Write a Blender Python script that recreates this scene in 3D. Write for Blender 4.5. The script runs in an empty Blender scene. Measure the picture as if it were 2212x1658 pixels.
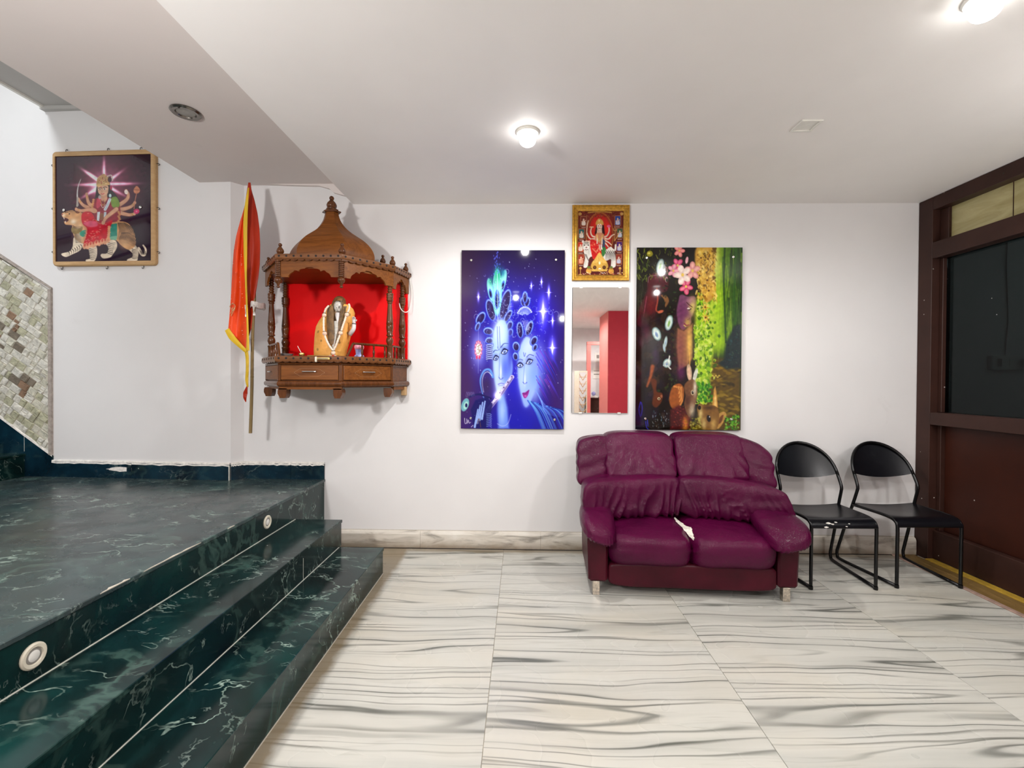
import bpy, math, random
import numpy as np
from mathutils import Matrix, Vector
from mathutils.bvhtree import BVHTree
from math import sin, cos, pi, radians, sqrt

random.seed(7)
RNG = np.random.default_rng(11)
S = bpy.context.scene
COL = S.collection

# ------------------------------------------------------------------ camera, world, exposure, lamps
CAM_H = 1.325
FOC = 994.36
ROTM = Matrix(((0.99975531, 0.02133865, 0.00582965),
               (0.00604993, -0.01027323, -0.99992893),
               (-0.02127724, 0.99971952, -0.01039981)))
cam_d = bpy.data.cameras.new('camera')
cam_d.sensor_fit = 'HORIZONTAL'
cam_d.sensor_width = 36.0
cam_d.lens = FOC / 2212.0 * 36.0
cam_d.clip_start = 0.02
cam = bpy.data.objects.new('camera', cam_d)
COL.objects.link(cam)
rx, ry, rz = ROTM[0], -ROTM[1], -ROTM[2]
cam.matrix_world = Matrix(((rx[0], ry[0], rz[0], 0), (rx[1], ry[1], rz[1], 0), (rx[2], ry[2], rz[2], CAM_H), (0, 0, 0, 1)))
S.camera = cam

W = bpy.data.worlds.new('world')
S.world = W
W.use_nodes = True
W.node_tree.nodes['Background'].inputs[0].default_value = (0.8, 0.88, 1.0, 1)
W.node_tree.nodes['Background'].inputs[1].default_value = 0.6

S.view_settings.view_transform = 'Standard'
S.view_settings.look = 'None'
S.view_settings.exposure = 0.04
S.view_settings.gamma = 1.0
S.view_settings.use_curve_mapping = False
S.cycles.max_bounces = 10
S.cycles.diffuse_bounces = 6
S.cycles.sample_clamp_indirect = 6.0
S.cycles.caustics_reflective = False
S.cycles.caustics_refractive = False

def lamp(name, loc, energy, color, size, kind='POINT', rot=None):
    d = bpy.data.lights.new(name, kind)
    d.energy = energy
    d.color = color
    if kind == 'POINT':
        d.shadow_soft_size = size
    elif kind == 'SPOT':
        d.shadow_soft_size = size
        d.spot_size = radians(179)
        d.spot_blend = 0.45
    elif kind == 'AREA':
        d.shape = 'DISK'
        d.size = size
    o = bpy.data.objects.new(name, d)
    o.location = loc
    if rot:
        o.rotation_euler = rot
    COL.objects.link(o)
    return o

LED = (1.0, 0.982, 0.968)
# the ceiling lamps of the lobby: the two in view, three behind that the glossy posters mirror, a last one added for brightness
LAMPS = [(0.024, 2.556, 88), (1.637, 1.682, 68), (-0.10, -0.04, 40), (1.95, 0.40, 30), (0.84, -2.5, 150), (2.25, -3.6, 110)]
for (lx, ly, le) in LAMPS:
    lamp('ceiling_lamp_light', (lx, ly, 2.595), le, LED, 0.030, 'SPOT')
# stairwell: cool daylight coming down the open well on the left
lamp('stairwell_light', (-4.1, 1.7, 4.4), 60, (0.90, 0.96, 1.0), 0.5, 'AREA', (0, 0, 0))
lamp('stairwell_fill_light', (-4.0, 0.2, 2.6), 42, (0.93, 0.97, 1.0), 0.20)  # unseen point light added to brighten the left wall
# unseen light added behind the tinted door glass so the switchboard shows
lamp('back_room_fill', (4.1, 2.2, 2.5), 45, (1.0, 0.97, 0.85), 0.1)

# ------------------------------------------------------------------ mesh helpers
class MB:
    """collects vertices and faces, then links them as ONE mesh object"""
    def __init__(s):
        s.v = []; s.f = []; s.m = []
    def add(s, v, f, mi=0):
        o = len(s.v)
        s.v += [tuple(p) for p in v]
        s.f += [tuple(i + o for i in q) for q in f]
        s.m += [mi] * len(f)
        return s
    def box(s, x0, x1, y0, y1, z0, z1, mi=0, b=0.0):
        if b <= 0:
            v = [(x0, y0, z0), (x1, y0, z0), (x1, y1, z0), (x0, y1, z0), (x0, y0, z1), (x1, y0, z1), (x1, y1, z1), (x0, y1, z1)]
            f = [(0, 3, 2, 1), (4, 5, 6, 7), (0, 1, 5, 4), (1, 2, 6, 5), (2, 3, 7, 6), (3, 0, 4, 7)]
            return s.add(v, f, mi)
        b = min(b, (x1 - x0) / 2.01, (y1 - y0) / 2.01, (z1 - z0) / 2.01)
        X = (x0, x1); Y = (y0, y1); Z = (z0, z1)
        v = []; idx = {}
        for i in (0, 1):
            for j in (0, 1):
                for k in (0, 1):
                    sx, sy, sz = (1 - 2 * i) * b, (1 - 2 * j) * b, (1 - 2 * k) * b
                    for a in range(3):
                        p = [X[i], Y[j], Z[k]]
                        if a != 0: p[0] += sx
                        if a != 1: p[1] += sy
                        if a != 2: p[2] += sz
                        idx[(i, j, k, a)] = len(v); v.append(tuple(p))
        f = []
        for i in (0, 1):
            q = [idx[(i, 0, 0, 0)], idx[(i, 1, 0, 0)], idx[(i, 1, 1, 0)], idx[(i, 0, 1, 0)]]; f.append(q if i else q[::-1])
            q = [idx[(0, i, 0, 1)], idx[(1, i, 0, 1)], idx[(1, i, 1, 1)], idx[(0, i, 1, 1)]]; f.append(q[::-1] if i else q)
            q = [idx[(0, 0, i, 2)], idx[(1, 0, i, 2)], idx[(1, 1, i, 2)], idx[(0, 1, i, 2)]]; f.append(q if i else q[::-1])
        for i in (0, 1):
            for j in (0, 1):
                q = [idx[(i, j, 0, 0)], idx[(i, j, 0, 1)], idx[(i, j, 1, 1)], idx[(i, j, 1, 0)]]; f.append(q if (i + j) % 2 else q[::-1])
                q = [idx[(i, 0, j, 0)], idx[(i, 1, j, 0)], idx[(i, 1, j, 2)], idx[(i, 0, j, 2)]]; f.append(q if (i + j) % 2 else q[::-1])
                q = [idx[(0, i, j, 1)], idx[(1, i, j, 1)], idx[(1, i, j, 2)], idx[(0, i, j, 2)]]; f.append(q[::-1] if (i + j) % 2 else q)
        for i in (0, 1):
            for j in (0, 1):
                for k in (0, 1):
                    q = [idx[(i, j, k, 0)], idx[(i, j, k, 1)], idx[(i, j, k, 2)]]
                    f.append(q if (i + j + k) % 2 else q[::-1])
        return s.add(v, f, mi)
    def prism(s, pts, ax, a0, a1, mi=0):
        """closed outline pts (2-D), extruded along axis ax ('x','y' or 'z') from a0 to a1"""
        n = len(pts)
        def P(p, a):
            return {'z': (p[0], p[1], a), 'y': (p[0], a, p[1]), 'x': (a, p[0], p[1])}[ax]
        v = [P(p, a0) for p in pts] + [P(p, a1) for p in pts]
        f = [tuple(range(n))[::-1], tuple(range(n, 2 * n))]
        f += [(i, (i + 1) % n, n + (i + 1) % n, n + i) for i in range(n)]
        return s.add(v, f, mi)
    def lathe(s, prof, c=(0, 0, 0), n=16, ax='z', mi=0):
        """prof: (radius, height) pairs"""
        v = []; f = []
        for (r, h) in prof:
            for k in range(n):
                a = 2 * pi * k / n
                q = (r * cos(a), r * sin(a), h)
                if ax == 'y': q = (q[0], h, q[1])
                elif ax == 'x': q = (h, q[0], q[1])
                v.append((q[0] + c[0], q[1] + c[1], q[2] + c[2]))
        for i in range(len(prof) - 1):
            for k in range(n):
                a, b = i * n + k, i * n + (k + 1) % n
                f.append((a, b, b + n, a + n))
        f.append(tuple(range(n))[::-1]); f.append(tuple(range((len(prof) - 1) * n, len(prof) * n)))
        return s.add(v, f, mi)
    def tube(s, pts, r, n=8, closed=False, mi=0):
        pts = [Vector(p) for p in pts]
        m = len(pts)
        rs = r if hasattr(r, '__len__') else [r] * m
        v = []; f = []
        t0 = (pts[1] - pts[0]).normalized()
        up = Vector((0, 0, 1)) if abs(t0.z) < 0.9 else Vector((1, 0, 0))
        nrm = (up - t0 * up.dot(t0)).normalized()
        for i in range(m):
            if closed:
                t = (pts[(i + 1) % m] - pts[i - 1])
            else:
                t = pts[min(i + 1, m - 1)] - pts[max(i - 1, 0)]
            t.normalize()
            nrm = nrm - t * nrm.dot(t)
            nrm = nrm.normalized() if nrm.length > 1e-6 else t.orthogonal().normalized()
            b = t.cross(nrm)
            for k in range(n):
                a = 2 * pi * k / n
                q = pts[i] + nrm * (cos(a) * rs[i]) + b * (sin(a) * rs[i])
                v.append(tuple(q))
        for i in range(m if closed else m - 1):
            j = (i + 1) % m
            for k in range(n):
                f.append((i * n + k, i * n + (k + 1) % n, j * n + (k + 1) % n, j * n + k))
        if not closed:
            f.append(tuple(range(n))[::-1]); f.append(tuple(range((m - 1) * n, m * n)))
        return s.add(v, f, mi)
    def sphere(s, c, r, nu=12, nv=8, mi=0):
        r = r if hasattr(r, '__len__') else (r, r, r)
        prof = [(max(sin(pi * i / nv), 0.02), -cos(pi * i / nv)) for i in range(nv + 1)]
        o = len(s.v)
        s.lathe(prof, (0, 0, 0), nu, 'z', mi)
        for i in range(o, len(s.v)):
            p = s.v[i]
            s.v[i] = (c[0] + p[0] * r[0], c[1] + p[1] * r[1], c[2] + p[2] * r[2])
        return s
    def grid(s, P, mi=0, flip=False):
        """P: rows of points"""
        h, w = len(P), len(P[0])
        v = [p for row in P for p in row]
        f = []
        for i in range(h - 1):
            for j in range(w - 1):
                q = (i * w + j, i * w + j + 1, (i + 1) * w + j + 1, (i + 1) * w + j)
                f.append(q[::-1] if flip else q)
        return s.add(v, f, mi)
    def map(s, fn, start=0):
        for i in range(start, len(s.v)):
            s.v[i] = tuple(fn(*s.v[i]))
        return s
    def mesh(s, name, mats, smooth=False, angle=None):
        me = bpy.data.meshes.new(name)
        me.from_pydata(s.v, [], s.f)
        for m in (mats if isinstance(mats, (list, tuple)) else [mats]):
            me.materials.append(m)
        if any(s.m):
            me.polygons.foreach_set('material_index', s.m)
        if smooth:
            me.polygons.foreach_set('use_smooth', [True] * len(s.f))
        me.update()
        if smooth and angle:
            me.set_sharp_from_angle(angle=radians(angle))
        return me
    def build(s, name, mats, parent=None, smooth=False, angle=35, **kw):
        return link(name, s.mesh(name, mats, smooth, angle), parent, **kw)

def link(name, me, parent=None, loc=None, rot=None, kind=None, label=None, cat=None, group=None):
    o = bpy.data.objects.new(name, me)
    COL.objects.link(o)
    if parent is not None:
        o.parent = parent
    if loc is not None: o.location = loc
    if rot is not None: o.rotation_euler = rot
    tag(o, label, cat, group, kind)
    return o

def tag(o, label=None, cat=None, group=None, kind=None):
    if label: o['label'] = label
    if cat: o['category'] = cat
    if group: o['group'] = group
    if kind: o['kind'] = kind
    return o

def thing(name, label, cat, loc=(0, 0, 0), rotz=0.0, group=None):
    o = bpy.data.objects.new(name, None)
    o.empty_display_size = 0.1
    COL.objects.link(o)
    o.location = loc
    o.rotation_euler = (0, 0, rotz)
    return tag(o, label, cat, group)

def dup(root, loc, rotz, label=None, group=None):
    r = root.copy(); COL.objects.link(r); r.location = loc; r.rotation_euler = (0, 0, rotz)
    if label: r['label'] = label
    if group: r['group'] = group
    for ch in list(root.children):
        c = ch.copy(); COL.objects.link(c); c.parent = r
        for g in list(ch.children):
            d = g.copy(); COL.objects.link(d); d.parent = c
    return r

def catmull(pts, n=6, closed=False):
    pts = [Vector(p) for p in pts]
    m = len(pts); out = []
    rng = range(m if closed else m - 1)
    for i in rng:
        if closed:
            p0, p1, p2, p3 = pts[i - 1], pts[i], pts[(i + 1) % m], pts[(i + 2) % m]
        else:
            p0, p1, p2, p3 = pts[max(i - 1, 0)], pts[i], pts[i + 1], pts[min(i + 2, m - 1)]
        for k in range(n):
            t = k / n
            out.append(0.5 * ((2 * p1) + (p2 - p0) * t + (2 * p0 - 5 * p1 + 4 * p2 - p3) * t * t + (3 * p1 - p0 - 3 * p2 + p3) * t ** 3))
    if not closed:
        out.append(pts[-1])
    return out

_LAT = {}
def lattice(N):
    if N in _LAT: return _LAT[N]
    idx = {}; v = []; f = []
    def g(i, j, k):
        if (i, j, k) not in idx:
            idx[(i, j, k)] = len(v)
            v.append((2 * i / N - 1, 2 * j / N - 1, 2 * k / N - 1))
        return idx[(i, j, k)]
    for a in range(N):
        for b in range(N):
            f.append((g(a, b, 0), g(a, b + 1, 0), g(a + 1, b + 1, 0), g(a + 1, b, 0)))
            f.append((g(a, b, N), g(a + 1, b, N), g(a + 1, b + 1, N), g(a, b + 1, N)))
            f.append((g(a, 0, b), g(a + 1, 0, b), g(a + 1, 0, b + 1), g(a, 0, b + 1)))
            f.append((g(a, N, b), g(a, N, b + 1), g(a + 1, N, b + 1), g(a + 1, N, b)))
            f.append((g(0, a, b), g(0, a, b + 1), g(0, a + 1, b + 1), g(0, a + 1, b)))
            f.append((g(N, a, b), g(N, a + 1, b), g(N, a + 1, b + 1), g(N, a, b + 1)))
    _LAT[N] = (np.array(v), f)
    return _LAT[N]

def cushion(N, n, size, warp=None, disp=None):
    """puffy rounded block: superellipsoid of exponent n; warp/disp take arrays of the unit coordinates"""
    v, f = lattice(N)
    # spread the lattice a little towards the rims so the rounded edges stay smooth
    u = np.sign(v) * np.abs(v) ** 0.8
    s = (np.abs(u) ** n).sum(1) ** (-1.0 / n)
    p = u * s[:, None]
    q = p * np.array(size)
    if disp is not None:
        g = np.sign(p) * np.abs(p) ** (n - 1) / np.array(size)
        g /= np.linalg.norm(g, axis=1)[:, None] + 1e-9
        q = q + g * disp(p[:, 0], p[:, 1], p[:, 2])[:, None]
    if warp is not None:
        q = np.stack(warp(p[:, 0], p[:, 1], p[:, 2], q[:, 0], q[:, 1], q[:, 2]), 1)
    m = MB(); m.add([tuple(map(float, a)) for a in q], f)
    return m

# turns a pixel of the photograph into the point of the scene at depth y (or height z, or side x)
def at(u, v, x=None, y=None, z=None):
    d = ROTM.transposed() @ Vector(((u - 1106) / FOC, (v - 829) / FOC, 1))
    t = y / d[1] if y is not None else ((z - CAM_H) / d[2] if z is not None else x / d[0])
    return Vector((d[0] * t, d[1] * t, d[2] * t + CAM_H))

# ------------------------------------------------------------------ materials
def srgb(r, g, b):
    def c(a):
        a /= 255.0
        return a / 12.92 if a <= 0.04045 else ((a + 0.055) / 1.055) ** 2.4
    return (c(r), c(g), c(b), 1)

class NT:
    def __init__(s, name):
        s.mat = bpy.data.materials.new(name)
        s.mat.use_nodes = True
        s.t = s.mat.node_tree
        s.b = s.t.nodes['Principled BSDF']
        s.out = s.t.nodes['Material Output']
    def n(s, kind, **kw):
        nd = s.t.nodes.new('ShaderNode' + kind)
        for k, v in kw.items():
            if k in nd.inputs.keys(): s.set(nd, k, v)
            else: setattr(nd, k, v)
        return nd
    def set(s, nd, k, v):
        if hasattr(v, 'is_linked') or hasattr(v, 'links'):
            s.t.links.new(v, nd.inputs[k])
        else:
            nd.inputs[k].default_value = v
    def L(s, a, b): s.t.links.new(a, b)
    def coord(s, scale=(1, 1, 1), loc=(0, 0, 0), rot=(0, 0, 0), src='Object'):
        c = s.n('TexCoord'); m = s.n('Mapping')
        s.L(c.outputs[src], m.inputs['Vector'])
        m.inputs['Scale'].default_value = scale; m.inputs['Location'].default_value = loc; m.inputs['Rotation'].default_value = rot
        return m.outputs[0]
    def noise(s, vec, scale=5.0, detail=4.0, rough=0.55, dist=0.0):
        nd = s.n('TexNoise'); s.L(vec, nd.inputs['Vector'])
        nd.inputs['Scale'].default_value = scale; nd.inputs['Detail'].default_value = detail
        nd.inputs['Roughness'].default_value = rough; nd.inputs['Distortion'].default_value = dist
        return nd.outputs['Fac']
    def ramp(s, fac, stops, interp='LINEAR'):
        nd = s.n('ValToRGB'); nd.color_ramp.interpolation = interp
        s.L(fac, nd.inputs[0])
        e = nd.color_ramp.elements
        while len(e) < len(stops): e.new(0.5)
        for el, (p, c) in zip(e, stops):
            el.position = p; el.color = c if hasattr(c, '__len__') else (c, c, c, 1)
        return nd.outputs[0]
    def mix(s, fac, a, b, mode='MIX'):
        nd = s.n('MixRGB', blend_type=mode)
        for k, v in ((0, fac), (1, a), (2, b)):
            if hasattr(v, 'links'): s.L(v, nd.inputs[k])
            else: nd.inputs[k].default_value = v
        return nd.outputs[0]
    def math(s, op, a, b=0.0):
        nd = s.n('Math', operation=op)
        for k, v in ((0, a), (1, b)):
            if hasattr(v, 'links'): s.L(v, nd.inputs[k])
            else: nd.inputs[k].default_value = v
        return nd.outputs[0]
    def bump(s, h, strength=0.2, dist=0.01):
        nd = s.n('Bump'); s.L(h, nd.inputs['Height'])
        nd.inputs['Strength'].default_value = strength; nd.inputs['Distance'].default_value = dist
        s.L(nd.outputs[0], s.b.inputs['Normal'])
    def base(s, v):
        if hasattr(v, 'links'): s.L(v, s.b.inputs['Base Color'])
        else: s.b.inputs['Base Color'].default_value = v
    def rough(s, v):
        if hasattr(v, 'links'): s.L(v, s.b.inputs['Roughness'])
        else: s.b.inputs['Roughness'].default_value = v

def plain(name, col, rough=0.5, metal=0.0, var=0.12, scale=30.0, coat=0.0, bump=0.0, emit=None, spec=0.5):
    """a single-colour material with fine procedural variation"""
    t = NT(name)
    f = t.noise(t.coord(), scale, 3)
    d = tuple(c * (1 - var) for c in col[:3]) + (1,)
    l = tuple(min(1, c * (1 + var)) for c in col[:3]) + (1,)
    t.base(t.ramp(f, [(0.3, d), (0.7, l)]))
    t.rough(rough)
    t.b.inputs['Metallic'].default_value = metal
    t.b.inputs['Specular IOR Level'].default_value = spec
    if coat: t.b.inputs['Coat Weight'].default_value = coat; t.b.inputs['Coat Roughness'].default_value = 0.04
    if bump: t.bump(f, bump, 0.004)
    if emit:
        t.b.inputs['Emission Color'].default_value = emit[0]; t.b.inputs['Emission Strength'].default_value = emit[1]
    return t.mat

def paint_mat(name, col, spots=0.5):
    t = NT(name)
    c = t.coord()
    big = t.noise(c, 1.1, 4, 0.6)
    fine = t.noise(c, 60, 3)
    col2 = tuple(x * 0.95 for x in col[:3]) + (1,)
    a = t.mix(t.ramp(big, [(0.38, 0.0), (0.7, 1.0)]), col, col2)
    # faint smudges
    sm = t.noise(c, 3.3, 6, 0.7, 0.6)
    a = t.mix(t.math('MULTIPLY', t.ramp(sm, [(0.66, 0.0), (0.78, 1.0)]), 0.16 * spots), a, (0.33, 0.28, 0.24, 1))
    t.base(a); t.rough(0.62)
    t.bump(fine, 0.06, 0.003)
    return t.mat

M = {}
M['wall'] = paint_mat('white wall paint', (0.695, 0.683, 0.678, 1), 0.7)
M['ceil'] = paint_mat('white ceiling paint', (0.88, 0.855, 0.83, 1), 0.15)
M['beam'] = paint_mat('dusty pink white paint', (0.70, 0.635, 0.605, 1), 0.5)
M['slab'] = paint_mat('ceiling paint with painted shade', (0.46, 0.45, 0.43, 1), 0.3)  # the grey puts the shade of the slab's underside into the colour
M['plaster'] = plain('rough white plaster', (0.74, 0.71, 0.66, 1), 0.8, var=0.2, scale=40, bump=0.5)
M['grout'] = plain('pale grout', (0.46, 0.42, 0.35, 1), 0.8)
M['joint'] = plain('white tile joint', (0.62, 0.62, 0.55, 1), 0.7)

def white_marble(seed):
    t = NT('white marble with grey veins')
    c0 = t.coord(loc=(seed * 0.37, seed * 0.021, 0))
    # warp the bed of the stone gently, then cut thin veins from a strongly stretched noise
    wn = t.n('TexNoise'); t.L(c0, wn.inputs['Vector']); wn.inputs['Scale'].default_value = 1.3; wn.inputs['Detail'].default_value = 2
    vm = t.n('VectorMath', operation='SCALE'); t.L(wn.outputs['Color'], vm.inputs[0]); vm.inputs['Scale'].default_value = 0.11
    va = t.n('VectorMath', operation='ADD'); t.L(c0, va.inputs[0]); t.L(vm.outputs[0], va.inputs[1])
    def st(sx, sy, off):
        m = t.n('Mapping'); t.L(va.outputs[0], m.inputs['Vector'])
        m.inputs['Scale'].default_value = (sx, sy, 1); m.inputs['Location'].default_value = (off, off * 1.7, 0)
        return m.outputs[0]
    b1 = t.noise(st(0.30, 4.6, 0.0), 1.0, 5, 0.55)
    b2 = t.noise(st(0.34, 6.8, 3.1), 1.0, 1.5, 0.3)
    b3 = t.noise(st(2.6, 60.0, 7.7), 1.0, 4, 0.6)
    b4 = t.noise(st(0.28, 4.0, 12.3), 1.0, 2, 0.35)
    tone = t.ramp(b1, [(0.30, (0.37, 0.37, 0.335, 1)), (0.48, (0.52, 0.51, 0.46, 1)), (0.60, (0.50, 0.495, 0.45, 1)), (0.74, (0.38, 0.385, 0.355, 1))])
    warm = t.noise(st(0.8, 1.6, 5.0), 1.3, 3)
    tone = t.mix(t.math('MULTIPLY', t.ramp(warm, [(0.48, 0.0), (0.75, 1.0)]), 0.5), tone, (0.52, 0.46, 0.35, 1))
    def vein(n, c, w0, w1):
        return t.ramp(n, [(c - w1, 0.0), (c - w0, 1.0), (c + w0, 1.0), (c + w1 * 1.8, 0.0)])
    patchy = t.ramp(t.noise(st(1.2, 4.0, 9.0), 1.0, 3), [(0.34, 0.30), (0.56, 1.0)])
    patchy2 = t.ramp(t.noise(st(1.0, 5.0, 19.0), 1.0, 3), [(0.38, 0.15), (0.56, 1.0)])
    a = t.mix(t.math('MULTIPLY', t.math('MULTIPLY', vein(b2, 0.5, 0.004, 0.050), patchy), 0.30), tone, (0.24, 0.245, 0.225, 1))
    a = t.mix(t.math('MULTIPLY', t.math('MULTIPLY', vein(b2, 0.5, 0.003, 0.010), patchy), 0.90), a, (0.075, 0.08, 0.068, 1))
    a = t.mix(t.math('MULTIPLY', t.math('MULTIPLY', vein(b2, 0.60, 0.002, 0.009), patchy2), 0.75), a, (0.11, 0.115, 0.10, 1))
    a = t.mix(t.math('MULTIPLY', t.math('MULTIPLY', vein(b2, 0.405, 0.002, 0.009), patchy2), 0.75), a, (0.11, 0.115, 0.10, 1))
    a = t.mix(t.math('MULTIPLY', t.math('MULTIPLY', vein(b4, 0.47, 0.002, 0.009), patchy2), 0.70), a, (0.12, 0.12, 0.10, 1))
    a = t.mix(t.math('MULTIPLY', vein(b1, 0.56, 0.001, 0.009), 0.12), a, (0.18, 0.17, 0.14, 1))
    dash = t.ramp(b3, [(0.58, 0.0), (0.74, 1.0)])
    a = t.mix(t.math('MULTIPLY', dash, 0.36), a, (0.25, 0.24, 0.20, 1))
    # brown grime worked in along the foot of the steps and of the back wall
    ob = t.n('TexCoord'); sp = t.n('SeparateXYZ'); t.L(ob.outputs['Object'], sp.inputs[0])
    gn = t.noise(t.coord(), 7, 5, 0.65)
    dx = t.math('ADD', t.math('ADD', sp.outputs['X'], 0.93), t.math('MULTIPLY', gn, -0.075))
    dy = t.math('ADD', t.math('SUBTRACT', 3.565, sp.outputs['Y']), t.math('MULTIPLY', gn, -0.08))
    gr = t.math('MAXIMUM', t.ramp(dx, [(0.0, 0.8), (0.035, 0.0)]), t.ramp(dy, [(0.0, 0.6), (0.04, 0.0)]))
    a = t.mix(gr, a, (0.20, 0.145, 0.075, 1))
    t.base(a)
    t.rough(t.ramp(t.noise(c0, 2.5, 2), [(0.3, 0.25), (0.7, 0.31)]))
    t.b.inputs['Specular IOR Level'].default_value = 0.4
    return t.mat

def green_marble(name, dark, vein_amt=1.0, rough=0.17, grey_sheen=0.0):
    t = NT(name)
    c0 = t.coord()
    wn = t.n('TexNoise'); t.L(c0, wn.inputs['Vector']); wn.inputs['Scale'].default_value = 1.6; wn.inputs['Detail'].default_value = 4
    vm = t.n('VectorMath', operation='SCALE'); t.L(wn.outputs['Color'], vm.inputs[0]); vm.inputs['Scale'].default_value = 0.5
    va = t.n('VectorMath', operation='ADD'); t.L(c0, va.inputs[0]); t.L(vm.outputs[0], va.inputs[1])
    v = va.outputs[0]
    cloud = t.noise(v, 2.6, 7, 0.65)
    a = t.ramp(cloud, [(0.32, tuple(x * 0.30 for x in dark) + (1,)), (0.52, tuple(dark) + (1,)), (0.72, (dark[0] * 1.8, dark[1] * 2.1, dark[2] * 1.9, 1))])
    def veins(scale, rot, lo, hi, w, amt, col, g0, g1, gs, off):
        m = t.n('Mapping'); t.L(v, m.inputs['Vector']); m.inputs['Scale'].default_value = (1.0, 2.1, 1.5); m.inputs['Rotation'].default_value = (0.2, 0.3, rot); m.inputs['Location'].default_value = (off, off * 1.3, off * .7)
        n1 = t.noise(m.outputs[0], scale, 5, 0.55)
        line = t.ramp(n1, [(0.5 - w, 0.0), (0.5 - w * 0.12, 1.0), (0.5 + w * 0.12, 1.0), (0.5 + w, 0.0)])
        gate = t.ramp(t.noise(c0, gs, 4, 0.6), [(g0, 0.0), (g1, 1.0)])
        return t.math('MULTIPLY', t.math('MULTIPLY', line, gate), amt * vein_amt), col
    for q in ((1.5, 0.5, 0, 0, 0.030, 0.40, (0.10, 0.19, 0.155, 1), 0.42, 0.66, 1.9, 0.0), (2.4, -0.7, 0, 0, 0.011, 0.85, (0.30, 0.40, 0.34, 1), 0.50, 0.62, 2.6, 3.7), (4.5, 0.2, 0, 0, 0.012, 0.6, (0.34, 0.42, 0.37, 1), 0.54, 0.66, 3.3, 8.1)):
        f, col = veins(*q)
        a = t.mix(f, a, col)
    # dried paint specks
    sp = t.n('TexVoronoi', feature='F1'); t.L(c0, sp.inputs['Vector']); sp.inputs['Scale'].default_value = 9.0
    spk = t.ramp(sp.outputs['Distance'], [(0.025, 1.0), (0.04, 0.0)])
    a = t.mix(t.math('MULTIPLY', spk, t.ramp(t.noise(c0, 4, 1), [(0.52, 0.0), (0.57, 0.9)])), a, (0.55, 0.56, 0.50, 1))
    if grey_sheen:  # grey cast mixed into the colour like a reflection
        a = t.mix(t.math('MULTIPLY', t.ramp(t.noise(v, 1.6, 4), [(0.30, 0.35), (0.75, 1.0)]), grey_sheen), a, (0.13, 0.15, 0.15, 1))
    t.base(a)
    t.rough(t.ramp(t.noise(c0, 6, 5, 0.65), [(0.3, rough * 0.7), (0.7, rough * 1.6)]))
    t.b.inputs['Specular IOR Level'].default_value = 0.26
    return t.mat

M['green'] = green_marble('dark green marble', (0.002, 0.016, 0.0155), 1.0, 0.13, 0.02)
M['green_top'] = green_marble('worn green marble with painted sheen', (0.006, 0.022, 0.024), 1.2, 0.22, 0.30)  # greyed top imitates the ceiling mirrored in the stone
M['green_skirt'] = green_marble('blue green marble', (0.003, 0.017, 0.030), 0.35, 0.2)

def wood(name, c1, c2, rough=0.32, coat=0.3, axis=0, scale=1.0):
    t = NT(name)
    sc = [9.0, 9.0, 9.0]; sc[axis] = 1.0
    c = t.coord(scale=tuple(x * scale for x in sc))
    g = t.noise(c, 5, 6, 0.6, 0.8)
    g2 = t.noise(c, 24, 3)
    a = t.ramp(g, [(0.25, c1), (0.75, c2)])
    a = t.mix(t.math('MULTIPLY', t.ramp(g2, [(0.5, 0.0), (0.75, 1.0)]), 0.25), a, tuple(x * 0.5 for x in c1[:3]) + (1,))
    t.base(a); t.rough(rough)
    t.b.inputs['Coat Weight'].default_value = coat; t.b.inputs['Coat Roughness'].default_value = 0.12; t.b.inputs['Specular IOR Level'].default_value = 0.2
    return t.mat

M['wood'] = wood('polished brown wood', (0.060, 0.018, 0.004, 1), (0.155, 0.050, 0.011, 1), 0.34, 0.15)
M['wood_v'] = wood('turned brown wood', (0.055, 0.017, 0.005, 1), (0.135, 0.045, 0.012, 1), 0.25, 0.3, 2)
M['wood_d'] = wood('brown veneer', (0.10, 0.029, 0.004, 1), (0.22, 0.072, 0.012, 1), 0.42, 0.05)
M['wood_rim'] = wood('brown rim wood with painted light', (0.10, 0.036, 0.012, 1), (0.21, 0.085, 0.032, 1), 0.3, 0.25)  # paler brown puts the light on the rim into its colour
M['inlay'] = plain('pale inlay', (0.26, 0.14, 0.06, 1), 0.5)
M['frame_tan'] = wood('tan picture frame', (0.42, 0.25, 0.11, 1), (0.55, 0.36, 0.18, 1), 0.45, 0.1)
M['stick'] = wood('bamboo stick', (0.16, 0.11, 0.045, 1), (0.28, 0.20, 0.09, 1), 0.6, 0, 2)

M['hole'] = plain('dark hole', (0.008, 0.004, 0.003, 1), 0.8)
M['red'] = plain('red lacquered board', (0.74, 0.0015, 0.0025, 1), 0.5, var=0.04, scale=4, spec=0.1)
M['steel'] = plain('polished steel', (0.72, 0.70, 0.66, 1), 0.22, 1.0, 0.05)
M['rusty'] = plain('spotted chrome', (0.62, 0.55, 0.46, 1), 0.32, 0.9, 0.35, 60)
M['chrome_d'] = plain('dark chrome', (0.20, 0.18, 0.16, 1), 0.22, 1.0, 0.1)
M['brass'] = plain('brass', (0.62, 0.44, 0.16, 1), 0.3, 1.0, 0.1)
M['goldframe'] = plain('gilt moulding', (0.62, 0.34, 0.05, 1), 0.28, 0.75, 0.3, 55)
M['black'] = plain('black metal frame', (0.0025, 0.0025, 0.003, 1), 0.25, 0.0, 0.2, spec=0.35)
M['white_pl'] = plain('white plastic', (0.72, 0.71, 0.66, 1), 0.4, var=0.04)
M['cream_pl'] = plain('cream plastic ring', (0.66, 0.62, 0.50, 1), 0.4, var=0.05)
M['grey_lens'] = plain('grey lamp lens', (0.24, 0.225, 0.20, 1), 0.3)
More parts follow.
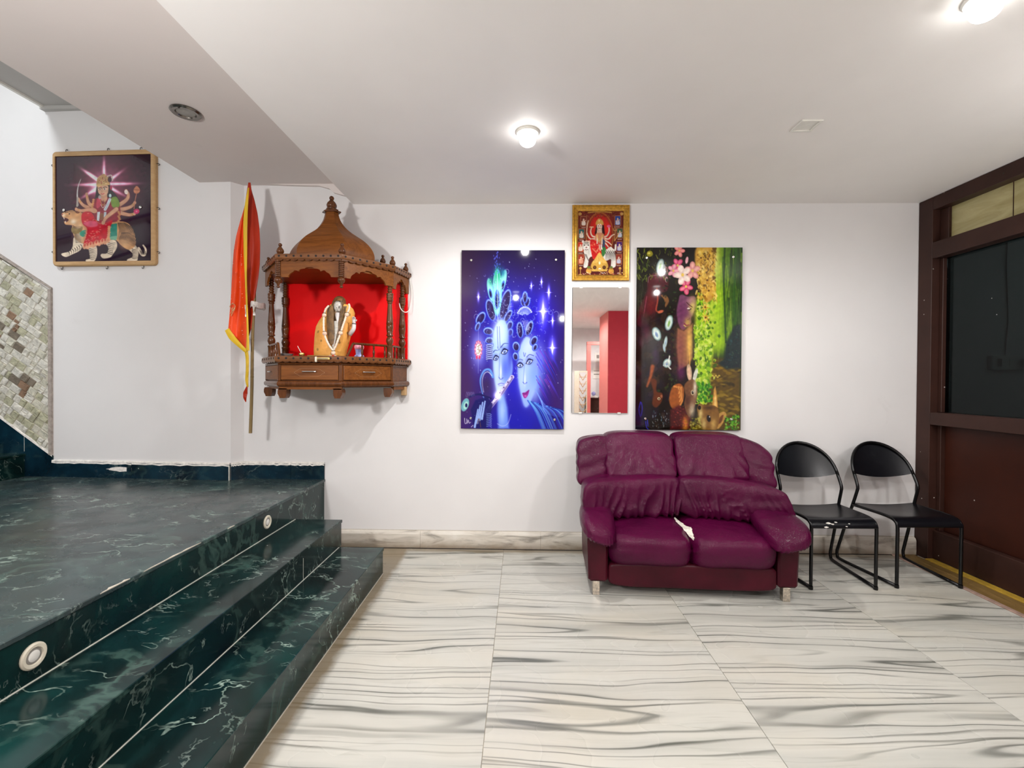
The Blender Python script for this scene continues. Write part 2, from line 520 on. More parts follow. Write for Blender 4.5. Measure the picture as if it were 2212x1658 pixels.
M['lamp_on'] = plain('glowing lamp lens', (1, 1, 1, 1), 0.5, emit=((1, 0.98, 0.95, 1), 14.0))
M['fill_globe_on'] = plain('glowing fill globe', (1, 1, 1, 1), 0.5, emit=((1, 0.975, 0.96, 1), 355.0))  # strong glow for the globe added over the platform
M['fill_globe_dim'] = plain('softly glowing fill globe', (1, 1, 1, 1), 0.5, emit=((1, 0.975, 0.96, 1), 88.0))
M['marigold'] = plain('yellow cloth', (0.75, 0.36, 0.06, 1), 0.7, var=0.25, scale=18, bump=0.3)
M['hooks'] = plain('blackened wire', (0.03, 0.026, 0.02, 1), 0.5, 0.6)

def leather():
    t = NT('burgundy leather')
    c = t.coord()
    big = t.noise(c, 2.5, 4)
    a = t.ramp(big, [(0.3, (0.048, 0.0014, 0.020, 1)), (0.7, (0.090, 0.0025, 0.036, 1))])
    # scuffed lower edges and paint flecks
    sp = t.n('TexVoronoi', feature='F1'); t.L(c, sp.inputs['Vector']); sp.inputs['Scale'].default_value = 14.0
    spk = t.ramp(sp.outputs['Distance'], [(0.02, 1.0), (0.035, 0.0)])
    a = t.mix(t.math('MULTIPLY', spk, t.ramp(t.noise(c, 5, 1), [(0.60, 0.0), (0.64, 0.8)])), a, (0.5, 0.4, 0.38, 1))
    t.base(a)
    t.rough(t.ramp(t.noise(c, 5, 4), [(0.3, 0.19), (0.7, 0.27)])); t.b.inputs['Specular IOR Level'].default_value = 0.20
    grain = t.n('TexVoronoi', feature='DISTANCE_TO_EDGE'); t.L(c, grain.inputs['Vector']); grain.inputs['Scale'].default_value = 210
    wr = t.noise(t.coord(scale=(1, 1, 1)), 9, 5, 0.6, 1.2)
    h = t.math('ADD', t.math('MULTIPLY', grain.outputs[0], 0.25), t.math('MULTIPLY', wr, 1.0))
    t.bump(h, 0.45, 0.016)
    return t.mat
M['leather'] = leather()

def leather_side():
    t = NT('dark red leatherette'); c = t.coord()
    t.base(t.ramp(t.noise(c, 5, 5), [(0.3, (0.030, 0.0016, 0.006, 1)), (0.75, (0.062, 0.004, 0.012, 1))]))
    t.rough(0.40); t.b.inputs['Specular IOR Level'].default_value = 0.2; t.bump(t.noise(c, 120, 3), 0.1, 0.002)
    return t.mat
M['leather_side'] = leather_side()

def perforated():
    t = NT('perforated black steel')
    c = t.coord(scale=(1, 1, 1))
    # round holes in a regular screen
    sep = t.n('SeparateXYZ'); t.L(c, sep.inputs[0])
    k = 2 * pi / 0.0085
    sx = t.math('SINE', t.math('MULTIPLY', sep.outputs['X'], k))
    vz = t.math('ADD', sep.outputs['Z'], t.math('MULTIPLY', sep.outputs['Y'], 1.0))
    sz = t.math('SINE', t.math('MULTIPLY', vz, k))
    h = t.math('MULTIPLY', sx, sz)
    hole = t.ramp(h, [(0.35, 0.0), (0.6, 1.0)])
    sp = t.n('TexVoronoi', feature='F1'); t.L(c, sp.inputs['Vector']); sp.inputs['Scale'].default_value = 15.0
    spk = t.ramp(sp.outputs['Distance'], [(0.03, 1.0), (0.05, 0.0)])
    a = t.mix(hole, (0.004, 0.004, 0.006, 1), (0.001, 0.001, 0.001, 1))
    a = t.mix(t.math('MULTIPLY', spk, t.ramp(t.noise(c, 6, 1), [(0.62, 0.0), (0.66, 0.8)])), a, (0.5, 0.5, 0.48, 1))
    t.base(a); t.rough(0.25); t.b.inputs['Specular IOR Level'].default_value = 0.3
    inv = t.math('SUBTRACT', 1.0, hole)
    t.bump(inv, 0.12, 0.002)
    return t.mat
M['perf'] = perforated()

def brown_paint(name, col):
    t = NT(name); c = t.coord()
    a = t.ramp(t.noise(c, 4, 5), [(0.3, tuple(x * 0.8 for x in col) + (1,)), (0.7, tuple(x * 1.2 for x in col) + (1,))])
    sp = t.n('TexVoronoi', feature='F1'); t.L(c, sp.inputs['Vector']); sp.inputs['Scale'].default_value = 16.0
    spk = t.ramp(sp.outputs['Distance'], [(0.055, 1.0), (0.08, 0.0)])
    a = t.mix(t.math('MULTIPLY', spk, t.ramp(t.noise(c, 7, 1), [(0.60, 0.0), (0.64, 0.9)])), a, (0.55, 0.50, 0.46, 1))
    t.base(a); t.rough(0.42); t.b.inputs['Specular IOR Level'].default_value = 0.2
    return t.mat
M['brown'] = brown_paint('dark brown enamel', (0.036, 0.015, 0.011))
M['brown_p'] = brown_paint('maroon brown panel', (0.034, 0.008, 0.004))
M['sill'] = wood('worn varnished threshold', (0.12, 0.07, 0.02, 1), (0.24, 0.15, 0.05, 1), 0.5, 0.1, 1)
M['sill_e'] = plain('pink stone edge', (0.30, 0.20, 0.16, 1), 0.6, var=0.3, scale=25)
M['yellow'] = plain('yellow painted strip', (0.36, 0.22, 0.02, 1), 0.6, var=0.25, scale=12)

def tinted_glass():
    t = NT('dark tinted glass')
    nt = t.t
    tr = t.n('BsdfTransparent'); tr.inputs[0].default_value = (0.105, 0.13, 0.14, 1)
    gl = t.n('BsdfGlossy'); gl.inputs['Roughness'].default_value = 0.06; gl.inputs[0].default_value = (0.9, 0.9, 0.9, 1)
    fr = t.n('Fresnel'); fr.inputs[0].default_value = 1.25
    mx = t.n('MixShader'); t.L(fr.outputs[0], mx.inputs[0]); t.L(tr.outputs[0], mx.inputs[1]); t.L(gl.outputs[0], mx.inputs[2])
    # paint flecks
    c = t.coord(); sp = t.n('TexVoronoi', feature='F1'); t.L(c, sp.inputs['Vector']); sp.inputs['Scale'].default_value = 13.0
    spk = t.ramp(sp.outputs['Distance'], [(0.025, 1.0), (0.045, 0.0)])
    fac = t.math('MULTIPLY', spk, t.ramp(t.noise(c, 5, 1), [(0.56, 0.0), (0.6, 0.9)]))
    df = t.n('BsdfDiffuse'); df.inputs[0].default_value = (0.5, 0.5, 0.48, 1)
    m2 = t.n('MixShader'); t.L(fac, m2.inputs[0]); t.L(mx.outputs[0], m2.inputs[1]); t.L(df.outputs[0], m2.inputs[2])
    t.L(m2.outputs[0], t.out.inputs[0])
    return t.mat
M['tint'] = tinted_glass()

def yellow_glass():
    t = NT('yellowed transom glass'); c = t.coord()
    f = t.noise(t.coord(scale=(1, 1.2, 5)), 3, 4, 0.6, 1.0)
    t.base(t.ramp(f, [(0.3, (0.42, 0.36, 0.15, 1)), (0.7, (0.60, 0.53, 0.27, 1))]))
    t.rough(0.25); t.b.inputs['Transmission Weight'].default_value = 0.25
    return t.mat
M['yglass'] = yellow_glass()

def mirror_mat():
    t = NT('old mirror glass'); c = t.coord()
    f = t.noise(c, 12, 5, 0.6, 1.0)
    t.base(t.ramp(f, [(0.3, (0.84, 0.84, 0.82, 1)), (0.7, (0.92, 0.92, 0.90, 1))]))
    t.b.inputs['Metallic'].default_value = 1.0
    t.rough(t.ramp(f, [(0.55, 0.012), (0.8, 0.05)]))
    return t.mat
M['mirror'] = mirror_mat()

def print_mat(name, rough=0.12, coat=0.0, spec=0.5):
    t = NT(name)
    a = t.n('Attribute'); a.attribute_name = 'ink'
    t.base(a.outputs['Color']); t.rough(rough)
    t.b.inputs['Specular IOR Level'].default_value = spec
    if coat: t.b.inputs['Coat Weight'].default_value = coat; t.b.inputs['Coat Roughness'].default_value = 0.02
    return t.mat
M['print_gloss'] = print_mat('print under acrylic', 0.04, 0.0, 0.38)
M['print_lam'] = print_mat('laminated print', 0.05, 0.0, 0.38)
M['print_soft'] = print_mat('printed paper', 0.5)
# ------------------------------------------------------------------ the setting
XR = 3.028          # door wall
YB = 3.60           # back wall
ZC = 2.69           # false ceiling
REAR = -5.2

# floor: a bed of grout and large white marble slabs with recessed joints
fl = MB().box(-5.3, 4.8, REAR, 3.75, -0.06, -0.004).build('floor', M['grout'], kind='structure')
tag(fl, 'grey veined white marble floor of large slabs')
xs = [-2.23, -1.18, -0.131, 0.92, 1.965, 2.832]
ys = [3.60, 0.95, -1.7, -3.4, REAR]
wm = [white_marble(k) for k in (1.0, 4.3, 7.9)]
k = 0
for i in range(len(xs) - 1):
    for j in range(len(ys) - 1):
        g = 0.0011
        MB().box(xs[i] + g, xs[i + 1] - g, ys[j + 1] + g, ys[j] - g, -0.02, 0.0, b=0.0009).build('marble_slab', wm[(i + 2 * j) % 3], fl)
        k += 1

wb = MB().box(-2.2, 4.9, YB, YB + 0.15, -0.06, 3.2).build('wall_back', M['wall'], kind='structure')
wl = MB().prism([(-2.2, YB), (-2.262, 3.53), (-5.3, 3.665), (-5.3, 3.9), (-2.2, 3.9)], 'z', -0.06, 5.2).build('wall_left', M['wall'], kind='structure')
MB().box(-5.45, -5.3, REAR, 3.9, -0.06, 5.2).build('wall_stairwell', M['wall'], kind='structure')
MB().box(-5.45, 5.0, REAR - 0.15, REAR, -0.06, 5.2).build('wall_rear', M['wall'], kind='structure')
wr = MB().box(XR, XR + 0.15, REAR, 0.95, -0.06, 3.0).build('wall_right', M['wall'], kind='structure')
MB().box(-1.332, 5.0, REAR, YB + 0.05, ZC, ZC + 0.16).build('ceiling', M['ceil'], kind='structure')
MB().box(-5.45, -1.25, REAR, 3.9, 5.2, 5.3).build('ceiling_stairwell', M['ceil'], kind='structure')
bm_ = MB().box(-2.514, -1.30, REAR, YB - 0.002, 2.839, 3.62).build('beam', M['beam'], kind='structure')
MB().box(-2.514, -1.3, REAR, 3.9, 3.62, 5.2).build('wall_over_beam', M['wall'], kind='structure')
# ragged strip of plaster left where the false ceiling meets the wall
rag = []
for u, v in ((560, 398), (640, 401), (690, 402), (712, 408), (722, 417), (748, 424), (764, 436), (770, 437)):
    rag.append(at(u, v, y=3.585))
pts = [(p.x, p.z) for p in rag] + [(rag[-1].x, 2.90), (rag[0].x, 2.90)]
MB().prism(pts[::-1], 'y', 3.572, YB).build('trim_1', M['beam'], kind='structure')
# landing slab of the upper floor beside the beam
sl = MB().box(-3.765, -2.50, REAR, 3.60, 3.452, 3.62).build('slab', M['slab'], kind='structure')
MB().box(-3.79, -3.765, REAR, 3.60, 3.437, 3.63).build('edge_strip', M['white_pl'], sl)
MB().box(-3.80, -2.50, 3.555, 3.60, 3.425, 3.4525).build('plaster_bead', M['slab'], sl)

# right-hand side behind the tinted glass: a plain back room
MB().box(4.75, 4.9, REAR, 3.75, -0.06, 3.0).build('wall_back_room', M['wall'], kind='structure')
MB().box(XR + 0.15, 4.9, 0.75, 0.95, -0.06, 3.0).build('wall_back_room_end', M['wall'], kind='structure')

# marble skirting along the back wall: separate pieces with dirty joints
def skirt_mat():
    t = NT('dirty white marble skirting'); c = t.coord(scale=(1, 1, 1))
    sep = t.n('SeparateXYZ'); t.L(c, sep.inputs[0])
    n1 = t.noise(t.coord(scale=(1.4, 1, 6)), 2.2, 5, 0.6, 0.8)
    a = t.ramp(n1, [(0.34, (0.24, 0.22, 0.19, 1)), (0.5, (0.58, 0.54, 0.47, 1)), (0.7, (0.66, 0.63, 0.57, 1))])
    hz = t.math('ADD', t.math('MULTIPLY', sep.outputs['Z'], 7.0), t.math('MULTIPLY', t.noise(c, 6, 4), 0.6))
    dirt = t.ramp(hz, [(0.30, 0.9), (0.80, 0.0)])
    a = t.mix(dirt, a, (0.27, 0.215, 0.15, 1))
    pt = t.ramp(t.math('ADD', t.math('MULTIPLY', sep.outputs['Z'], 7.0), t.math('MULTIPLY', t.noise(c, 5, 3), 0.5)), [(1.0, 0.0), (1.06, 1.0)])
    a = t.mix(pt, a, (0.72, 0.69, 0.65, 1))
    t.base(a); t.rough(0.55)
    return t.mat
M['skirt'] = skirt_mat()
bb = MB().box(-1.575, XR - 0.002, 3.594, YB - 0.0005, 0.0, 0.135).build('baseboard_back', M['grout'], kind='structure')
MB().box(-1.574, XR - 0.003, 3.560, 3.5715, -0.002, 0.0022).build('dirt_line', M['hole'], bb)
bx = [-1.574, -0.788, 0.154, 1.02, 1.90, 2.60, 3.024]
for i in range(len(bx) - 1):
    prof = [(3.5945, 0.001), (3.572, 0.001), (3.570, 0.03), (3.572, 0.108), (3.579, 0.124), (3.5945, 0.132)]
    MB().prism(prof, 'x', bx[i] + 0.0007, bx[i + 1] - 0.0007).build('skirting_piece', M['skirt'], bb)

# ------------------------------------------------------------------ green marble platform with its steps
st = thing('step_platform', None, None)
tag(st, 'dark green marble platform with two steps down to the white floor', None, None, 'structure')
XP, X1, X2 = -1.555, -1.236, -0.936
Y1, Y2 = 3.133, 3.095
R = 0.1756
yn = -1.6
MB().box(-5.28, XP - 0.012, yn, 3.66, 0.0, 3 * R - 0.021).build('platform_core', M['green'], st)
MB().box(-5.29, XP + 0.006, yn, 3.655, 3 * R - 0.020, 3 * R, b=0.003).build('platform_top', M['green_top'], st)
for y0, y1 in ((yn, 1.15), (1.15, Y1 - 0.004), (Y1 - 0.003, 3.598)):
    MB().box(XP - 0.012, XP - 0.001, y0 + 0.0006, y1 - 0.0006, 0.0 if y0 > 3 else 2 * R, 3 * R - 0.0205).build('riser', M['green'], st)
# middle step
MB().box(XP - 0.004, X1 - 0.012, yn, Y1 - 0.006, 0.0, 2 * R - 0.0205).build('step_core', M['green'], st)
MB().box(XP - 0.002, X1 + 0.006, yn, Y1 + 0.004, 2 * R - 0.020, 2 * R, b=0.0025).build('tread', M['green'], st)
ys1 = at(655, 1222, x=X1).y
for y0, y1 in ((yn, 0.9), (0.9, ys1), (ys1, Y1)):
    MB().box(X1 - 0.012, X1, y0 + 0.0006, y1 - 0.0006, R, 2 * R - 0.0205).build('riser', M['green'], st)
# lower step
MB().box(X1 - 0.004, X2 - 0.012, yn, Y2 - 0.006, 0.0, R - 0.0205).build('step_core', M['green'], st)
MB().box(X1 - 0.002, X2 + 0.006, yn, Y2 + 0.004, R - 0.020, R, b=0.0025).build('tread', M['green'], st)
for y0, y1 in ((yn, 0.9), (0.9, Y2)):
    MB().box(X2 - 0.012, X2, y0 + 0.0006, y1 - 0.0006, 0.0, R - 0.0205).build('riser', M['green'], st)
# pale joints where riser meets tread
for x, y, z in ((XP, Y1, 2 * R), (X1, Y2, R)):
    MB().box(x - 0.001, x + 0.0035, yn, y - 0.004, z - 0.001, z + 0.0025).build('joint_line', M['joint'], st)
MB().box(X2 - 0.001, X2 + 0.004, yn, Y2, -0.001, 0.0025).build('joint_line', M['grout'], st)
MB().box(X1 - 0.0005, X1 + 0.0012, ys1 - 0.0012, ys1 + 0.0012, R + 0.004, 2 * R - 0.05).build('joint_line', M['joint'], st)
# chipped nosing: pale filler patches on the platform edge
for (yc, L) in ((2.02, 0.34), (1.72, 0.13), (2.42, 0.06)):
    pts = []
    for q in range(9):
        a = q / 8
        pts.append((XP + 0.0065 - abs(random.gauss(0, 0.006)) - 0.004 * sin(pi * a), yc - L / 2 + L * a))
    pts = [(XP + 0.0066, yc - L / 2)] + pts[1:-1] + [(XP + 0.0066, yc + L / 2)]
    MB().prism(pts[::-1], 'z', 3 * R - 0.003, 3 * R + 0.0004).build('worn_edge', M['grout'], st)

# green skirting of the platform along the walls
def wall_left_y(x): return 3.53 + (x + 2.262) / (-5.3 + 2.262) * (3.665 - 3.53)
sk = thing('baseboard_left', None, None); tag(sk, 'dark blue green marble skirting above the platform', None, None, 'structure')
ZT = 3 * R
def skirt_seg(xa, ya, xb, yb, th=0.012, h=0.121):
    d = Vector((xb - xa, yb - ya)); n = Vector((d.y, -d.x)).normalized() * th
    if n.y > 0: n = -n
    m = MB().prism([(xa, ya), (xb, yb), (xb + n.x, yb + n.y), (xa + n.x, ya + n.y)], 'z', ZT, ZT + h)
    m.build('skirting_piece', M['green_skirt'], sk)
    # broken plaster lip over the piece
    top = []
    N = 14
    m = MB()
    rows = []
    for q in range(N + 1):
        a = q / N
        x, y = xa + d.x * a, ya + d.y * a
        hh = 0.006 + 0.010 * abs(sin(q * 1.9 + xa * 5)) * random.uniform(0.3, 1)
        rows.append([(x, y, ZT + h + 0.014), (x + n.x * 0.9, y + n.y * 0.9, ZT + h + 0.012), (x + n.x * 1.06, y + n.y * 1.06, ZT + h - hh), (x + n.x * 1.0, y + n.y * 1.0, ZT + h - hh - 0.003), (x, y, ZT + h - 0.02)])
    m.grid(rows)
    m.build('plaster_lip', M['plaster'], sk)
xw = -3.745
for xa, xb in ((-3.745, -3.07), (-3.07, -2.262)):
    skirt_seg(xa + 0.001, wall_left_y(xa), xb - 0.001, wall_left_y(xb))
skirt_seg(-2.262, 3.53, -2.2, YB - 0.001)
skirt_seg(-2.2, YB, -1.82, YB)
skirt_seg(-1.818, YB, XP + 0.002, YB)
MB().box(-2.268, -2.262, 3.512, 3.5195, ZT, ZT + 0.115).build('joint_line', M['joint'], sk)
# bare patch on the skirting
def blob(cx, cz, rx, rz, n=22):
    return [(cx + rx * cos(2 * pi * i / n) * random.uniform(0.72, 1.1), cz + rz * sin(2 * pi * i / n) * random.uniform(0.6, 1.1)) for i in range(n)]
pb = at(268, 1013, y=3.57)
MB().prism(blob(pb.x, pb.z, 0.145, 0.02), 'y', wall_left_y(pb.x) - 0.0135, wall_left_y(pb.x) - 0.008).build('bare_patch', M['plaster'], sk)

# stairs going up to the left against the wall
sa = thing('stair_flight', None, None); tag(sa, 'dark green marble stairs going up to the left from the platform', None, None, 'structure')
for q in range(5):
    x0 = -3.965 - 0.285 * q
    z1 = ZT + 0.183 * (q + 1)
    if x0 < -5.25: break
    MB().box(-5.295, x0 - 0.004, 2.45, wall_left_y(x0) - 0.002, z1 - 0.183, z1 - 0.018).build('riser', M['green'], sa)
    MB().box(max(-5.295, x0 - 0.32), x0 + 0.006, 2.44, wall_left_y(x0) - 0.002, z1 - 0.018, z1, b=0.003).build('tread', M['green'], sa)
# stringer plate on the wall following the flight
pA, pB = at(0, 893, y=3.62), at(117, 984, y=3.60)
s0 = (pB.z - pA.z) / (pB.x - pA.x)
xl = -5.28
o = MB().prism([(pB.x, ZT), (pB.x, pB.z), (xl, pB.z + s0 * (xl - pB.x)), (xl, ZT)], 'y', 3.588, 3.66).build('trim_2', M['green_skirt'], kind='structure')
xj = -3.97
MB().box(xj - 0.001, xj + 0.001, 3.5865, 3.589, ZT + 0.2, pB.z + s0 * (xj - pB.x)).build('joint_line', M['joint'], o)
m = MB(); rows = []
for q in range(28):
    x = pB.x + (xl - pB.x) * q / 27
    z = pB.z + s0 * (x - pB.x)
    rows.append([(x, 3.60, z + 0.016), (x, 3.582, z + 0.012 + random.uniform(-.004, .004)), (x, 3.581, z - 0.004), (x, 3.59, z - 0.010)])
m.grid(rows, flip=True).build('plaster_lip', M['plaster'], o)

# split stone cladding above the stringer, tile by tile
cl = thing('stone_cladding', None, None); tag(cl, 'split cream and brown stone tiles on the wall beside the stairs', None, None, 'structure')
cA, cB = at(103, 626, y=3.58), at(0, 556, y=3.60)
st_ = (cB.z - cA.z) / (cB.x - cA.x)
xr_ = cA.x
zb_ = lambda x: pB.z + s0 * (x - pB.x) + 0.012
zt_ = lambda x: cA.z + st_ * (x - cA.x)
xl_ = -4.62
outline = [(xr_, zb_(xr_)), (xr_, zt_(xr_)), (xl_, zt_(xl_)), (xl_, zb_(xl_))]
yw = 3.60
MB().prism(outline, 'y', yw - 0.006, 3.66).build('mortar_bed', M['grout'], cl)
def clip(poly, out):
    def side(p, a, b): return (b[0] - a[0]) * (p[1] - a[1]) - (b[1] - a[1]) * (p[0] - a[0])
    # outline is counter-clockwise or clockwise: find its sign
    area = sum(out[i][0] * out[(i + 1) % len(out)][1] - out[(i + 1) % len(out)][0] * out[i][1] for i in range(len(out)))
    sg = 1 if area > 0 else -1
    for i in range(len(out)):
        a, b = out[i], out[(i + 1) % len(out)]
        res = []
        for j in range(len(poly)):
            p, q = poly[j], poly[(j + 1) % len(poly)]
            sp, sq = side(p, a, b) * sg, side(q, a, b) * sg
            if sp >= 0: res.append(p)
            if sp * sq < 0:
                t = sp / (sp - sq); res.append((p[0] + (q[0] - p[0]) * t, p[1] + (q[1] - p[1]) * t))
        poly = res
        if len(poly) < 3: return []
    return poly
def stone(name, col):
    t = NT(name); c = t.coord()
    f = t.noise(c, 26, 6, 0.65, 0.8)
    t.base(t.ramp(f, [(0.3, tuple(x * 0.62 for x in col) + (1,)), (0.7, tuple(min(1, x * 1.18) for x in col) + (1,))]))
    t.rough(0.6); t.bump(t.noise(c, 45, 6, 0.7), 0.9, 0.012)
    return t.mat
M['stones'] = [stone('cream stone', (0.62, 0.60, 0.49)), stone('pale stone', (0.70, 0.68, 0.60)), stone('greenish stone', (0.47, 0.46, 0.32)), stone('brown stone', (0.27, 0.165, 0.10)), stone('grey brown stone', (0.20, 0.165, 0.12))]
ang = math.atan2(-(0.68), 1)   # courses run down to the right like the stairs
ca, sa_ = cos(ang), sin(ang)
rng = random.Random(5)
row = -40; v0 = -1.6; count = 0
pitch = 0.058
while v0 < 1.7:
    u0 = -1.9 + rng.uniform(0, 0.05)
    while u0 < 1.6:
        L = rng.choice((0.036, 0.05, 0.062, 0.075, 0.09))
        if rng.random() < 0.16: sub = [(v0, v0 + pitch * 0.45), (v0 + pitch * 0.5, v0 + pitch)]
        else: sub = [(v0, v0 + pitch)]
        for (va, vb) in sub:
            gx = 0.0014
            quad = [(u0 + gx, va + gx), (u0 + L - gx, va + gx), (u0 + L - gx, vb - gx), (u0 + gx, vb - gx)]
            cx0, cz0 = -4.1, 1.55
            P = [(cx0 + p[0] * ca - p[1] * sa_, cz0 + p[0] * sa_ + p[1] * ca) for p in quad]
            P = clip(P, outline)
            if len(P) < 3: continue
            ar = abs(sum(P[i][0] * P[(i + 1) % len(P)][1] - P[(i + 1) % len(P)][0] * P[i][1] for i in range(len(P)))) / 2
            if ar < 1.2e-4: continue
            cx = sum(p[0] for p in P) / len(P); cz = sum(p[1] for p in P) / len(P)
            # brown tiles in rough diamonds, the rest cream
            dm = min(abs(cx - a) / 0.085 + abs(cz - b) / 0.115 for a, b in ((-4.03, 1.66), (-3.98, 1.28), (-4.2, 1.70), (-4.42, 1.52), (-4.36, 1.16), (-4.5, 1.9)))
            if dm < 1.0: mi = rng.choice((3, 3, 4, 2))
            elif rng.random() < 0.05: mi = rng.choice((3, 4))
            else: mi = rng.choice((0, 0, 1, 1, 1, 2))
            h = rng.uniform(0.007, 0.016)
            n = len(P)
            ins = [(cx + (p[0] - cx) * 0.80, cz + (p[1] - cz) * 0.80) for p in P]
            verts = [(p[0], yw - 0.004, p[1]) for p in P] + [(p[0], yw - h * rng.uniform(0.45, 1.0), p[1]) for p in P] + \
                    [(p[0], yw - h * rng.uniform(0.8, 1.5), p[1]) for p in ins] + [(cx + rng.uniform(-.006, .006), yw - h * rng.uniform(0.7, 1.4), cz)]
            fc = []
            for i in range(n):
                j = (i + 1) % n
                fc += [(i, j, n + j, n + i), (n + i, n + j, 2 * n + j, 2 * n + i), (2 * n + i, 2 * n + j, 3 * n)]
            MB().add(verts, fc).build('tile', M['stones'][mi], cl); count += 1
        u0 += L
    v0 += pitch
M['border'] = plain('grey brown mortar', (0.33, 0.285, 0.25, 1), 0.8, var=0.25, scale=40, bump=0.4)
# plaster border on the right edge of the cladding
MB().box(xr_, xr_ + 0.024, yw - 0.022, 3.64, zb_(xr_) - 0.02, zt_(xr_) + 0.006).build('border_strip', M['border'], cl)
m = MB()
m.prism([(xr_ + 0.024, zt_(xr_) + 0.004), (xr_ + 0.024, zt_(xr_) + 0.020), (xl_, zt_(xl_) + 0.016), (xl_, zt_(xl_) + 0.001)], 'y', yw - 0.018, 3.64).build('border_strip', M['border'], cl)

# ------------------------------------------------------------------ door wall on the right: brown timber partition with a transom
dr = thing('door_1', None, None, (0, 0, 0)); tag(dr, 'dark brown timber door partition with tinted glass and yellow transom', None, None, 'structure')
XI = XR + 0.075
DY0 = 0.97
def dbox(name, x0, x1, y0, y1, z0, z1, m, b=0.003):
    return MB().box(x0, x1, y0, y1, z0, z1, b=b).build(name, m, dr)
dbox('jamb', XR, XR + 0.13, 3.48, 3.598, 0.0, 2.688, M['brown'])
dbox('jamb', XR, XR + 0.13, DY0, DY0 + 0.115, 0.0, 2.688, M['brown'])
dbox('head_rail', XR, XR + 0.13, DY0 + 0.117, 3.478, 2.592, 2.688, M['brown'])
dbox('transom_rail', XR, XR + 0.12, DY0 + 0.117, 3.478, 2.233, 2.352, M['brown'])
dbox('lock_rail', XR, XR + 0.12, DY0 + 0.117, 3.478, 1.006, 1.098, M['brown'])
dbox('bottom_rail', XR + 0.035, XR + 0.12, DY0 + 0.117, 3.478, 0.012, 0.222, M['brown'])
dbox('panel', XI + 0.01, XI + 0.035, DY0 + 0.118, 3.447, 0.2225, 1.0055, M['brown_p'])
for z0, z1 in ((0.2225, 1.0055), (1.0985, 2.2325)):
    # slim stop beads on the jambs
    dbox('stop_bead', XI - 0.02, XI + 0.035, 3.448, 3.4785, z0, z1, M['brown'])
dbox('stop_bead', XI - 0.02, XI + 0.035, 3.41, 3.4785, 2.3525, 2.5915, M['brown'])
pn = MB().box(XI + 0.006, XI + 0.0105, DY0 + 0.1175, 3.4475, 1.0985, 2.2325).build('pane', M['tint'], dr); tag(pn, 'dark tinted glass')
yt = 2.99
for y0, y1 in ((DY0 + 0.118, 2.0), (2.004, yt - 0.002), (yt + 0.002, 3.4095)):
    p = MB().box(XI + 0.0, XI + 0.006, y0, y1, 2.3525, 2.5915).build('pane', M['yglass'], dr); tag(p, 'yellowed glass')
MB().box(XI - 0.003, XI + 0.009, yt - 0.0018, yt + 0.0018, 2.3525, 2.5915).build('glazing_joint', M['brown'], dr)
# nails along the head
for (y, z) in ((3.25, 2.635), (2.98, 2.640)):
    MB().lathe([(0.004, -0.001), (0.004, 0.002), (0.002, 0.004)], (XR, y, z), 8, 'x').map(lambda x, y, z: (2 * XR - x - 0.0, y, z)).build('nail', M['hooks'], dr)
# threshold: pink stone edge, worn timber board, yellow strip
th = thing('trim_3', None, None); tag(th, 'worn wooden threshold board with a yellow strip', None, None, 'structure')
MB().box(2.834, 2.868, REAR, 3.572, -0.02, 0.006, b=0.004).build('stone_edge', M['sill_e'], th)
MB().box(2.869, 2.935, REAR, 3.57, -0.02, 0.004, b=0.002).build('board', M['sill'], th)
MB().box(2.936, 3.005, REAR, 3.57, -0.02, 0.005, b=0.002).build('board', M['sill'], th)
MB().box(3.006, 3.064, REAR, 3.478, -0.02, 0.0115, b=0.003).build('yellow_strip', M['yellow'], th)
# switchboard with its cable on the wall behind the dark glass
sw = thing('switchboard', 'pale switchboard with a hanging cable seen through the dark door glass', 'switch', (4.62, 3.6, 0))
cS = at(2178, 783, y=3.575)
sw.location = (0, 0, 0)
MB().box(cS.x - 0.13, cS.x + 0.13, 3.565, 3.5995, cS.z - 0.055, cS.z + 0.055, b=0.004).build('plate', M['white_pl'], sw)
MB().box(cS.x - 0.095, cS.x - 0.06, 3.558, 3.5655, cS.z - 0.03, cS.z + 0.03, b=0.003).build('rocker', M['black'], sw)
MB().box(cS.x - 0.005, cS.x + 0.025, 3.558, 3.5655, cS.z - 0.03, cS.z + 0.03, b=0.003).build('rocker', M['white_pl'], sw)
MB().lathe([(0.03, 0), (0.03, -0.03), (0.018, -0.045)], (cS.x + 0.09, 3.566, cS.z), 10, 'y').build('plug', M['black'], sw)
MB().tube([(cS.x + 0.0, 3.592, 2.66), (cS.x - 0.01, 3.592, 2.2), (cS.x + 0.01, 3.592, 1.8), (cS.x - 0.01, 3.592, cS.z + 0.054)], 0.004, 6).build('cable', M['black'], sw)
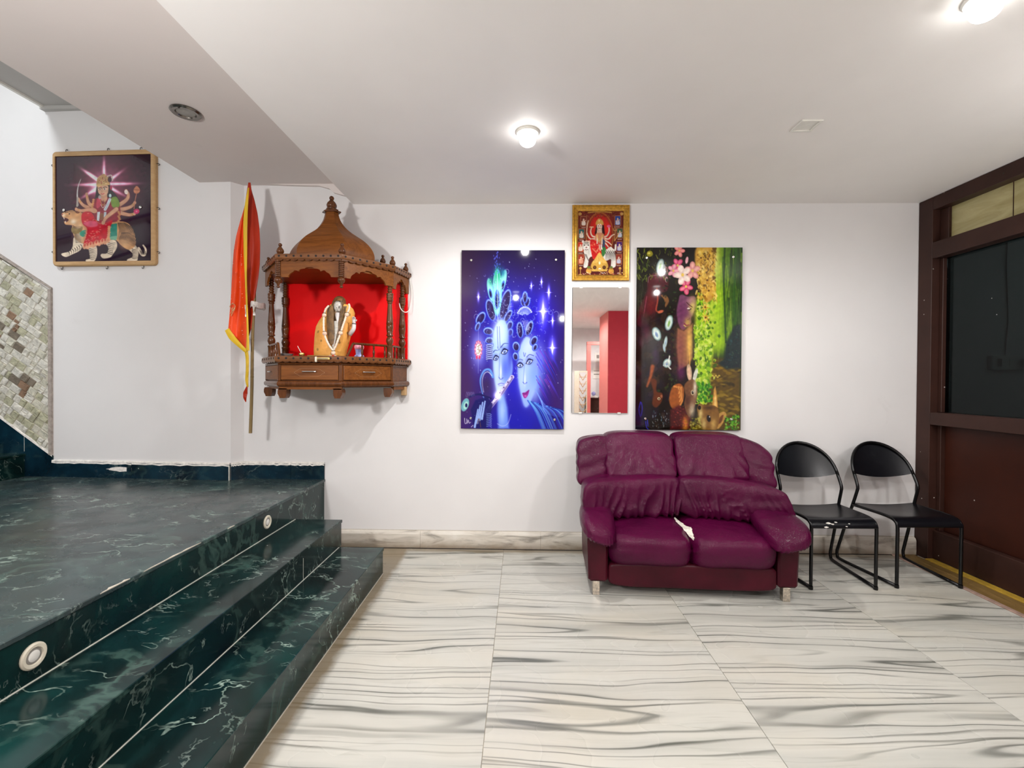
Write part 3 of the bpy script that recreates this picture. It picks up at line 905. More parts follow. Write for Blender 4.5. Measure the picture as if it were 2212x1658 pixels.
# ------------------------------------------------------------------ flat prints, drawn with a little raster painter
class Art:
    """paints in drawing units; the rectangle x0..x1, y0..y1 (y down) becomes w x h print dots"""
    def __init__(s, x0, y0, x1, y1, w, h, base):
        s.w, s.h, s.x0, s.y0 = w, h, x0, y0
        s.sx, s.sy = (x1 - x0) / w, (y1 - y0) / h
        s.X, s.Y = np.meshgrid(x0 + (np.arange(w) + 0.5) * s.sx, y0 + (np.arange(h) + 0.5) * s.sy)
        s.c = np.zeros((h, w, 3)); s.c[:] = base
        s.u = max(s.sx, s.sy)
    def sl(s, x0, y0, x1, y1):
        a = int(max(0, (x0 - s.x0) / s.sx - 2)); b = int(min(s.w, (x1 - s.x0) / s.sx + 3))
        c = int(max(0, (y0 - s.y0) / s.sy - 2)); d = int(min(s.h, (y1 - s.y0) / s.sy + 3))
        if b <= a or d <= c: return None
        return (slice(c, d), slice(a, b))
    def put(s, k, a, col):
        if callable(col): col = col(s.X[k], s.Y[k])
        col = np.asarray(col, float)
        s.c[k] = s.c[k] * (1 - a[..., None]) + col * a[..., None]
    def poly(s, pts, col, soft=None, a=1.0, sm=False):
        if sm: pts = [(p.x, p.y) for p in catmull([(x, y, 0) for x, y in pts], 5, True)]
        P = np.array(pts, float); soft = soft or s.u
        k = s.sl(P[:, 0].min() - soft, P[:, 1].min() - soft, P[:, 0].max() + soft, P[:, 1].max() + soft)
        if k is None: return s
        X, Y = s.X[k], s.Y[k]
        ins = np.zeros(X.shape, bool); d2 = np.full(X.shape, 1e12)
        for i in range(len(P)):
            (ax, ay), (bx, by) = P[i], P[(i + 1) % len(P)]
            c = ((ay > Y) != (by > Y))
            if ay != by: ins ^= c & (X < (bx - ax) * (Y - ay) / (by - ay) + ax)
            l2 = (bx - ax) ** 2 + (by - ay) ** 2 + 1e-9
            t = np.clip(((X - ax) * (bx - ax) + (Y - ay) * (by - ay)) / l2, 0, 1)
            d2 = np.minimum(d2, (X - ax - t * (bx - ax)) ** 2 + (Y - ay - t * (by - ay)) ** 2)
        d = np.sqrt(d2) * np.where(ins, 1, -1)
        s.put(k, np.clip(d / soft + 0.5, 0, 1) * a, col); return s
    def ell(s, cx, cy, rx, ry, col, rot=0.0, soft=None, a=1.0):
        R = max(rx, ry) + (soft or s.u)
        k = s.sl(cx - R, cy - R, cx + R, cy + R)
        if k is None: return s
        X, Y = s.X[k] - cx, s.Y[k] - cy
        c, n = cos(radians(rot)), sin(radians(rot))
        d = (1 - np.sqrt(((X * c + Y * n) / rx) ** 2 + ((-X * n + Y * c) / ry) ** 2)) * min(rx, ry)
        s.put(k, np.clip(d / (soft or s.u) + 0.5, 0, 1) * a, col); return s
    def line(s, pts, w, col, a=1.0, sm=True, w1=None, soft=None):
        if sm and len(pts) > 2: pts = [(p.x, p.y) for p in catmull([(x, y, 0) for x, y in pts], 5)]
        P = np.array(pts, float); w1 = w if w1 is None else w1; soft = soft or s.u
        R = max(w, w1) + soft
        k = s.sl(P[:, 0].min() - R, P[:, 1].min() - R, P[:, 0].max() + R, P[:, 1].max() + R)
        if k is None: return s
        X, Y = s.X[k], s.Y[k]; al = np.zeros(X.shape); n = len(P) - 1
        for i in range(n):
            (ax, ay), (bx, by) = P[i], P[i + 1]
            l2 = (bx - ax) ** 2 + (by - ay) ** 2 + 1e-9
            t = np.clip(((X - ax) * (bx - ax) + (Y - ay) * (by - ay)) / l2, 0, 1)
            d = np.sqrt((X - ax - t * (bx - ax)) ** 2 + (Y - ay - t * (by - ay)) ** 2)
            ww = (w + (w1 - w) * (i + t) / n) / 2
            al = np.maximum(al, np.clip((ww - d) / soft + 0.5, 0, 1) * np.clip(2 * ww / s.u * 0.9, 0, 1))
        s.put(k, al * a, col); return s
    def glow(s, cx, cy, rx, ry, col, a=1.0, add=False, rot=0.0):
        R = max(rx, ry) * 2.6
        k = s.sl(cx - R, cy - R, cx + R, cy + R)
        if k is None: return s
        c, n = cos(radians(rot)), sin(radians(rot))
        X, Y = s.X[k] - cx, s.Y[k] - cy
        g = np.exp(-(((X * c + Y * n) / rx) ** 2 + ((-X * n + Y * c) / ry) ** 2)) * a
        if add: s.c[k] = np.minimum(255, s.c[k] + np.asarray(col, float) * g[..., None])
        else: s.put(k, np.clip(g, 0, 1), col)
        return s
    def star(s, x, y, r, col=(235, 240, 255)):
        s.glow(x, y, r * 0.10, r, col, 1.0, True); s.glow(x, y, r * 0.6, r * 0.07, col, 0.8, True); s.glow(x, y, r * .22, r * .28, col, 0.8, True)
        return s
    def field(s, fx, fy, seed, n=10):
        r = np.random.default_rng(seed); o = np.zeros(s.X.shape)
        for _ in range(n):
            k = r.normal(0, 1, 2)
            o += np.sin(s.X * fx * k[0] + s.Y * fy * k[1] + r.uniform(0, 6.28))
        return o / sqrt(n)
    def grain(s, amt, seed, fx=0.05, fy=0.05):
        s.c *= np.clip(1 + amt * s.field(fx, fy, seed, 14)[..., None], 0.2, 2.0); return s
    def to_mesh(s, name, x0, x1, z0, z1, y, mat, parent):
        h, w = s.h, s.w
        xs = np.linspace(x0, x1, w); zs = np.linspace(z1, z0, h)
        co = np.zeros((h, w, 3)); co[..., 0] = xs[None, :]; co[..., 1] = y; co[..., 2] = zs[:, None]
        me = bpy.data.meshes.new(name)
        nf = (w - 1) * (h - 1)
        me.vertices.add(h * w); me.vertices.foreach_set('co', co.ravel())
        i = (np.arange(h - 1)[:, None] * w + np.arange(w - 1)[None, :])
        q = np.stack([i, i + w, i + w + 1, i + 1], -1).reshape(-1)
        me.loops.add(nf * 4); me.loops.foreach_set('vertex_index', q.astype(np.int32))
        me.polygons.add(nf); me.polygons.foreach_set('loop_start', np.arange(0, nf * 4, 4, dtype=np.int32))
        me.update(calc_edges=True)
        a = np.clip(s.c, 0, 255) / 255.0
        lin = np.where(a <= 0.04045, a / 12.92, ((a + 0.055) / 1.055) ** 2.4)
        at_ = me.attributes.new('ink', 'FLOAT_COLOR', 'POINT')
        at_.data.foreach_set('color', np.concatenate([lin * 0.80, np.ones((h, w, 1))], -1).ravel().astype(np.float32))
        me.materials.append(mat)
        return link(name, me, parent)

def art_blue():
    A = Art(75, 80, 945, 1605, 222, 388, (30, 16, 92))
    r = random.Random(4)
    A.c[:] = np.stack([40 + 26 * np.clip((420 - A.X) / 400, 0, 1), 20 + 14 * np.clip((300 - A.X) / 300, 0, 1), 74 + 26 * np.clip((A.Y - 300) / 900, 0, 1)], -1)
    A.c *= (0.72 + 0.28 * np.clip((A.Y - 80) / 500, 0, 1))[..., None]
    for g in ((400, 620, 170, 330, (28, 28, 205), .9), (740, 680, 170, 330, (34, 22, 200), .85), (560, 1200, 230, 330, (20, 14, 205), .95), (560, 1540, 330, 180, (5, 5, 185), .9), (230, 940, 90, 190, (60, 70, 225), .8), (600, 560, 130, 180, (25, 25, 190), .7), (880, 1400, 80, 260, (52, 12, 100), .85), (110, 1250, 80, 300, (66, 34, 92), .8), (100, 640, 60, 160, (66, 40, 96), .7), (300, 1280, 60, 160, (52, 30, 100), .7)):
        A.glow(*g[:4], g[4], g[5])
    # light bundles on the right
    for x, y, rx, ry in ((765, 600, 34, 110), (845, 910, 28, 80), (812, 440, 12, 55), (845, 680, 10, 45), (220, 480, 10, 40), (475, 560, 26, 60), (665, 385, 8, 32), (750, 350, 8, 34)):
        A.glow(x, y, rx, ry, (120, 130, 235), 0.8, True); A.star(x, y, ry * 0.7, (190, 195, 245))
    # hair bunches and curls
    def paisley(cx, cy, rx, ry, rot, dark=(38, 24, 78)):
        A.ell(cx, cy, rx + 13, ry + 14, (40, 60, 205), rot, 5, .8); A.ell(cx + 1, cy - 2, rx + 7, ry + 7, (110, 150, 240), rot, 4, .9); A.ell(cx - 1, cy, rx + 4, ry + 4, (190, 215, 250), rot, 4, .75); A.ell(cx, cy + 3, rx + 1, ry + 1, (44, 54, 170), rot); A.ell(cx, cy + 5, rx - 3, ry - 4, dark, rot, 4); A.glow(cx - rx * .3, cy - ry * .2, rx * .4, ry * .5, (70, 60, 130), .7)
    for q in ((325, 590, 30, 85, -14), (445, 540, 34, 120, 14), (470, 640, 16, 50, 30), (305, 770, 34, 24, 8), (315, 850, 28, 20, -5), (485, 720, 18, 32, 20), (490, 780, 15, 26, 15), (240, 660, 26, 50, 30), (215, 730, 12, 30, 20)):
        paisley(*q)
    for q in range(8):
        A.line([(290, 890 + q * 17), (318, 884 + q * 17), (345, 894 + q * 16)], 8, (200, 220, 255), 0.8); A.line([(294, 897 + q * 17), (318, 892 + q * 17), (342, 902 + q * 16)], 5, (20, 16, 80), 0.9)
    # crown feathers
    def feather(cx, cy, rx, ry, rot, tip):
        A.ell(cx, cy, rx, ry, (120, 205, 205), rot, a=.95); A.ell(cx, cy + ry * .1, rx * .72, ry * .8, (150, 225, 215), rot, a=.9)
        A.ell(cx, cy + ry * .30, rx * .55, ry * .42, (70, 110, 210), rot); A.ell(cx, cy + ry * .34, rx * .34, ry * .27, (14, 12, 70), rot)
        A.glow(cx, cy - ry * .75, rx * .7, ry * .35, tip, .9)
    feather(322, 420, 26, 100, -10, (30, 140, 120)); feather(425, 350, 26, 105, 12, (30, 110, 150)); feather(378, 440, 40, 200, 0, (20, 160, 110))
    A.line([(378, 270), (382, 420), (385, 690)], 5, (200, 240, 255), .8)
    for q in range(40):
        A.ell(372 + r.gauss(0, 16), 90 + r.random() * 200, 2.2, 6, (90, 110, 255), a=.8)
    # first face
    F1 = [(352, 770), (378, 705), (410, 672), (450, 690), (474, 770), (484, 860), (496, 960), (512, 1060), (506, 1140), (480, 1200), (440, 1262), (392, 1296), (368, 1230), (352, 1120), (345, 980), (342, 860)]
    A.poly(F1, (142, 184, 252), 16, sm=True)
    A.glow(420, 900, 70, 160, (170, 205, 255), .7); A.glow(400, 770, 40, 90, (232, 242, 255), .85); A.glow(385, 1100, 22, 130, (228, 240, 255), .8)
    A.glow(400, 800, 60, 110, (200, 225, 255), .95); A.glow(395, 1090, 48, 170, (190, 218, 255), .9); A.glow(450, 1080, 40, 120, (70, 90, 225), .75); A.glow(410, 1260, 40, 60, (225, 235, 255), .8)
    A.glow(490, 930, 22, 170, (40, 40, 190), .8)
    for x in (384, 402):
        A.line([(x - 4, 730), (x, 840), (x + 4, 910)], 4, (40, 50, 170), .8)
    A.line([(384, 905), (394, 932), (408, 908)], 4, (40, 50, 170), .8)
    A.line([(350, 948), (364, 932), (386, 936)], 9, (50, 56, 150), .85, w1=4); A.line([(414, 906), (438, 876), (474, 876)], 10, (50, 56, 150), .85, w1=4)
    def eye(cx, cy, w, h, rot):
        t = sin(radians(rot)) * w
        A.glow(cx, cy - h * .3, w * 1.2, h * .9, (60, 70, 190), .7)
        A.poly([(cx - w * 1.15, cy + 4 - t), (cx - w * .3, cy - h * .72), (cx + w * .6, cy - h * .62), (cx + w * 1.2, cy - 2 + t), (cx + w * .5, cy + h * .6), (cx - w * .5, cy + h * .66)], (14, 14, 74), 4, sm=True)
        A.poly([(cx - w * .95, cy + 5 - t), (cx - w * .2, cy - h * .45), (cx + w * .5, cy - h * .4), (cx + w * .95, cy + t), (cx + w * .4, cy + h * .40), (cx - w * .4, cy + h * .46)], (222, 232, 255), 4, sm=True)
        A.ell(cx + 1, cy, h * .40, h * .46, (90, 120, 215)); A.ell(cx + 1, cy, h * .30, h * .34, (150, 180, 240)); A.ell(cx + 1, cy + 1, h * .17, h * .22, (10, 10, 50)); A.ell(cx - 3, cy - 5, 3, 4, (255, 255, 255))
        A.line([(cx - w * 1.2, cy + 6 - t), (cx - w * .3, cy - h * .74), (cx + w * .6, cy - h * .64), (cx + w * 1.25, cy - 4 + t)], 6, (10, 10, 60))
    eye(370, 1000, 19, 30, -15); eye(442, 945, 24, 34, -18)
    A.line([(402, 960), (400, 1060), (402, 1130), (396, 1160)], 5, (90, 120, 230), .7); A.line([(398, 1165), (412, 1182), (430, 1168)], 8, (60, 70, 200), .8); A.glow(412, 1120, 8, 60, (240, 248, 255), .9)
    A.line([(392, 1224), (414, 1214), (440, 1218)], 9, (120, 120, 230), .9); A.line([(396, 1236), (415, 1234), (436, 1230)], 8, (150, 160, 245), .8)
    # necks and shoulder light
    A.poly([(390, 1330), (440, 1310), (470, 1420), (485, 1600), (395, 1600), (385, 1440)], (110, 150, 250), 24, a=.9); A.glow(425, 1450, 30, 120, (170, 205, 255), .9)
    A.line([(385, 1560), (430, 1580), (475, 1555), (500, 1480)], 5, (190, 200, 255), .7)
    # second face
    F2 = [(552, 1010), (560, 950), (582, 880), (625, 815), (672, 850), (706, 930), (720, 1020), (722, 1120), (712, 1230), (682, 1330), (650, 1398), (622, 1416), (598, 1370), (574, 1270), (556, 1150)]
    A.poly(F2, (140, 175, 252), 18, sm=True)
    A.glow(640, 1080, 70, 190, (175, 205, 255), .75); A.glow(655, 930, 40, 80, (236, 242, 255), .85); A.glow(690, 1230, 44, 130, (205, 220, 255), .8)
    A.glow(640, 960, 60, 120, (195, 215, 255), .9); A.glow(700, 1150, 70, 190, (120, 160, 255), .85); A.glow(595, 1180, 34, 120, (185, 210, 255), .85); A.glow(625, 1370, 30, 50, (150, 180, 255), .8); A.glow(740, 1000, 50, 130, (120, 130, 250), .7)
    eye(574, 1060, 22, 30, 10); eye(652, 1030, 24, 32, -25)
    A.line([(552, 1022), (572, 1008), (596, 1016)], 6, (60, 66, 165), .85); A.line([(630, 990), (654, 968), (688, 978)], 7, (60, 66, 165), .85)
    A.line([(612, 1040), (606, 1130), (602, 1200)], 4, (80, 110, 235), .7); A.line([(600, 1204), (614, 1218), (632, 1206)], 7, (50, 60, 200), .8); A.glow(616, 1180, 7, 50, (235, 245, 255), .8)
    A.poly([(594, 1298), (618, 1290), (630, 1282), (652, 1268), (648, 1300), (630, 1334), (610, 1338)], (150, 30, 150), sm=True); A.line([(596, 1300), (622, 1304), (650, 1272)], 4, (70, 10, 90)); A.glow(622, 1322, 10, 8, (230, 120, 200), .8)
    A.line([(602, 950), (610, 985), (620, 955)], 5, (60, 70, 190), .8)
    for q in ((572, 760, 20, 60, -6), (650, 745, 20, 58, 18), (690, 850, 20, 34, 25), (540, 900, 22, 32, -10), (700, 905, 12, 22, 20), (598, 520, 16, 34, -10), (630, 520, 16, 34, 14), (612, 480, 14, 40, 0), (536, 985, 16, 26, -10)):
        paisley(*q)
    for q in range(12):
        a = radians(-160 + q * 12); A.line([(612 + 20 * cos(a), 640 + 20 * sin(a)), (612 + 62 * cos(a), 640 + 75 * sin(a))], 6, (150, 170, 250), .9); A.ell(612 + 62 * cos(a), 640 + 75 * sin(a), 6, 8, (190, 205, 255))
    for q in range(7):
        A.line([(590 + q * 8, 680), (600 + q * 8, 700 + q * 6), (612 + q * 6, 760)], 4, (200, 215, 255), .7)
    for q in range(150):
        x, y = r.gauss(430, 95), r.gauss(640, 130)
        if q % 3 == 0: x, y = r.gauss(640, 80), r.gauss(680, 110)
        if 352 < x < 495 and y > 690 or 560 < x < 715 and y > 830: continue
        R_ = r.uniform(6, 22); a0 = r.uniform(0, 6.28)
        A.line([(x + R_ * cos(a0 + k * .8), y + 1.3 * R_ * sin(a0 + k * .8)) for k in range(5)], 3.2, r.choice(((160, 185, 250), (90, 110, 240), (200, 215, 255), (30, 30, 120))), .75)
    # purple feathery hair and the streaks of the robe
    for q in range(34):
        x = 745 + r.random() * 130; y = 980 + r.random() * 380
        A.line([(x - 40, y - 70), (x, y), (x + 45, y + 90)], 7, r.choice(((110, 30, 170), (70, 40, 220), (150, 60, 190), (40, 60, 230))), .7, w1=1)
    for q in range(30):
        x = 640 + q * 7
        A.line([(x, 1360 + q * 2), (x + 60 + q * 2, 1460), (x + 130 + q * 3, 1640)], 9, r.choice(((70, 140, 235), (110, 180, 245), (20, 40, 190), (8, 10, 120), (60, 120, 225))), .85, w1=4)
    for q in range(6):
        A.line([(700 + q * 12, 1260 + q * 20), (790, 1400 + q * 12), (915, 1470 + q * 6)], 7, (120, 160, 255), .7, w1=2)
    # flute and the playing hand
    A.line([(285, 1470), (400, 1320), (508, 1160)], 34, (200, 190, 235), sm=False); A.line([(290, 1476), (404, 1330), (510, 1172)], 12, (90, 70, 150), .7, sm=False)
    for q in range(14):
        t = q / 13; A.ell(288 + 218 * t, 1458 - 300 * t, 6, 7, (70, 50, 120) if q % 2 else (245, 240, 255))
    A.glow(385, 1320, 26, 30, (255, 255, 255), 1.0, True)
    A.line([(345, 1160), (318, 1100), (270, 1110), (240, 1190), (258, 1300), (290, 1400)], 22, (95, 150, 235), w1=6); A.line([(336, 1150), (305, 1118), (272, 1135), (256, 1200), (268, 1290)], 7, (215, 230, 255), .8); A.glow(290, 1230, 34, 70, (52, 30, 92), .95)
    A.poly([(160, 1440), (200, 1360), (300, 1330), (345, 1400), (300, 1600), (190, 1600)], (10, 10, 96), 12, a=.9)
    A.line([(150, 1330), (230, 1310), (330, 1345)], 16, (16, 12, 90))
    for q, (x, y) in enumerate(((215, 1500), (235, 1465), (255, 1440), (275, 1430))):
        A.line([(x - 20, y + 90), (x - 6, y + 10), (x + 6, y - 60)], 18, (150, 180, 245), w1=12); A.line([(x - 10, y + 90), (x + 2, y + 10), (x + 12, y - 60)], 4, (30, 30, 120), .8)
    A.line([(215, 1560), (230, 1520), (245, 1590)], 8, (90, 60, 70), .8)
    for q in range(8): A.line([(295, 1480 + q * 15), (320, 1474 + q * 15), (335, 1486 + q * 15)], 6, (140, 170, 240), .7)
    # lone feather eye at the lower left, script and small curls
    A.ell(112, 1400, 30, 58, (110, 175, 190), 18); A.ell(118, 1405, 18, 34, (170, 225, 215), 18); A.ell(122, 1405, 10, 18, (20, 20, 90))
    for P in ([(108, 1515), (112, 1560), (128, 1550), (126, 1520)], [(130, 1560), (140, 1530), (146, 1556), (160, 1550)], [(165, 1590), (180, 1575)]): A.line(P, 4, (235, 235, 250))
    for q in range(5): A.line([(120 + q * 14, 1330), (126 + q * 14, 1290), (136 + q * 14, 1320)], 3, (170, 175, 230), .7)
    # medallion with the syllable
    A.glow(222, 930, 50, 120, (190, 190, 255), .75)
    for q in range(12):
        a = 2 * pi * q / 12; A.ell(222 + 27 * cos(a), 925 + 62 * sin(a), 9, 16, (200, 70, 110), 0, a=.85); A.ell(222 + 27 * cos(a), 925 + 62 * sin(a), 5, 10, (240, 190, 220), a=.9)
    A.ell(222, 928, 21, 50, (240, 238, 250)); 
    for P in ([(212, 905), (224, 900), (224, 922), (214, 926), (228, 932), (226, 958), (210, 956)], [(227, 934), (238, 928), (236, 946)], [(222, 890), (231, 894), (236, 884)]): A.line(P, 5, (150, 120, 50))
    A.ell(208, 995, 8, 16, (210, 70, 120)); A.ell(232, 995, 8, 16, (210, 70, 120))
    A.line([(222, 690), (222, 1130)], 3, (200, 210, 255), .55, sm=False); A.line([(140, 925), (330, 925)], 2.5, (200, 210, 255), .5, sm=False)
    for q in range(300):
        x, y = r.gauss(500, 240), r.gauss(800, 380)
        if not (85 < x < 935 and 90 < y < 1595): continue
        if 340 < x < 500 and 700 < y < 1300: continue
        if 560 < x < 720 and 850 < y < 1410: continue
        A.ell(x, y, r.uniform(1.2, 3.2), r.uniform(1.6, 4.5), (205, 212, 255), a=r.uniform(.35, .95))
    return A

def art_green():
    A = Art(60, 50, 965, 1612, 228, 394, (22, 16, 12))
    r = random.Random(9)
    g = np.clip((A.X - 560) / 380, 0, 1)
    base = np.stack([20 + 0 * g, 16 + 30 * g, 12 + 4 * g], -1)
    lime = np.array((150, 190, 24)); dk = np.array((26, 62, 8))
    t = np.clip((A.X - 700) / 240, 0, 1)[..., None]
    forest = lime * (1 - t) + dk * t
    m = np.clip((A.X - 660) / 80, 0, 1)[..., None] * np.clip((1020 - A.Y) / 120, 0, 1)[..., None]
    A.c[:] = base * (1 - m) + forest * m
    # trunks of the lit forest
    for q in range(70):
        x = r.uniform(730, 965); y = r.uniform(40, 760)
        dkq = (x - 720) / 240
        A.line([(x, y), (x + r.uniform(-14, 14), y + 130), (x + r.uniform(-20, 20), y + 300)], r.uniform(4, 12), r.choice(((60, 110, 10), (30, 70, 8), (120, 165, 24), (16, 44, 6), (150, 180, 50))) if dkq > .3 else r.choice(((180, 205, 40), (140, 185, 20), (110, 160, 16))), .7, w1=3)
    for q in range(60):
        x = r.uniform(850, 965); y = r.uniform(50, 720)
        A.line([(x, y), (x + r.uniform(-12, 12), y + 110), (x + r.uniform(-16, 16), y + 240)], r.uniform(3, 9), r.choice(((14, 36, 6), (24, 56, 8), (50, 92, 16), (96, 130, 40), (10, 26, 4))), .75, w1=2)
    A.glow(735, 160, 34, 190, (232, 226, 120), .9); A.glow(760, 560, 50, 240, (160, 200, 30), .7); A.glow(790, 850, 60, 60, (150, 190, 24), .8)
    A.line([(812, 60), (806, 330), (820, 620), (830, 860)], 16, (24, 56, 10), .8); A.line([(905, 60), (895, 420), (905, 760)], 22, (40, 86, 14), .8)
    # blue-black stump at right and the golden ground
    A.poly([(690, 1000), (960, 1000), (965, 1620), (560, 1620), (640, 1300)], (84, 62, 12), 40)
    for q in range(90):
        x, y = r.uniform(680, 960), r.uniform(1010, 1480)
        A.ell(x, y, r.uniform(12, 40), r.uniform(6, 16), r.choice(((140, 110, 20), (60, 44, 8), (108, 90, 18), (34, 26, 6), (170, 140, 40))), r.uniform(-30, 30), 8, .55)
    A.poly([(830, 860), (900, 720), (958, 700), (962, 1080), (840, 1090), (760, 1040), (815, 1000)], (14, 32, 40), 22, a=.92)
    for q in range(26):
        x, y = r.uniform(820, 955), r.uniform(760, 1090); A.ell(x, y, r.uniform(4, 16), r.uniform(3, 10), r.choice(((30, 66, 70), (60, 90, 60), (10, 22, 40))), r.uniform(0, 90), 4, .6)
    for q in range(5): A.ell(720 + q * 14, 1145 + (q % 2) * 12, 10, 7, (222, 196, 80), a=.8)
    # dark left side: maroon animal shapes, mossy corner
    A.poly([(70, 700), (90, 560), (150, 430), (160, 310), (230, 260), (300, 250), (335, 320), (330, 410), (290, 440), (240, 520), (230, 610), (160, 640), (120, 720)], (70, 16, 26), 26, sm=True)
    A.glow(250, 300, 50, 40, (112, 38, 56), .8); A.glow(190, 520, 40, 110, (96, 18, 20), .8); A.line([(236, 400), (244, 500), (232, 590), (280, 600)], 12, (170, 70, 50), .8); A.line([(150, 470), (130, 600), (112, 690)], 7, (150, 70, 90), .6)
    A.ell(318, 325, 12, 24, (190, 150, 150)); A.ell(320, 330, 6, 13, (16, 8, 8)); A.line([(300, 250), (318, 220), (326, 270)], 10, (150, 80, 80)); A.line([(160, 350), (170, 300), (230, 290)], 4, (190, 180, 170), .6)
    A.poly([(270, 460), (320, 465), (340, 510), (310, 560), (300, 500)], (120, 80, 44), 8, sm=True); A.ell(270, 600, 26, 12, (180, 90, 60), -20, 6)
    for q in range(170):
        x, y = r.uniform(60, 400), r.uniform(50, 320)
        if r.random() < .5: x = r.uniform(60, 200)
        A.line([(x, y), (x + r.uniform(-16, 16), y + r.uniform(10, 34))], r.uniform(3, 8), r.choice(((60, 82, 16), (104, 126, 30), (30, 44, 10), (20, 24, 10), (140, 150, 50))), .7, sm=False)
    for q in range(80):
        A.line([(r.uniform(60, 150), r.uniform(250, 640))] * 1 + [(r.uniform(60, 130), r.uniform(300, 700))], 2.5, r.choice(((60, 66, 40), (36, 40, 26), (90, 92, 60))), .4, sm=False)
    A.ell(172, 105, 26, 26, (170, 160, 40), a=.8); A.ell(165, 100, 12, 10, (214, 206, 90), a=.9)
    for q in range(150):
        x, y = r.uniform(62, 420), r.uniform(640, 1600)
        A.ell(x, y, r.uniform(10, 44), r.uniform(14, 60), r.choice(((44, 30, 40), (30, 22, 18), (52, 20, 26), (26, 24, 44), (60, 44, 30), (20, 14, 12))), r.uniform(-30, 30), 18, .5)
    A.glow(150, 780, 40, 90, (92, 44, 66), .6); A.glow(230, 960, 34, 80, (60, 52, 92), .5); A.glow(110, 860, 26, 60, (90, 40, 50), .5)
    # dark garland down the middle and the bunch of flowers
    for q in range(260):
        x = 385 + r.gauss(0, 60) - (0 if q % 3 else 40); y = r.uniform(50, 1380)
        A.ell(x, y, r.uniform(5, 18), r.uniform(4, 12), r.choice(((14, 22, 14), (24, 40, 18), (40, 60, 26), (12, 12, 18), (52, 48, 24))), r.uniform(0, 180), 4, .7)
    # the profile
    A.poly([(440, 455), (500, 470), (560, 470), (578, 540), (560, 580), (545, 620), (530, 655), (532, 690), (520, 715), (494, 730), (470, 755), (445, 745), (420, 690), (408, 600), (420, 520)], (110, 62, 92), 10, sm=True)
    A.glow(540, 560, 30, 80, (206, 190, 96), .9); A.glow(450, 600, 40, 90, (96, 42, 78), .8); A.glow(500, 690, 26, 40, (190, 160, 70), .8); A.glow(520, 510, 30, 26, (170, 120, 130), .7)
    A.line([(498, 566), (512, 584), (530, 574)], 7, (34, 16, 20)); A.line([(492, 520), (512, 540), (540, 560)], 7, (70, 40, 40), .9); A.line([(560, 600), (572, 590)], 5, (30, 14, 20)); A.ell(508, 572, 12, 7, (220, 200, 190)); A.line([(474, 700), (490, 716), (514, 712)], 9, (120, 44, 60)); A.line([(470, 715), (486, 726)], 6, (210, 190, 90)); A.line([(520, 650), (514, 664), (498, 668)], 5, (90, 50, 50), .8)
    A.poly([(415, 740), (470, 760), (545, 700), (540, 820), (545, 1000), (500, 1060), (430, 1100), (410, 900)], (150, 98, 66), 18, a=.95); A.glow(520, 870, 26, 130, (232, 190, 90), .9); A.glow(440, 900, 40, 140, (130, 70, 70), .7); A.glow(450, 1120, 40, 70, (96, 34, 86), .8); A.line([(512, 870), (524, 1000), (520, 1080)], 8, (226, 170, 80), .8)
    # lime leaf curtain
    A.poly([(575, 480), (640, 440), (720, 470), (740, 700), (720, 980), (690, 1250), (620, 1330), (590, 1100), (560, 760)], (164, 196, 44), 30, .9)
    A.glow(660, 620, 60, 130, (206, 220, 80), .7); A.glow(620, 900, 50, 150, (190, 212, 90), .7); A.glow(650, 1220, 40, 90, (40, 110, 12), .8)
    for q in range(620):
        y = r.uniform(440, 1380); x = 625 + r.gauss(0, 48) - (y - 900) * 0.02
        if x < 560 + (26 if y < 720 else 0): x = 590 + r.random() * 100
        A.ell(x, y, r.uniform(5, 16), r.uniform(8, 22), r.choice(((170, 205, 36), (130, 180, 24), (196, 216, 76), (80, 130, 16), (44, 84, 10), (150, 190, 40), (206, 220, 110))), r.uniform(-40, 40), 4, .8)
    for q in range(60):
        A.ell(640 + r.gauss(0, 40), r.uniform(1200, 1370), 9, 14, r.choice(((40, 120, 10), (24, 84, 8), (60, 150, 20))), r.uniform(-40, 40), 4, .8)
    # yellow blossoms
    A.poly([(572, 52), (725, 52), (722, 260), (738, 400), (720, 480), (660, 520), (620, 440), (590, 330), (565, 240)], (196, 146, 56), 18, sm=True)
    for x, y, rx, ry in ((640, 90, 50, 30), (690, 200, 30, 60), (600, 220, 30, 50), (680, 380, 40, 70), (630, 300, 30, 40)): A.glow(x, y, rx, ry, (232, 192, 92), .8)
    for q in range(60): A.ell(r.uniform(570, 735), r.uniform(60, 500), r.uniform(5, 14), r.uniform(4, 10), (84, 52, 14), r.uniform(0, 180), 6, .6)
    for q in range(120):
        x, y = r.uniform(570, 735), r.uniform(55, 480); 
        A.line([(x, y), (x + r.uniform(-16, 16), y + r.uniform(0, 30)), (x + r.uniform(-22, 22), y + r.uniform(20, 60))], r.uniform(10, 26), r.choice(((206, 160, 44), (226, 186, 72), (160, 110, 24), (96, 66, 16), (238, 206, 110))), .85, w1=3)
    for cx, cy in ((610, 140), (670, 150), (600, 290), (665, 330), (680, 420), (650, 560), (655, 650)):
        for k in range(8):
            a = k * 0.785 + r.random() * .4; A.line([(cx, cy), (cx + 40 * cos(a), cy + 52 * sin(a))], 14, r.choice(((230, 190, 80), (214, 168, 56), (190, 136, 40))), .9, sm=False, w1=4)
        A.ell(cx, cy, 8, 8, (90, 50, 12))
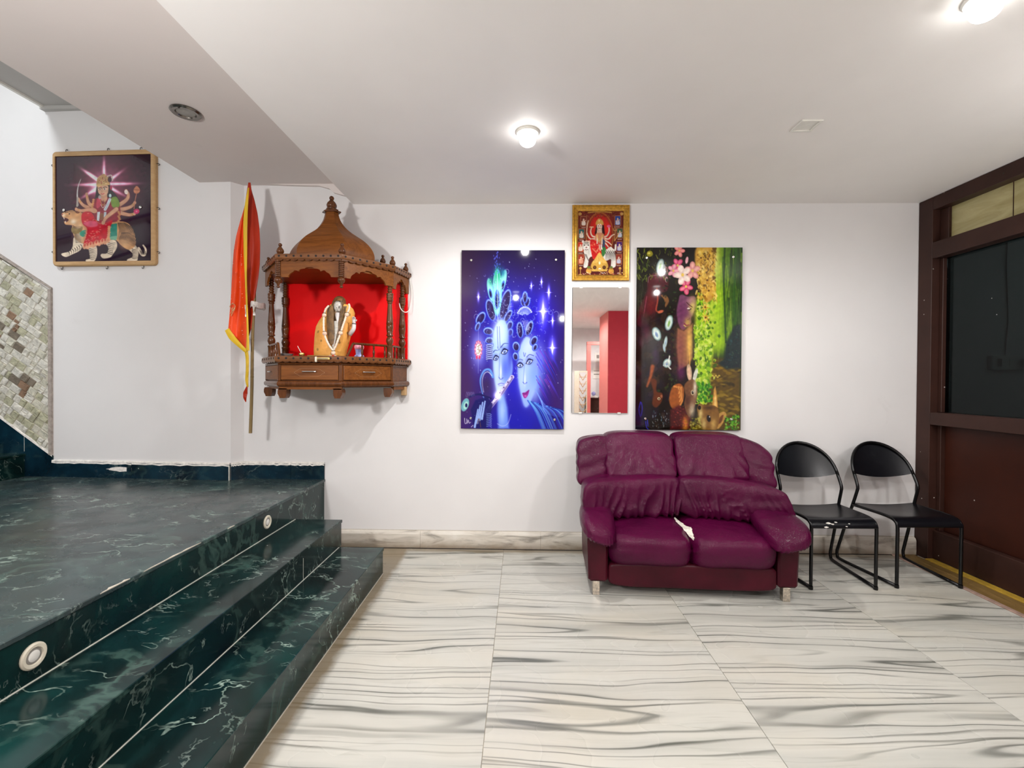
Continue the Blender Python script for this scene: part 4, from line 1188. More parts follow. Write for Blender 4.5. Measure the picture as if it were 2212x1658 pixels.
    # pink and white blossoms
    def blossom(cx, cy, R, c1, c2, n=5, rot=0.0):
        for k in range(n):
            a = rot + 2 * pi * k / n
            A.ell(cx + R * .6 * cos(a), cy + R * .8 * sin(a), R * .42, R * .62, c1, math.degrees(a) + 90, 5); A.ell(cx + R * .62 * cos(a), cy + R * .84 * sin(a), R * .24, R * .42, c2, math.degrees(a) + 90, 8, .8)
        A.ell(cx, cy, R * .2, R * .24, (226, 190, 90))
    blossom(425, 80, 40, (226, 120, 120), (244, 170, 160)); blossom(412, 205, 46, (206, 60, 110), (236, 130, 160), rot=.4); blossom(375, 250, 42, (216, 130, 150), (240, 180, 190)); blossom(540, 250, 56, (220, 140, 140), (240, 186, 170), rot=.9); blossom(485, 385, 50, (200, 60, 100), (236, 140, 160), rot=.2); blossom(455, 285, 62, (236, 206, 196), (250, 236, 224), rot=.6); A.ell(490, 160, 12, 30, (232, 170, 180), 10)
    for (x, y, w, h, ro) in ((262, 210, 30, 64, 15), (342, 695, 32, 66, 12), (237, 790, 36, 60, -20), (315, 860, 14, 50, 8), (303, 910, 10, 34, -10), (330, 1040, 34, 40, 30)):
        A.ell(x, y, w, h, (120, 150, 150), ro, 6); A.ell(x, y, w * .74, h * .82, (206, 222, 214), ro, 8); A.ell(x, y + h * .1, w * .3, h * .4, (110, 160, 60) if y < 760 else (90, 120, 170), ro, 8, .8)
    A.line([(350, 980), (340, 1060), (360, 1090)], 10, (220, 220, 210)); A.line([(300, 1060), (330, 1030), (345, 1070)], 12, (170, 180, 180))
    # arms and squirrel on the lower left
    A.line([(205, 1070), (190, 1150), (160, 1240)], 34, (150, 76, 40), w1=14, soft=14); A.poly([(190, 1180), (240, 1190), (240, 1280), (290, 1300), (284, 1370), (240, 1420), (205, 1390), (215, 1290)], (92, 44, 24), 12, sm=True); A.ell(262, 1345, 12, 12, (214, 190, 150)); A.ell(263, 1346, 6, 6, (10, 6, 4)); A.ell(284, 1325, 9, 14, (150, 90, 60))
    A.poly([(350, 1340), (380, 1240), (440, 1215), (475, 1260), (470, 1360), (420, 1440), (370, 1420)], (150, 80, 34), 10, sm=True)
    for k in range(4): A.line([(392 + k * 20, 1240 + k * 2), (440 + k * 8, 1258 + k * 30), (432 + k * 4, 1300 + k * 34)], 17, (206, 132, 66), w1=11); A.line([(398 + k * 20, 1250 + k * 2), (446 + k * 8, 1270 + k * 30)], 4, (70, 30, 12), .8)
    A.poly([(360, 1440), (430, 1400), (520, 1440), (560, 1600), (360, 1612)], (74, 22, 22), 20, a=.9); A.glow(490, 1560, 24, 60, (230, 150, 40), .9)
    for q in range(60): A.ell(r.uniform(370, 520), r.uniform(1400, 1600), r.uniform(3, 12), r.uniform(3, 8), r.choice(((130, 40, 44), (60, 20, 40), (170, 70, 50))), r.uniform(0, 90), 3, .5)
    # rabbit
    A.ell(520, 1120, 22, 74, (190, 160, 130), -6, 5); A.ell(520, 1130, 12, 54, (220, 180, 150), -6, 5); A.ell(572, 1140, 16, 60, (206, 206, 190), 14, 5)
    A.poly([(476, 1240), (510, 1190), (560, 1180), (586, 1230), (590, 1320), (575, 1390), (555, 1440), (520, 1500), (480, 1400), (490, 1320)], (110, 72, 46), 8, sm=True); A.glow(570, 1250, 14, 70, (226, 216, 190), .9); A.glow(545, 1440, 26, 60, (206, 190, 160), .85); A.glow(510, 1360, 22, 50, (70, 36, 30), .8); A.ell(550, 1290, 14, 22, (210, 190, 150)); A.ell(551, 1290, 9, 15, (10, 6, 6)); A.ell(554, 1284, 3, 4, (255, 255, 255)); A.ell(586, 1375, 8, 8, (60, 30, 30))
    for q in range(30): A.line([(r.uniform(480, 560), r.uniform(1230, 1420))] + [(r.uniform(500, 570), r.uniform(1280, 1480))], 2, r.choice(((60, 36, 24), (170, 130, 96))), .35, sm=False)
    # deer
    A.poly([(720, 1400), (732, 1260), (744, 1232), (760, 1330), (768, 1420)], (196, 140, 60), 6); A.poly([(734, 1400), (742, 1290), (752, 1340), (756, 1410)], (236, 196, 110), 6)
    A.poly([(748, 1560), (770, 1480), (816, 1452), (840, 1480), (812, 1550), (770, 1600)], (186, 140, 66), 6, sm=True); A.poly([(768, 1560), (786, 1500), (816, 1480), (800, 1540)], (110, 62, 30), 8, sm=True)
    A.poly([(594, 1412), (612, 1386), (660, 1400), (720, 1398), (768, 1430), (780, 1520), (750, 1612), (650, 1612), (612, 1500), (592, 1450)], (124, 84, 34), 8, sm=True); A.glow(620, 1470, 18, 60, (216, 190, 120), .9); A.glow(690, 1420, 50, 18, (60, 36, 14), .8); A.glow(730, 1560, 26, 50, (206, 166, 90), .8); A.glow(650, 1560, 20, 50, (206, 180, 110), .8); A.ell(690, 1512, 17, 30, (30, 14, 8), -12); A.ell(692, 1508, 10, 18, (6, 4, 4), -12); A.ell(697, 1498, 4, 6, (240, 240, 230)); A.ell(610, 1420, 14, 18, (26, 14, 8)); A.line([(596, 1350), (612, 1360)], 3, (220, 220, 200))
    for q in range(70): A.ell(r.uniform(830, 950), r.uniform(1480, 1610), r.uniform(4, 14), r.uniform(4, 12), r.choice(((50, 130, 20), (90, 170, 30), (20, 60, 8), (130, 190, 60))), r.uniform(0, 90), 4, .8)
    for q in range(50): A.ell(r.uniform(530, 620), r.uniform(1500, 1612), r.uniform(4, 14), r.uniform(4, 10), r.choice(((150, 140, 40), (90, 90, 24), (190, 180, 80))), r.uniform(0, 90), 4, .7)
    # blue strokes in the dark lower left corner
    for P in ([(105, 1375), (92, 1440), (104, 1500)], [(112, 1380), (120, 1430), (112, 1490)], [(150, 1540), (158, 1590), (175, 1610)], [(165, 1530), (170, 1580)]): A.line(P, 8, (50, 50, 190), .85)
    A.glow(100, 1500, 60, 110, (20, 12, 70), .6)
    for q in range(40): A.ell(r.uniform(210, 350), r.uniform(1440, 1600), 3, r.uniform(3, 12), r.choice(((120, 150, 170), (60, 80, 90), (180, 190, 190))), r.uniform(-30, 30), 3, .6)
    A.grain(.045, 5, 0.12, 0.12)
    return A

SKIN = (214, 158, 124)
def tiger(A, r, body, legs, stripes, white=False):
    c = (206, 146, 92) if not white else (214, 206, 190)
    for P in legs: A.poly(P, c, sm=True)
    A.poly(body, c, sm=True)

def art_durga():
    A = Art(130, 195, 1310, 1480, 226, 246, (40, 14, 30))
    r = random.Random(12)
    A.glow(740, 600, 360, 330, (120, 14, 52), .95); A.glow(900, 420, 220, 220, (84, 10, 40), .6); A.glow(730, 500, 190, 170, (196, 120, 150), .75)
    for a, L in ((0, 380), (180, 330), (-90, 300), (-35, 260), (215, 290), (30, 270), (150, 300), (-145, 280)):
        x, y = 730, 545
        A.glow(x + L * .5 * cos(radians(a)), y + L * .5 * sin(radians(a)), L * .5, 17, (255, 225, 235), .9, True, a)
    A.glow(640, 600, 80, 60, (255, 240, 250), .7, True)
    # tiger
    T = (212, 156, 104); W_ = (234, 216, 190); K = (26, 18, 18)
    A.line([(1150, 1330), (1190, 1400), (1225, 1400), (1235, 1340), (1205, 1290)], 40, W_, w1=18)
    for P in ([(1030, 1250), (1100, 1270), (1145, 1360), (1140, 1440), (1120, 1478), (1015, 1478), (1015, 1455), (1070, 1430), (1070, 1380), (1000, 1310)],
              [(760, 1210), (870, 1230), (885, 1310), (830, 1400), (800, 1430), (720, 1442), (685, 1410), (700, 1385), (760, 1380), (780, 1320), (750, 1260)],
              [(540, 1290), (630, 1290), (640, 1400), (600, 1478), (510, 1478), (505, 1455), (550, 1440), (545, 1370)],
              [(360, 1180), (470, 1260), (430, 1340), (330, 1390), (260, 1418), (208, 1400), (205, 1375), (300, 1350), (340, 1290)]):
        A.poly(P, W_, sm=True)
    A.poly([(340, 1000), (420, 880), (480, 900), (700, 990), (960, 1000), (1060, 1060), (1110, 1180), (1110, 1290), (1030, 1340), (940, 1290), (860, 1220), (700, 1240), (520, 1260), (420, 1240), (350, 1150)], T, sm=True)
    A.glow(420, 1150, 60, 110, W_, .8); A.glow(980, 1270, 60, 60, (236, 190, 140), .6)
    A.poly([(206, 890), (260, 868), (330, 852), (400, 880), (430, 930), (400, 1010), (350, 1034), (310, 1030), (250, 1022), (236, 985), (270, 990), (292, 965), (262, 945), (222, 936)], T, sm=True)
    A.poly([(222, 938), (262, 948), (290, 968), (268, 992), (238, 980)], (70, 14, 22), sm=True); A.glow(350, 990, 40, 34, W_, .9); A.glow(230, 910, 20, 18, W_, .8); A.ell(212, 898, 10, 9, (150, 80, 70)); A.ell(300, 895, 9, 7, K); A.line([(250, 880), (290, 872)], 7, K); A.ell(402, 870, 28, 22, (120, 66, 40), 20)
    A.line([(232, 938), (236, 955)], 7, (250, 245, 230)); A.line([(250, 1000), (254, 984)], 7, (250, 245, 230))
    for q in range(30):
        x = 900 + q * 7.4; y0 = 1015 + max(0, (x - 980) * .55); A.line([(x, y0), (x + 16, y0 + 90), (x - 6, y0 + 200)], 9, K, .9, w1=3) if q % 2 == 0 else A.line([(x + 40, y0 + 120), (x + 10, y0 + 200), (x + 30, y0 + 250)], 7, K, .85, w1=2)
    for q in range(13): A.line([(345 + q * 3, 1040 + q * 17), (390 + q * 4, 1060 + q * 15), (450, 1050 + q * 16)], 8, K, .85, w1=3)
    for q in range(7):
        A.line([(285 + q * 26, 1350 - q * 13), (300 + q * 26, 1374 - q * 13), (298 + q * 24, 1396 - q * 12)], 9, K, .9, w1=4); A.line([(545, 1320 + q * 20), (590, 1330 + q * 20), (636, 1316 + q * 19)], 8, K, .85, w1=3)
        A.line([(775 - q * 3, 1250 + q * 20), (820, 1262 + q * 22), (866 - q * 6, 1250 + q * 20)], 8, K, .85, w1=3); A.line([(1070, 1330 + q * 18), (1100, 1340 + q * 18), (1140, 1326 + q * 18)], 8, K, .85, w1=3)
        A.line([(300 + q * 13, 862), (306 + q * 14, 880), (300 + q * 15, 900)], 6, K, .7, w1=2); A.line([(1165 + q * 11, 1345 + (q * 12 if q < 4 else 90 - q * 12)), (1180 + q * 10, 1400)], 6, K, .7)
    # saddle cloths
    A.poly([(806, 1030), (888, 1020), (888, 1180), (800, 1190)], (40, 140, 120)); A.poly([(790, 1180), (890, 1170), (880, 1222), (780, 1215)], (120, 180, 150)); A.poly([(440, 1110), (500, 1095), (500, 1150), (470, 1178), (430, 1150)], (70, 160, 130), sm=True)
    A.poly([(330, 1060), (400, 1080), (460, 1050), (456, 1100), (390, 1140), (332, 1120)], (150, 126, 80), sm=True)
    # halo hair, arms
    A.poly([(640, 560), (620, 700), (580, 790), (640, 800), (860, 790), (940, 780), (880, 680), (810, 600), (800, 520)], (34, 14, 20), 10)
    arms = [[(660, 850), (560, 830), (470, 790), (415, 720)], [(640, 830), (560, 790), (530, 740), (515, 660)], [(640, 860), (540, 850), (450, 860), (385, 840)], [(850, 830), (930, 790), (1010, 730), (1025, 670), (1000, 630)], [(850, 850), (960, 850), (1060, 820), (1105, 775)], [(870, 860), (950, 900), (1040, 920), (1100, 908)]]
    for P in arms:
        A.line(P, 62, (150, 84, 60), w1=30); A.line(P, 50, SKIN, w1=24)
        A.line([P[-2], P[-1]], 26, SKIN, w1=20)
        A.ell(P[-1][0], P[-1][1], 17, 20, SKIN)
        x, y = (P[-2][0] * .45 + P[-1][0] * .55, P[-2][1] * .45 + P[-1][1] * .55); A.ell(x, y, 13, 6, (206, 150, 70), 60)
    # dress
    A.poly([(600, 740), (680, 700), (790, 710), (900, 740), (930, 900), (900, 990), (760, 1010), (650, 1000), (590, 860)], (150, 30, 50), 8, sm=True)
    A.poly([(455, 900), (520, 870), (590, 900), (640, 1000), (720, 1020), (830, 980), (800, 1080), (770, 1180), (700, 1260), (600, 1290), (480, 1270), (505, 1180), (520, 1080), (460, 1010)], (200, 16, 38), 6, sm=True)
    A.glow(620, 1130, 90, 100, (226, 24, 44), .7); A.glow(540, 950, 50, 60, (214, 22, 40), .7)
    for q in range(46):
        x, y = r.uniform(480, 800), r.uniform(890, 1250); A.line([(x, y), (x + 16, y + r.uniform(-8, 8))], 8, (240, 150, 130), .85, sm=False)
    A.poly([(470, 1010), (560, 985), (640, 1000), (640, 1050), (540, 1056)], (220, 80, 110), 8, sm=True)
    for q in range(9):
        x = 490 + q * 36; A.ell(x, 1290 - q * 9 + (10 if q % 2 else 0), 26, 38, (236, 170, 130), 12, 6, .95); A.ell(x, 1276 - q * 9, 12, 20, (200, 60, 50), 12, 6, .8)
    for q in range(7): A.ell(600 - q * 4, 730 + q * 22, 16, 12, (226, 160, 100), 0, 5, .9); A.ell(905 + (q % 3) * 8, 880 + q * 18, 16, 10, (214, 150, 90), 0, 5, .9); A.ell(790 - q * 2, 1060 + q * 24, 18, 14, (232, 170, 120), 0, 5, .9)
    A.poly([(815, 720), (880, 700), (920, 780), (900, 830), (830, 820)], (120, 150, 50), 8, sm=True); A.poly([(640, 730), (690, 710), (690, 800), (640, 830)], (210, 60, 90), 8, sm=True)
    A.poly([(690, 720), (790, 720), (770, 840), (690, 830)], (130, 30, 50), 6)
    A.line([(800, 730), (770, 800), (742, 850)], 34, (220, 226, 232)); A.line([(800, 730), (770, 800), (742, 850)], 10, (150, 180, 200), .7)
    A.poly([(645, 880), (680, 876), (668, 990), (640, 980)], (214, 224, 228)); A.poly([(728, 880), (758, 880), (750, 990), (722, 990)], (206, 220, 226)); A.ell(700, 935, 26, 46, (150, 90, 60))
    # blessing arm over the lap
    A.line([(880, 850), (800, 910), (745, 960), (720, 1010)], 60, (150, 84, 60), w1=34); A.line([(880, 850), (800, 910), (745, 960), (720, 1010)], 48, (222, 166, 130), w1=28); A.ell(718, 1010, 22, 24, SKIN)
    A.ell(600, 860, 46, 30, SKIN, 20, 6)
    A.line([(690, 790), (715, 830), (745, 790)], 6, (240, 220, 200)); A.line([(684, 740), (715, 800), (752, 740)], 6, (206, 150, 70))
    # head
    A.poly([(700, 640), (760, 640), (765, 730), (720, 760), (690, 720)], SKIN, sm=True); A.ell(718, 752, 10, 10, (150, 70, 60))
    A.poly([(655, 570), (700, 548), (775, 560), (782, 620), (770, 660), (735, 690), (705, 688), (665, 655), (652, 610)], (226, 176, 142), 6, sm=True)
    A.line([(660, 592), (680, 584), (700, 592)], 6, K); A.line([(716, 588), (745, 578), (770, 588)], 6, K); A.ell(678, 606, 13, 7, (245, 240, 235)); A.ell(679, 606, 6, 7, K); A.ell(738, 602, 15, 8, (245, 240, 235)); A.ell(737, 602, 7, 8, K); A.line([(705, 600), (700, 635), (712, 640)], 4, (170, 110, 84)); A.line([(695, 660), (712, 664), (730, 656)], 8, (190, 40, 60)); A.ell(693, 578, 5, 7, (190, 20, 40))
    A.poly([(640, 560), (650, 470), (700, 430), (730, 420), (760, 440), (800, 480), (790, 550), (715, 548)], (196, 150, 96), 6, sm=True); A.poly([(640, 545), (720, 520), (800, 540), (800, 556), (715, 560), (640, 575)], (222, 180, 116))
    for q in range(26): A.ell(r.uniform(655, 785), r.uniform(445, 545), 5, 5, r.choice(((120, 80, 44), (240, 214, 160), (160, 40, 50))))
    A.line([(770, 450), (820, 440), (835, 500)], 14, (206, 190, 180)); A.ell(800, 490, 24, 34, (60, 16, 34)); A.ell(815, 590, 14, 30, (170, 30, 70)); A.ell(804, 684, 16, 22, (200, 226, 226)); A.ell(676, 700, 18, 24, (190, 170, 170))
    # weapons and emblems in the hands
    A.line([(405, 790), (400, 660), (412, 560), (445, 475)], 20, (216, 216, 214), w1=5); A.line([(398, 800), (404, 700)], 24, (170, 160, 150))
    A.line([(1095, 850), (1110, 740), (1128, 660)], 10, (196, 120, 90)); A.poly([(1128, 575), (1168, 620), (1150, 660), (1105, 662), (1090, 620)], (206, 128, 90), sm=True); A.line([(1095, 620), (1165, 625)], 6, (120, 60, 40)); A.ell(1000, 645, 22, 28, (240, 226, 216), -20)
    for k in range(9):
        a = k * .7; A.ell(1125 + 22 * cos(a), 880 + 18 * sin(a), 16, 9, (222, 50, 110), math.degrees(a))
    A.ell(1125, 880, 10, 8, (250, 150, 180))
    A.grain(.05, 8, .05, .05)
    # reflections are left to the gloss of the lamination
    return A

def art_small():
    A = Art(103, 72, 442, 560, 140, 200, (92, 26, 18))
    r = random.Random(21)
    A.c[:] = np.stack([110 - 30 * (A.Y - 72) / 490, 34 - 10 * (A.Y - 72) / 490, 24 + 0 * A.Y], -1)
    A.ell(265, 260, 104, 180, (160, 96, 40)); A.ell(265, 262, 97, 172, (130, 44, 22)); A.ell(265, 262, 84, 160, (176, 22, 16)); A.glow(262, 190, 60, 70, (236, 50, 30), .9); A.glow(320, 210, 30, 60, (236, 40, 30), .7)
    for q in range(120): A.ell(r.uniform(104, 440), r.uniform(74, 120), 4, 3, r.choice(((170, 110, 60), (70, 20, 14), (140, 80, 40))), a=.6)
    A.line([(180, 84), (265, 76), (350, 84)], 10, (180, 130, 60)); A.ell(118, 94, 12, 12, (196, 150, 80)); A.ell(428, 94, 12, 12, (196, 150, 80))
    panels = [(145, 150, (110, 40, 30)), (130, 245, (40, 90, 90)), (124, 345, (190, 50, 36)), (128, 440, (150, 50, 36)), (398, 145, (40, 70, 150)), (414, 240, (60, 90, 60)), (412, 342, (70, 30, 110)), (408, 440, (140, 50, 40))]
    for (x, y, c) in panels:
        A.poly([(x - 25, y - 40), (x + 25, y - 40), (x + 25, y + 40), (x - 25, y + 40)], (150, 90, 60)); A.poly([(x - 19, y - 34), (x + 19, y - 34), (x + 19, y + 34), (x - 19, y + 34)], c)
        A.ell(x, y - 12, 6, 8, (224, 190, 160)); A.poly([(x - 10, y - 2), (x + 10, y - 2), (x + 14, y + 28), (x - 14, y + 28)], r.choice(((226, 210, 196), (214, 150, 120), (200, 200, 220))), sm=True); A.line([(x - 15, y + 4), (x, y), (x + 15, y - 6)], 5, (224, 180, 150)); A.line([(x - 14, y + 48), (x + 14, y + 48)], 4, (230, 220, 200), .8)
    # tiger, white with grey stripes
    Wt = (222, 216, 206); K = (70, 62, 60)
    A.poly([(150, 370), (210, 350), (300, 370), (350, 345), (380, 400), (386, 490), (352, 500), (350, 440), (310, 450), (230, 420), (190, 430), (176, 496), (146, 498), (158, 430)], Wt, sm=True)
    A.line([(345, 350), (378, 372), (384, 330)], 12, Wt)
    for q in range(16): A.line([(300 + q * 5, 372 + (q % 3) * 6), (312 + q * 5, 410), (306 + q * 5, 450)], 4, K, .75, w1=1.5); A.line([(152 + q * 3, 400 + q * 5), (168 + q * 2, 404 + q * 5)], 3.5, K, .7)
    A.ell(166, 338, 31, 38, (206, 196, 184)); A.ell(166, 352, 20, 20, (236, 230, 222)); A.ell(153, 332, 5, 4, (20, 16, 16)); A.ell(181, 332, 5, 4, (20, 16, 16)); A.ell(167, 350, 7, 5, (150, 90, 90)); A.line([(158, 364), (167, 368), (178, 364)], 4, (90, 30, 30)); A.ell(142, 306, 9, 10, Wt); A.ell(190, 306, 9, 10, Wt)
    for q in range(5): A.line([(150 + q * 8, 308), (152 + q * 7, 320)], 3.5, K, .8)
    # goddess
    S2 = (232, 196, 172)
    for P in ([(240, 270), (210, 262), (198, 230), (204, 200)], [(240, 280), (200, 285), (178, 262), (172, 240)], [(240, 290), (205, 305), (165, 300)], [(292, 270), (318, 262), (334, 230), (334, 196)], [(292, 278), (330, 285), (352, 262), (372, 250)], [(292, 290), (330, 310), (352, 330)], [(285, 300), (310, 320), (330, 345)]):
        A.line(P, 16, (150, 90, 70), w1=9); A.line(P, 12, S2, w1=7)
    A.poly([(240, 180), (296, 180), (304, 240), (290, 270), (240, 270), (228, 240)], (50, 16, 16), 5)
    A.poly([(250, 200), (277, 200), (282, 246), (263, 262), (245, 246)], (224, 182, 158), 4, sm=True); A.poly([(236, 250), (262, 238), (296, 250), (300, 330), (234, 330)], (200, 130, 96), 5, sm=True); A.poly([(200, 290), (240, 300), (290, 350), (284, 400), (250, 420), (220, 440), (206, 400), (196, 340)], (206, 30, 30), 5, sm=True); A.poly([(280, 345), (310, 350), (306, 400), (284, 420)], (60, 120, 60), sm=True); A.poly([(288, 280), (306, 300), (304, 350), (286, 345)], (60, 70, 100), 4)
    for q in range(26): A.ell(r.uniform(202, 280), r.uniform(300, 425), 3, 3, (240, 160, 110), a=.8)
    A.line([(215, 360), (240, 380), (268, 340)], 10, (230, 120, 90)); A.line([(262, 330), (270, 370)], 9, S2); A.line([(276, 330), (282, 362)], 9, (240, 236, 230)); A.line([(248, 262), (246, 320)], 7, (236, 220, 200)); A.line([(284, 262), (282, 320)], 7, (236, 220, 200)); A.line([(244, 255), (264, 300), (288, 255)], 8, (214, 170, 90))
    A.ell(263, 190, 20, 25, (236, 206, 186)); A.ell(255, 186, 4, 2.6, (20, 12, 12)); A.ell(272, 186, 4, 2.6, (20, 12, 12)); A.line([(256, 202), (264, 205), (272, 202)], 4, (180, 30, 40)); A.ell(263, 174, 2.4, 4, (190, 20, 30)); A.poly([(236, 178), (240, 148), (262, 128), (288, 148), (292, 178), (264, 168)], (206, 160, 80), 4, sm=True); A.ell(262, 146, 6, 8, (240, 210, 140))
    A.line([(168, 250), (172, 180), (180, 145)], 6, (220, 190, 160)); A.line([(192, 194), (216, 194)], 8, (236, 200, 150)); A.ell(332, 188, 14, 10, (226, 90, 130)); A.line([(376, 300), (380, 220), (376, 190)], 5, (206, 160, 90)); A.line([(366, 205), (370, 220), (388, 220), (390, 205)], 4, (206, 160, 90)); A.line([(376, 300), (398, 262), (404, 240)], 5, (214, 150, 70))
    # golden vessels and lamp along the foot
    A.poly([(200, 500), (215, 455), (240, 440), (265, 400), (290, 440), (318, 455), (330, 500), (300, 520), (230, 520)], (206, 160, 70), 5, sm=True); A.poly([(215, 470), (240, 420), (264, 388), (290, 420), (316, 470), (264, 460)], (226, 180, 90), 5, sm=True)
    for x in (230, 300): A.ell(x, 502, 13, 14, (70, 40, 20)); A.ell(x, 500, 8, 8, (110, 66, 40))
    A.ell(266, 468, 7, 12, (250, 240, 190)); A.ell(268, 520, 12, 14, (240, 226, 200)); A.poly([(200, 516), (330, 516), (318, 532), (212, 532)], (214, 170, 80))
    for x in (186, 352): A.ell(x, 530, 20, 22, (206, 150, 60)); A.ell(x, 508, 14, 10, (150, 110, 50)); A.ell(x, 500, 12, 8, (90, 110, 50))
    for q in range(40): A.ell(r.uniform(110, 436), r.uniform(536, 556), 5, 3, r.choice(((236, 226, 206), (214, 120, 90), (120, 30, 30), (226, 190, 120))), a=.85)
    for x in (124, 418): A.line([(x, 500), (x, 556)], 5, (206, 160, 80)); A.line([(x - 9, 512), (x + 9, 512)], 5, (206, 160, 80)); A.ell(x, 505, 9, 4, (226, 180, 90)); A.ell(x, 556, 12, 4, (206, 160, 80))
    A.grain(.05, 3, .12, .12)
    return A
# ------------------------------------------------------------------ things
def recenter(t, loc):
    """moves a thing's Empty to its base; its parts were modelled at their place in the room"""
    t.location = loc
    T = Matrix.Translation(-Vector(loc)); done = set()
    def go(o):
        for c in o.children:
            if c.data and c.data.name not in done:
                c.data.transform(T); done.add(c.data.name)
            go(c)
    go(t)

# ---- lamps
def globe_lamp(x, y, label):
    t = thing('ceiling_lamp', label, 'lamp', (x, y, ZC))
    MB().lathe([(0.062, 0), (0.066, -0.006), (0.060, -0.014), (0.040, -0.018)], (0, 0, 0), 24).build('base', M['white_pl'], t, True)
    b = MB().sphere((0, 0, -0.047), (0.046, 0.046, 0.034), 20, 12).build('globe', M['lamp_on'], t, True)
    return t
globe_lamp(*LAMPS[0][:2], 'glowing white ceiling lamp above the wall with the pictures')
globe_lamp(*LAMPS[1][:2], 'glowing white ceiling lamp at the top edge near the brown door')
for (a, b, c), w in zip(LAMPS[2:], ('behind the camera, over the middle of the floor', 'behind the camera, close to the door wall', 'far behind, in front of the red stub wall', 'added far behind to brighten the corner past the red stub wall')):
    t = thing('square_ceiling_lamp', 'glowing square ceiling lamp ' + w, 'lamp', (a, b, ZC))
    MB().box(-0.055, 0.055, -0.055, 0.055, -0.006, 0.0, b=0.002).build('frame', M['white_pl'], t)
    MB().box(-0.045, 0.045, -0.045, 0.045, -0.0075, -0.0062).build('diffuser', M['lamp_on'], t)

def wall_globe(name, label, loc, wx):
    # unseen globe on a bracket, added to brighten the ceiling and the room
    t = thing(name, label, 'lamp', loc)
    MB().sphere((0, 0, 0), 0.11, 20, 14).build('globe', M['fill_globe_dim'], t, True)
    MB().tube([(0, 0, 0.105), (0, 0, 0.16), (wx * 0.5, 0, 0.17), (wx, 0, 0.12)], 0.012, 8).build('bracket', M['chrome_d'], t, True)
    return t
wall_globe('wall_fill_globe', 'unseen fill globe added on the right wall to brighten the room', (2.86, 1.42, 2.0), XR - 2.86)
t = thing('hanging_fill_globe', 'unseen fill globe added over the platform to brighten the room', 'lamp', (-1.75, 0.2, 1.95))  # added out of view as fill for ceiling and walls
MB().sphere((0, 0, 0), 0.11, 20, 14).build('globe', M['fill_globe_on'], t, True)
MB().tube([(0, 0, 0.10), (0, 0, 2.839 - 1.95)], 0.006, 8).build('cord', M['hooks'], t, True)
t = thing('recessed_lamp', 'square white ceiling light, switched off', 'lamp', (1.512, 2.506, ZC))
m = MB()
a, b = 0.056, 0.043
for (x0, x1, y0, y1) in ((-a, a, b, a), (-a, a, -a, -b), (-a, -b, -b, b), (b, a, -b, b)):
    m.box(x0, x1, y0, y1, -0.008, 0.0, b=0.002)
m.build('frame', M['white_pl'], t)
MB().box(-b, b, -b, b, -0.002, 0.0).build('diffuser', M['white_pl'], t)

t = thing('round_downlight', 'round dark chrome downlight, switched off, under the beam', 'lamp', (-1.925, 2.60, 2.839))
MB().lathe([(0.076, 0.0), (0.078, -0.006), (0.070, -0.014), (0.052, -0.012), (0.047, -0.003)], (0, 0, 0), 28).build('ring', M['chrome_d'], t, True)
MB().lathe([(0.047, -0.002), (0.047, -0.006), (0.001, -0.007)], (0, 0, 0), 28).build('lens', M['grey_lens'], t, True)
MB().box(0.01, 0.02, -0.074, -0.07, -0.022, -0.012).build('clip', M['hooks'], t)

for (u, v, lab) in ((577, 1127, 'small round cream step light on the marble riser near the wall'), (71, 1416, 'large looking round cream step light at the near end of the riser')):
    p = at(u, v, x=XP - 0.001)
    t = thing('step_light', lab, 'lamp', (XP - 0.001, p.y, p.z), group='step lights in the platform riser')
    MB().lathe([(0.041, 0.0), (0.041, 0.004), (0.036, 0.008), (0.027, 0.007), (0.024, 0.002)], (0, 0, 0), 24, 'x').build('ring', M['cream_pl'], t, True)
    MB().lathe([(0.024, 0.001), (0.024, 0.004), (0.019, 0.0045)], (0, 0, 0), 20, 'x').build('gasket', M['grey_lens'], t, True)
    MB().lathe([(0.019, 0.004), (0.012, 0.007), (0.003, 0.0075)], (0, 0, 0), 16, 'x').build('lens', M['white_pl'], t, True)

# ---- glossy posters on stand-off caps
def poster(name, label, x0, x1, z0, z1, caps, art, mat, grp):
    cx = (x0 + x1) / 2
    t = thing(name, label, 'poster', (cx, YB, z0), group=grp)
    w, h = x1 - x0, z1 - z0
    MB().box(-w / 2, w / 2, -0.026, -0.0225, 0, h).build('acrylic_panel', M['edge_acr'], t)
    art.to_mesh('print', -w / 2 + 0.0004, w / 2 - 0.0004, 0.0004, h - 0.0004, -0.0266, mat, t)
    for (u, v) in caps:
        p = at(u, v, y=YB - 0.027)
        MB().lathe([(0.006, -0.0006), (0.006, -0.0272), (0.0095, -0.0275), (0.0095, -0.031), (0.007, -0.033)], (p.x - cx, 0, p.z - z0), 12, 'y').build('standoff_cap', M['steel'], t, True)
    return t
M['edge_acr'] = plain('dark acrylic edge', (0.03, 0.03, 0.05, 1), 0.15)
poster('blue_poster', 'glossy blue poster of two blue faces with peacock feather crowns', -0.473, 0.326, 0.939, 2.323,
       ((1018, 562), (1201, 561), (1016.7, 902.7), (1198, 906)), art_blue(), M['print_gloss'], None)
poster('green_poster', 'glossy green forest poster of a flowered profile with rabbit and deer above the sofa', 0.879, 1.685, 0.943, 2.344,
       ((1397, 557), (1584, 555), (1394, 904), (1580, 905)), art_green(), M['print_gloss'], None)

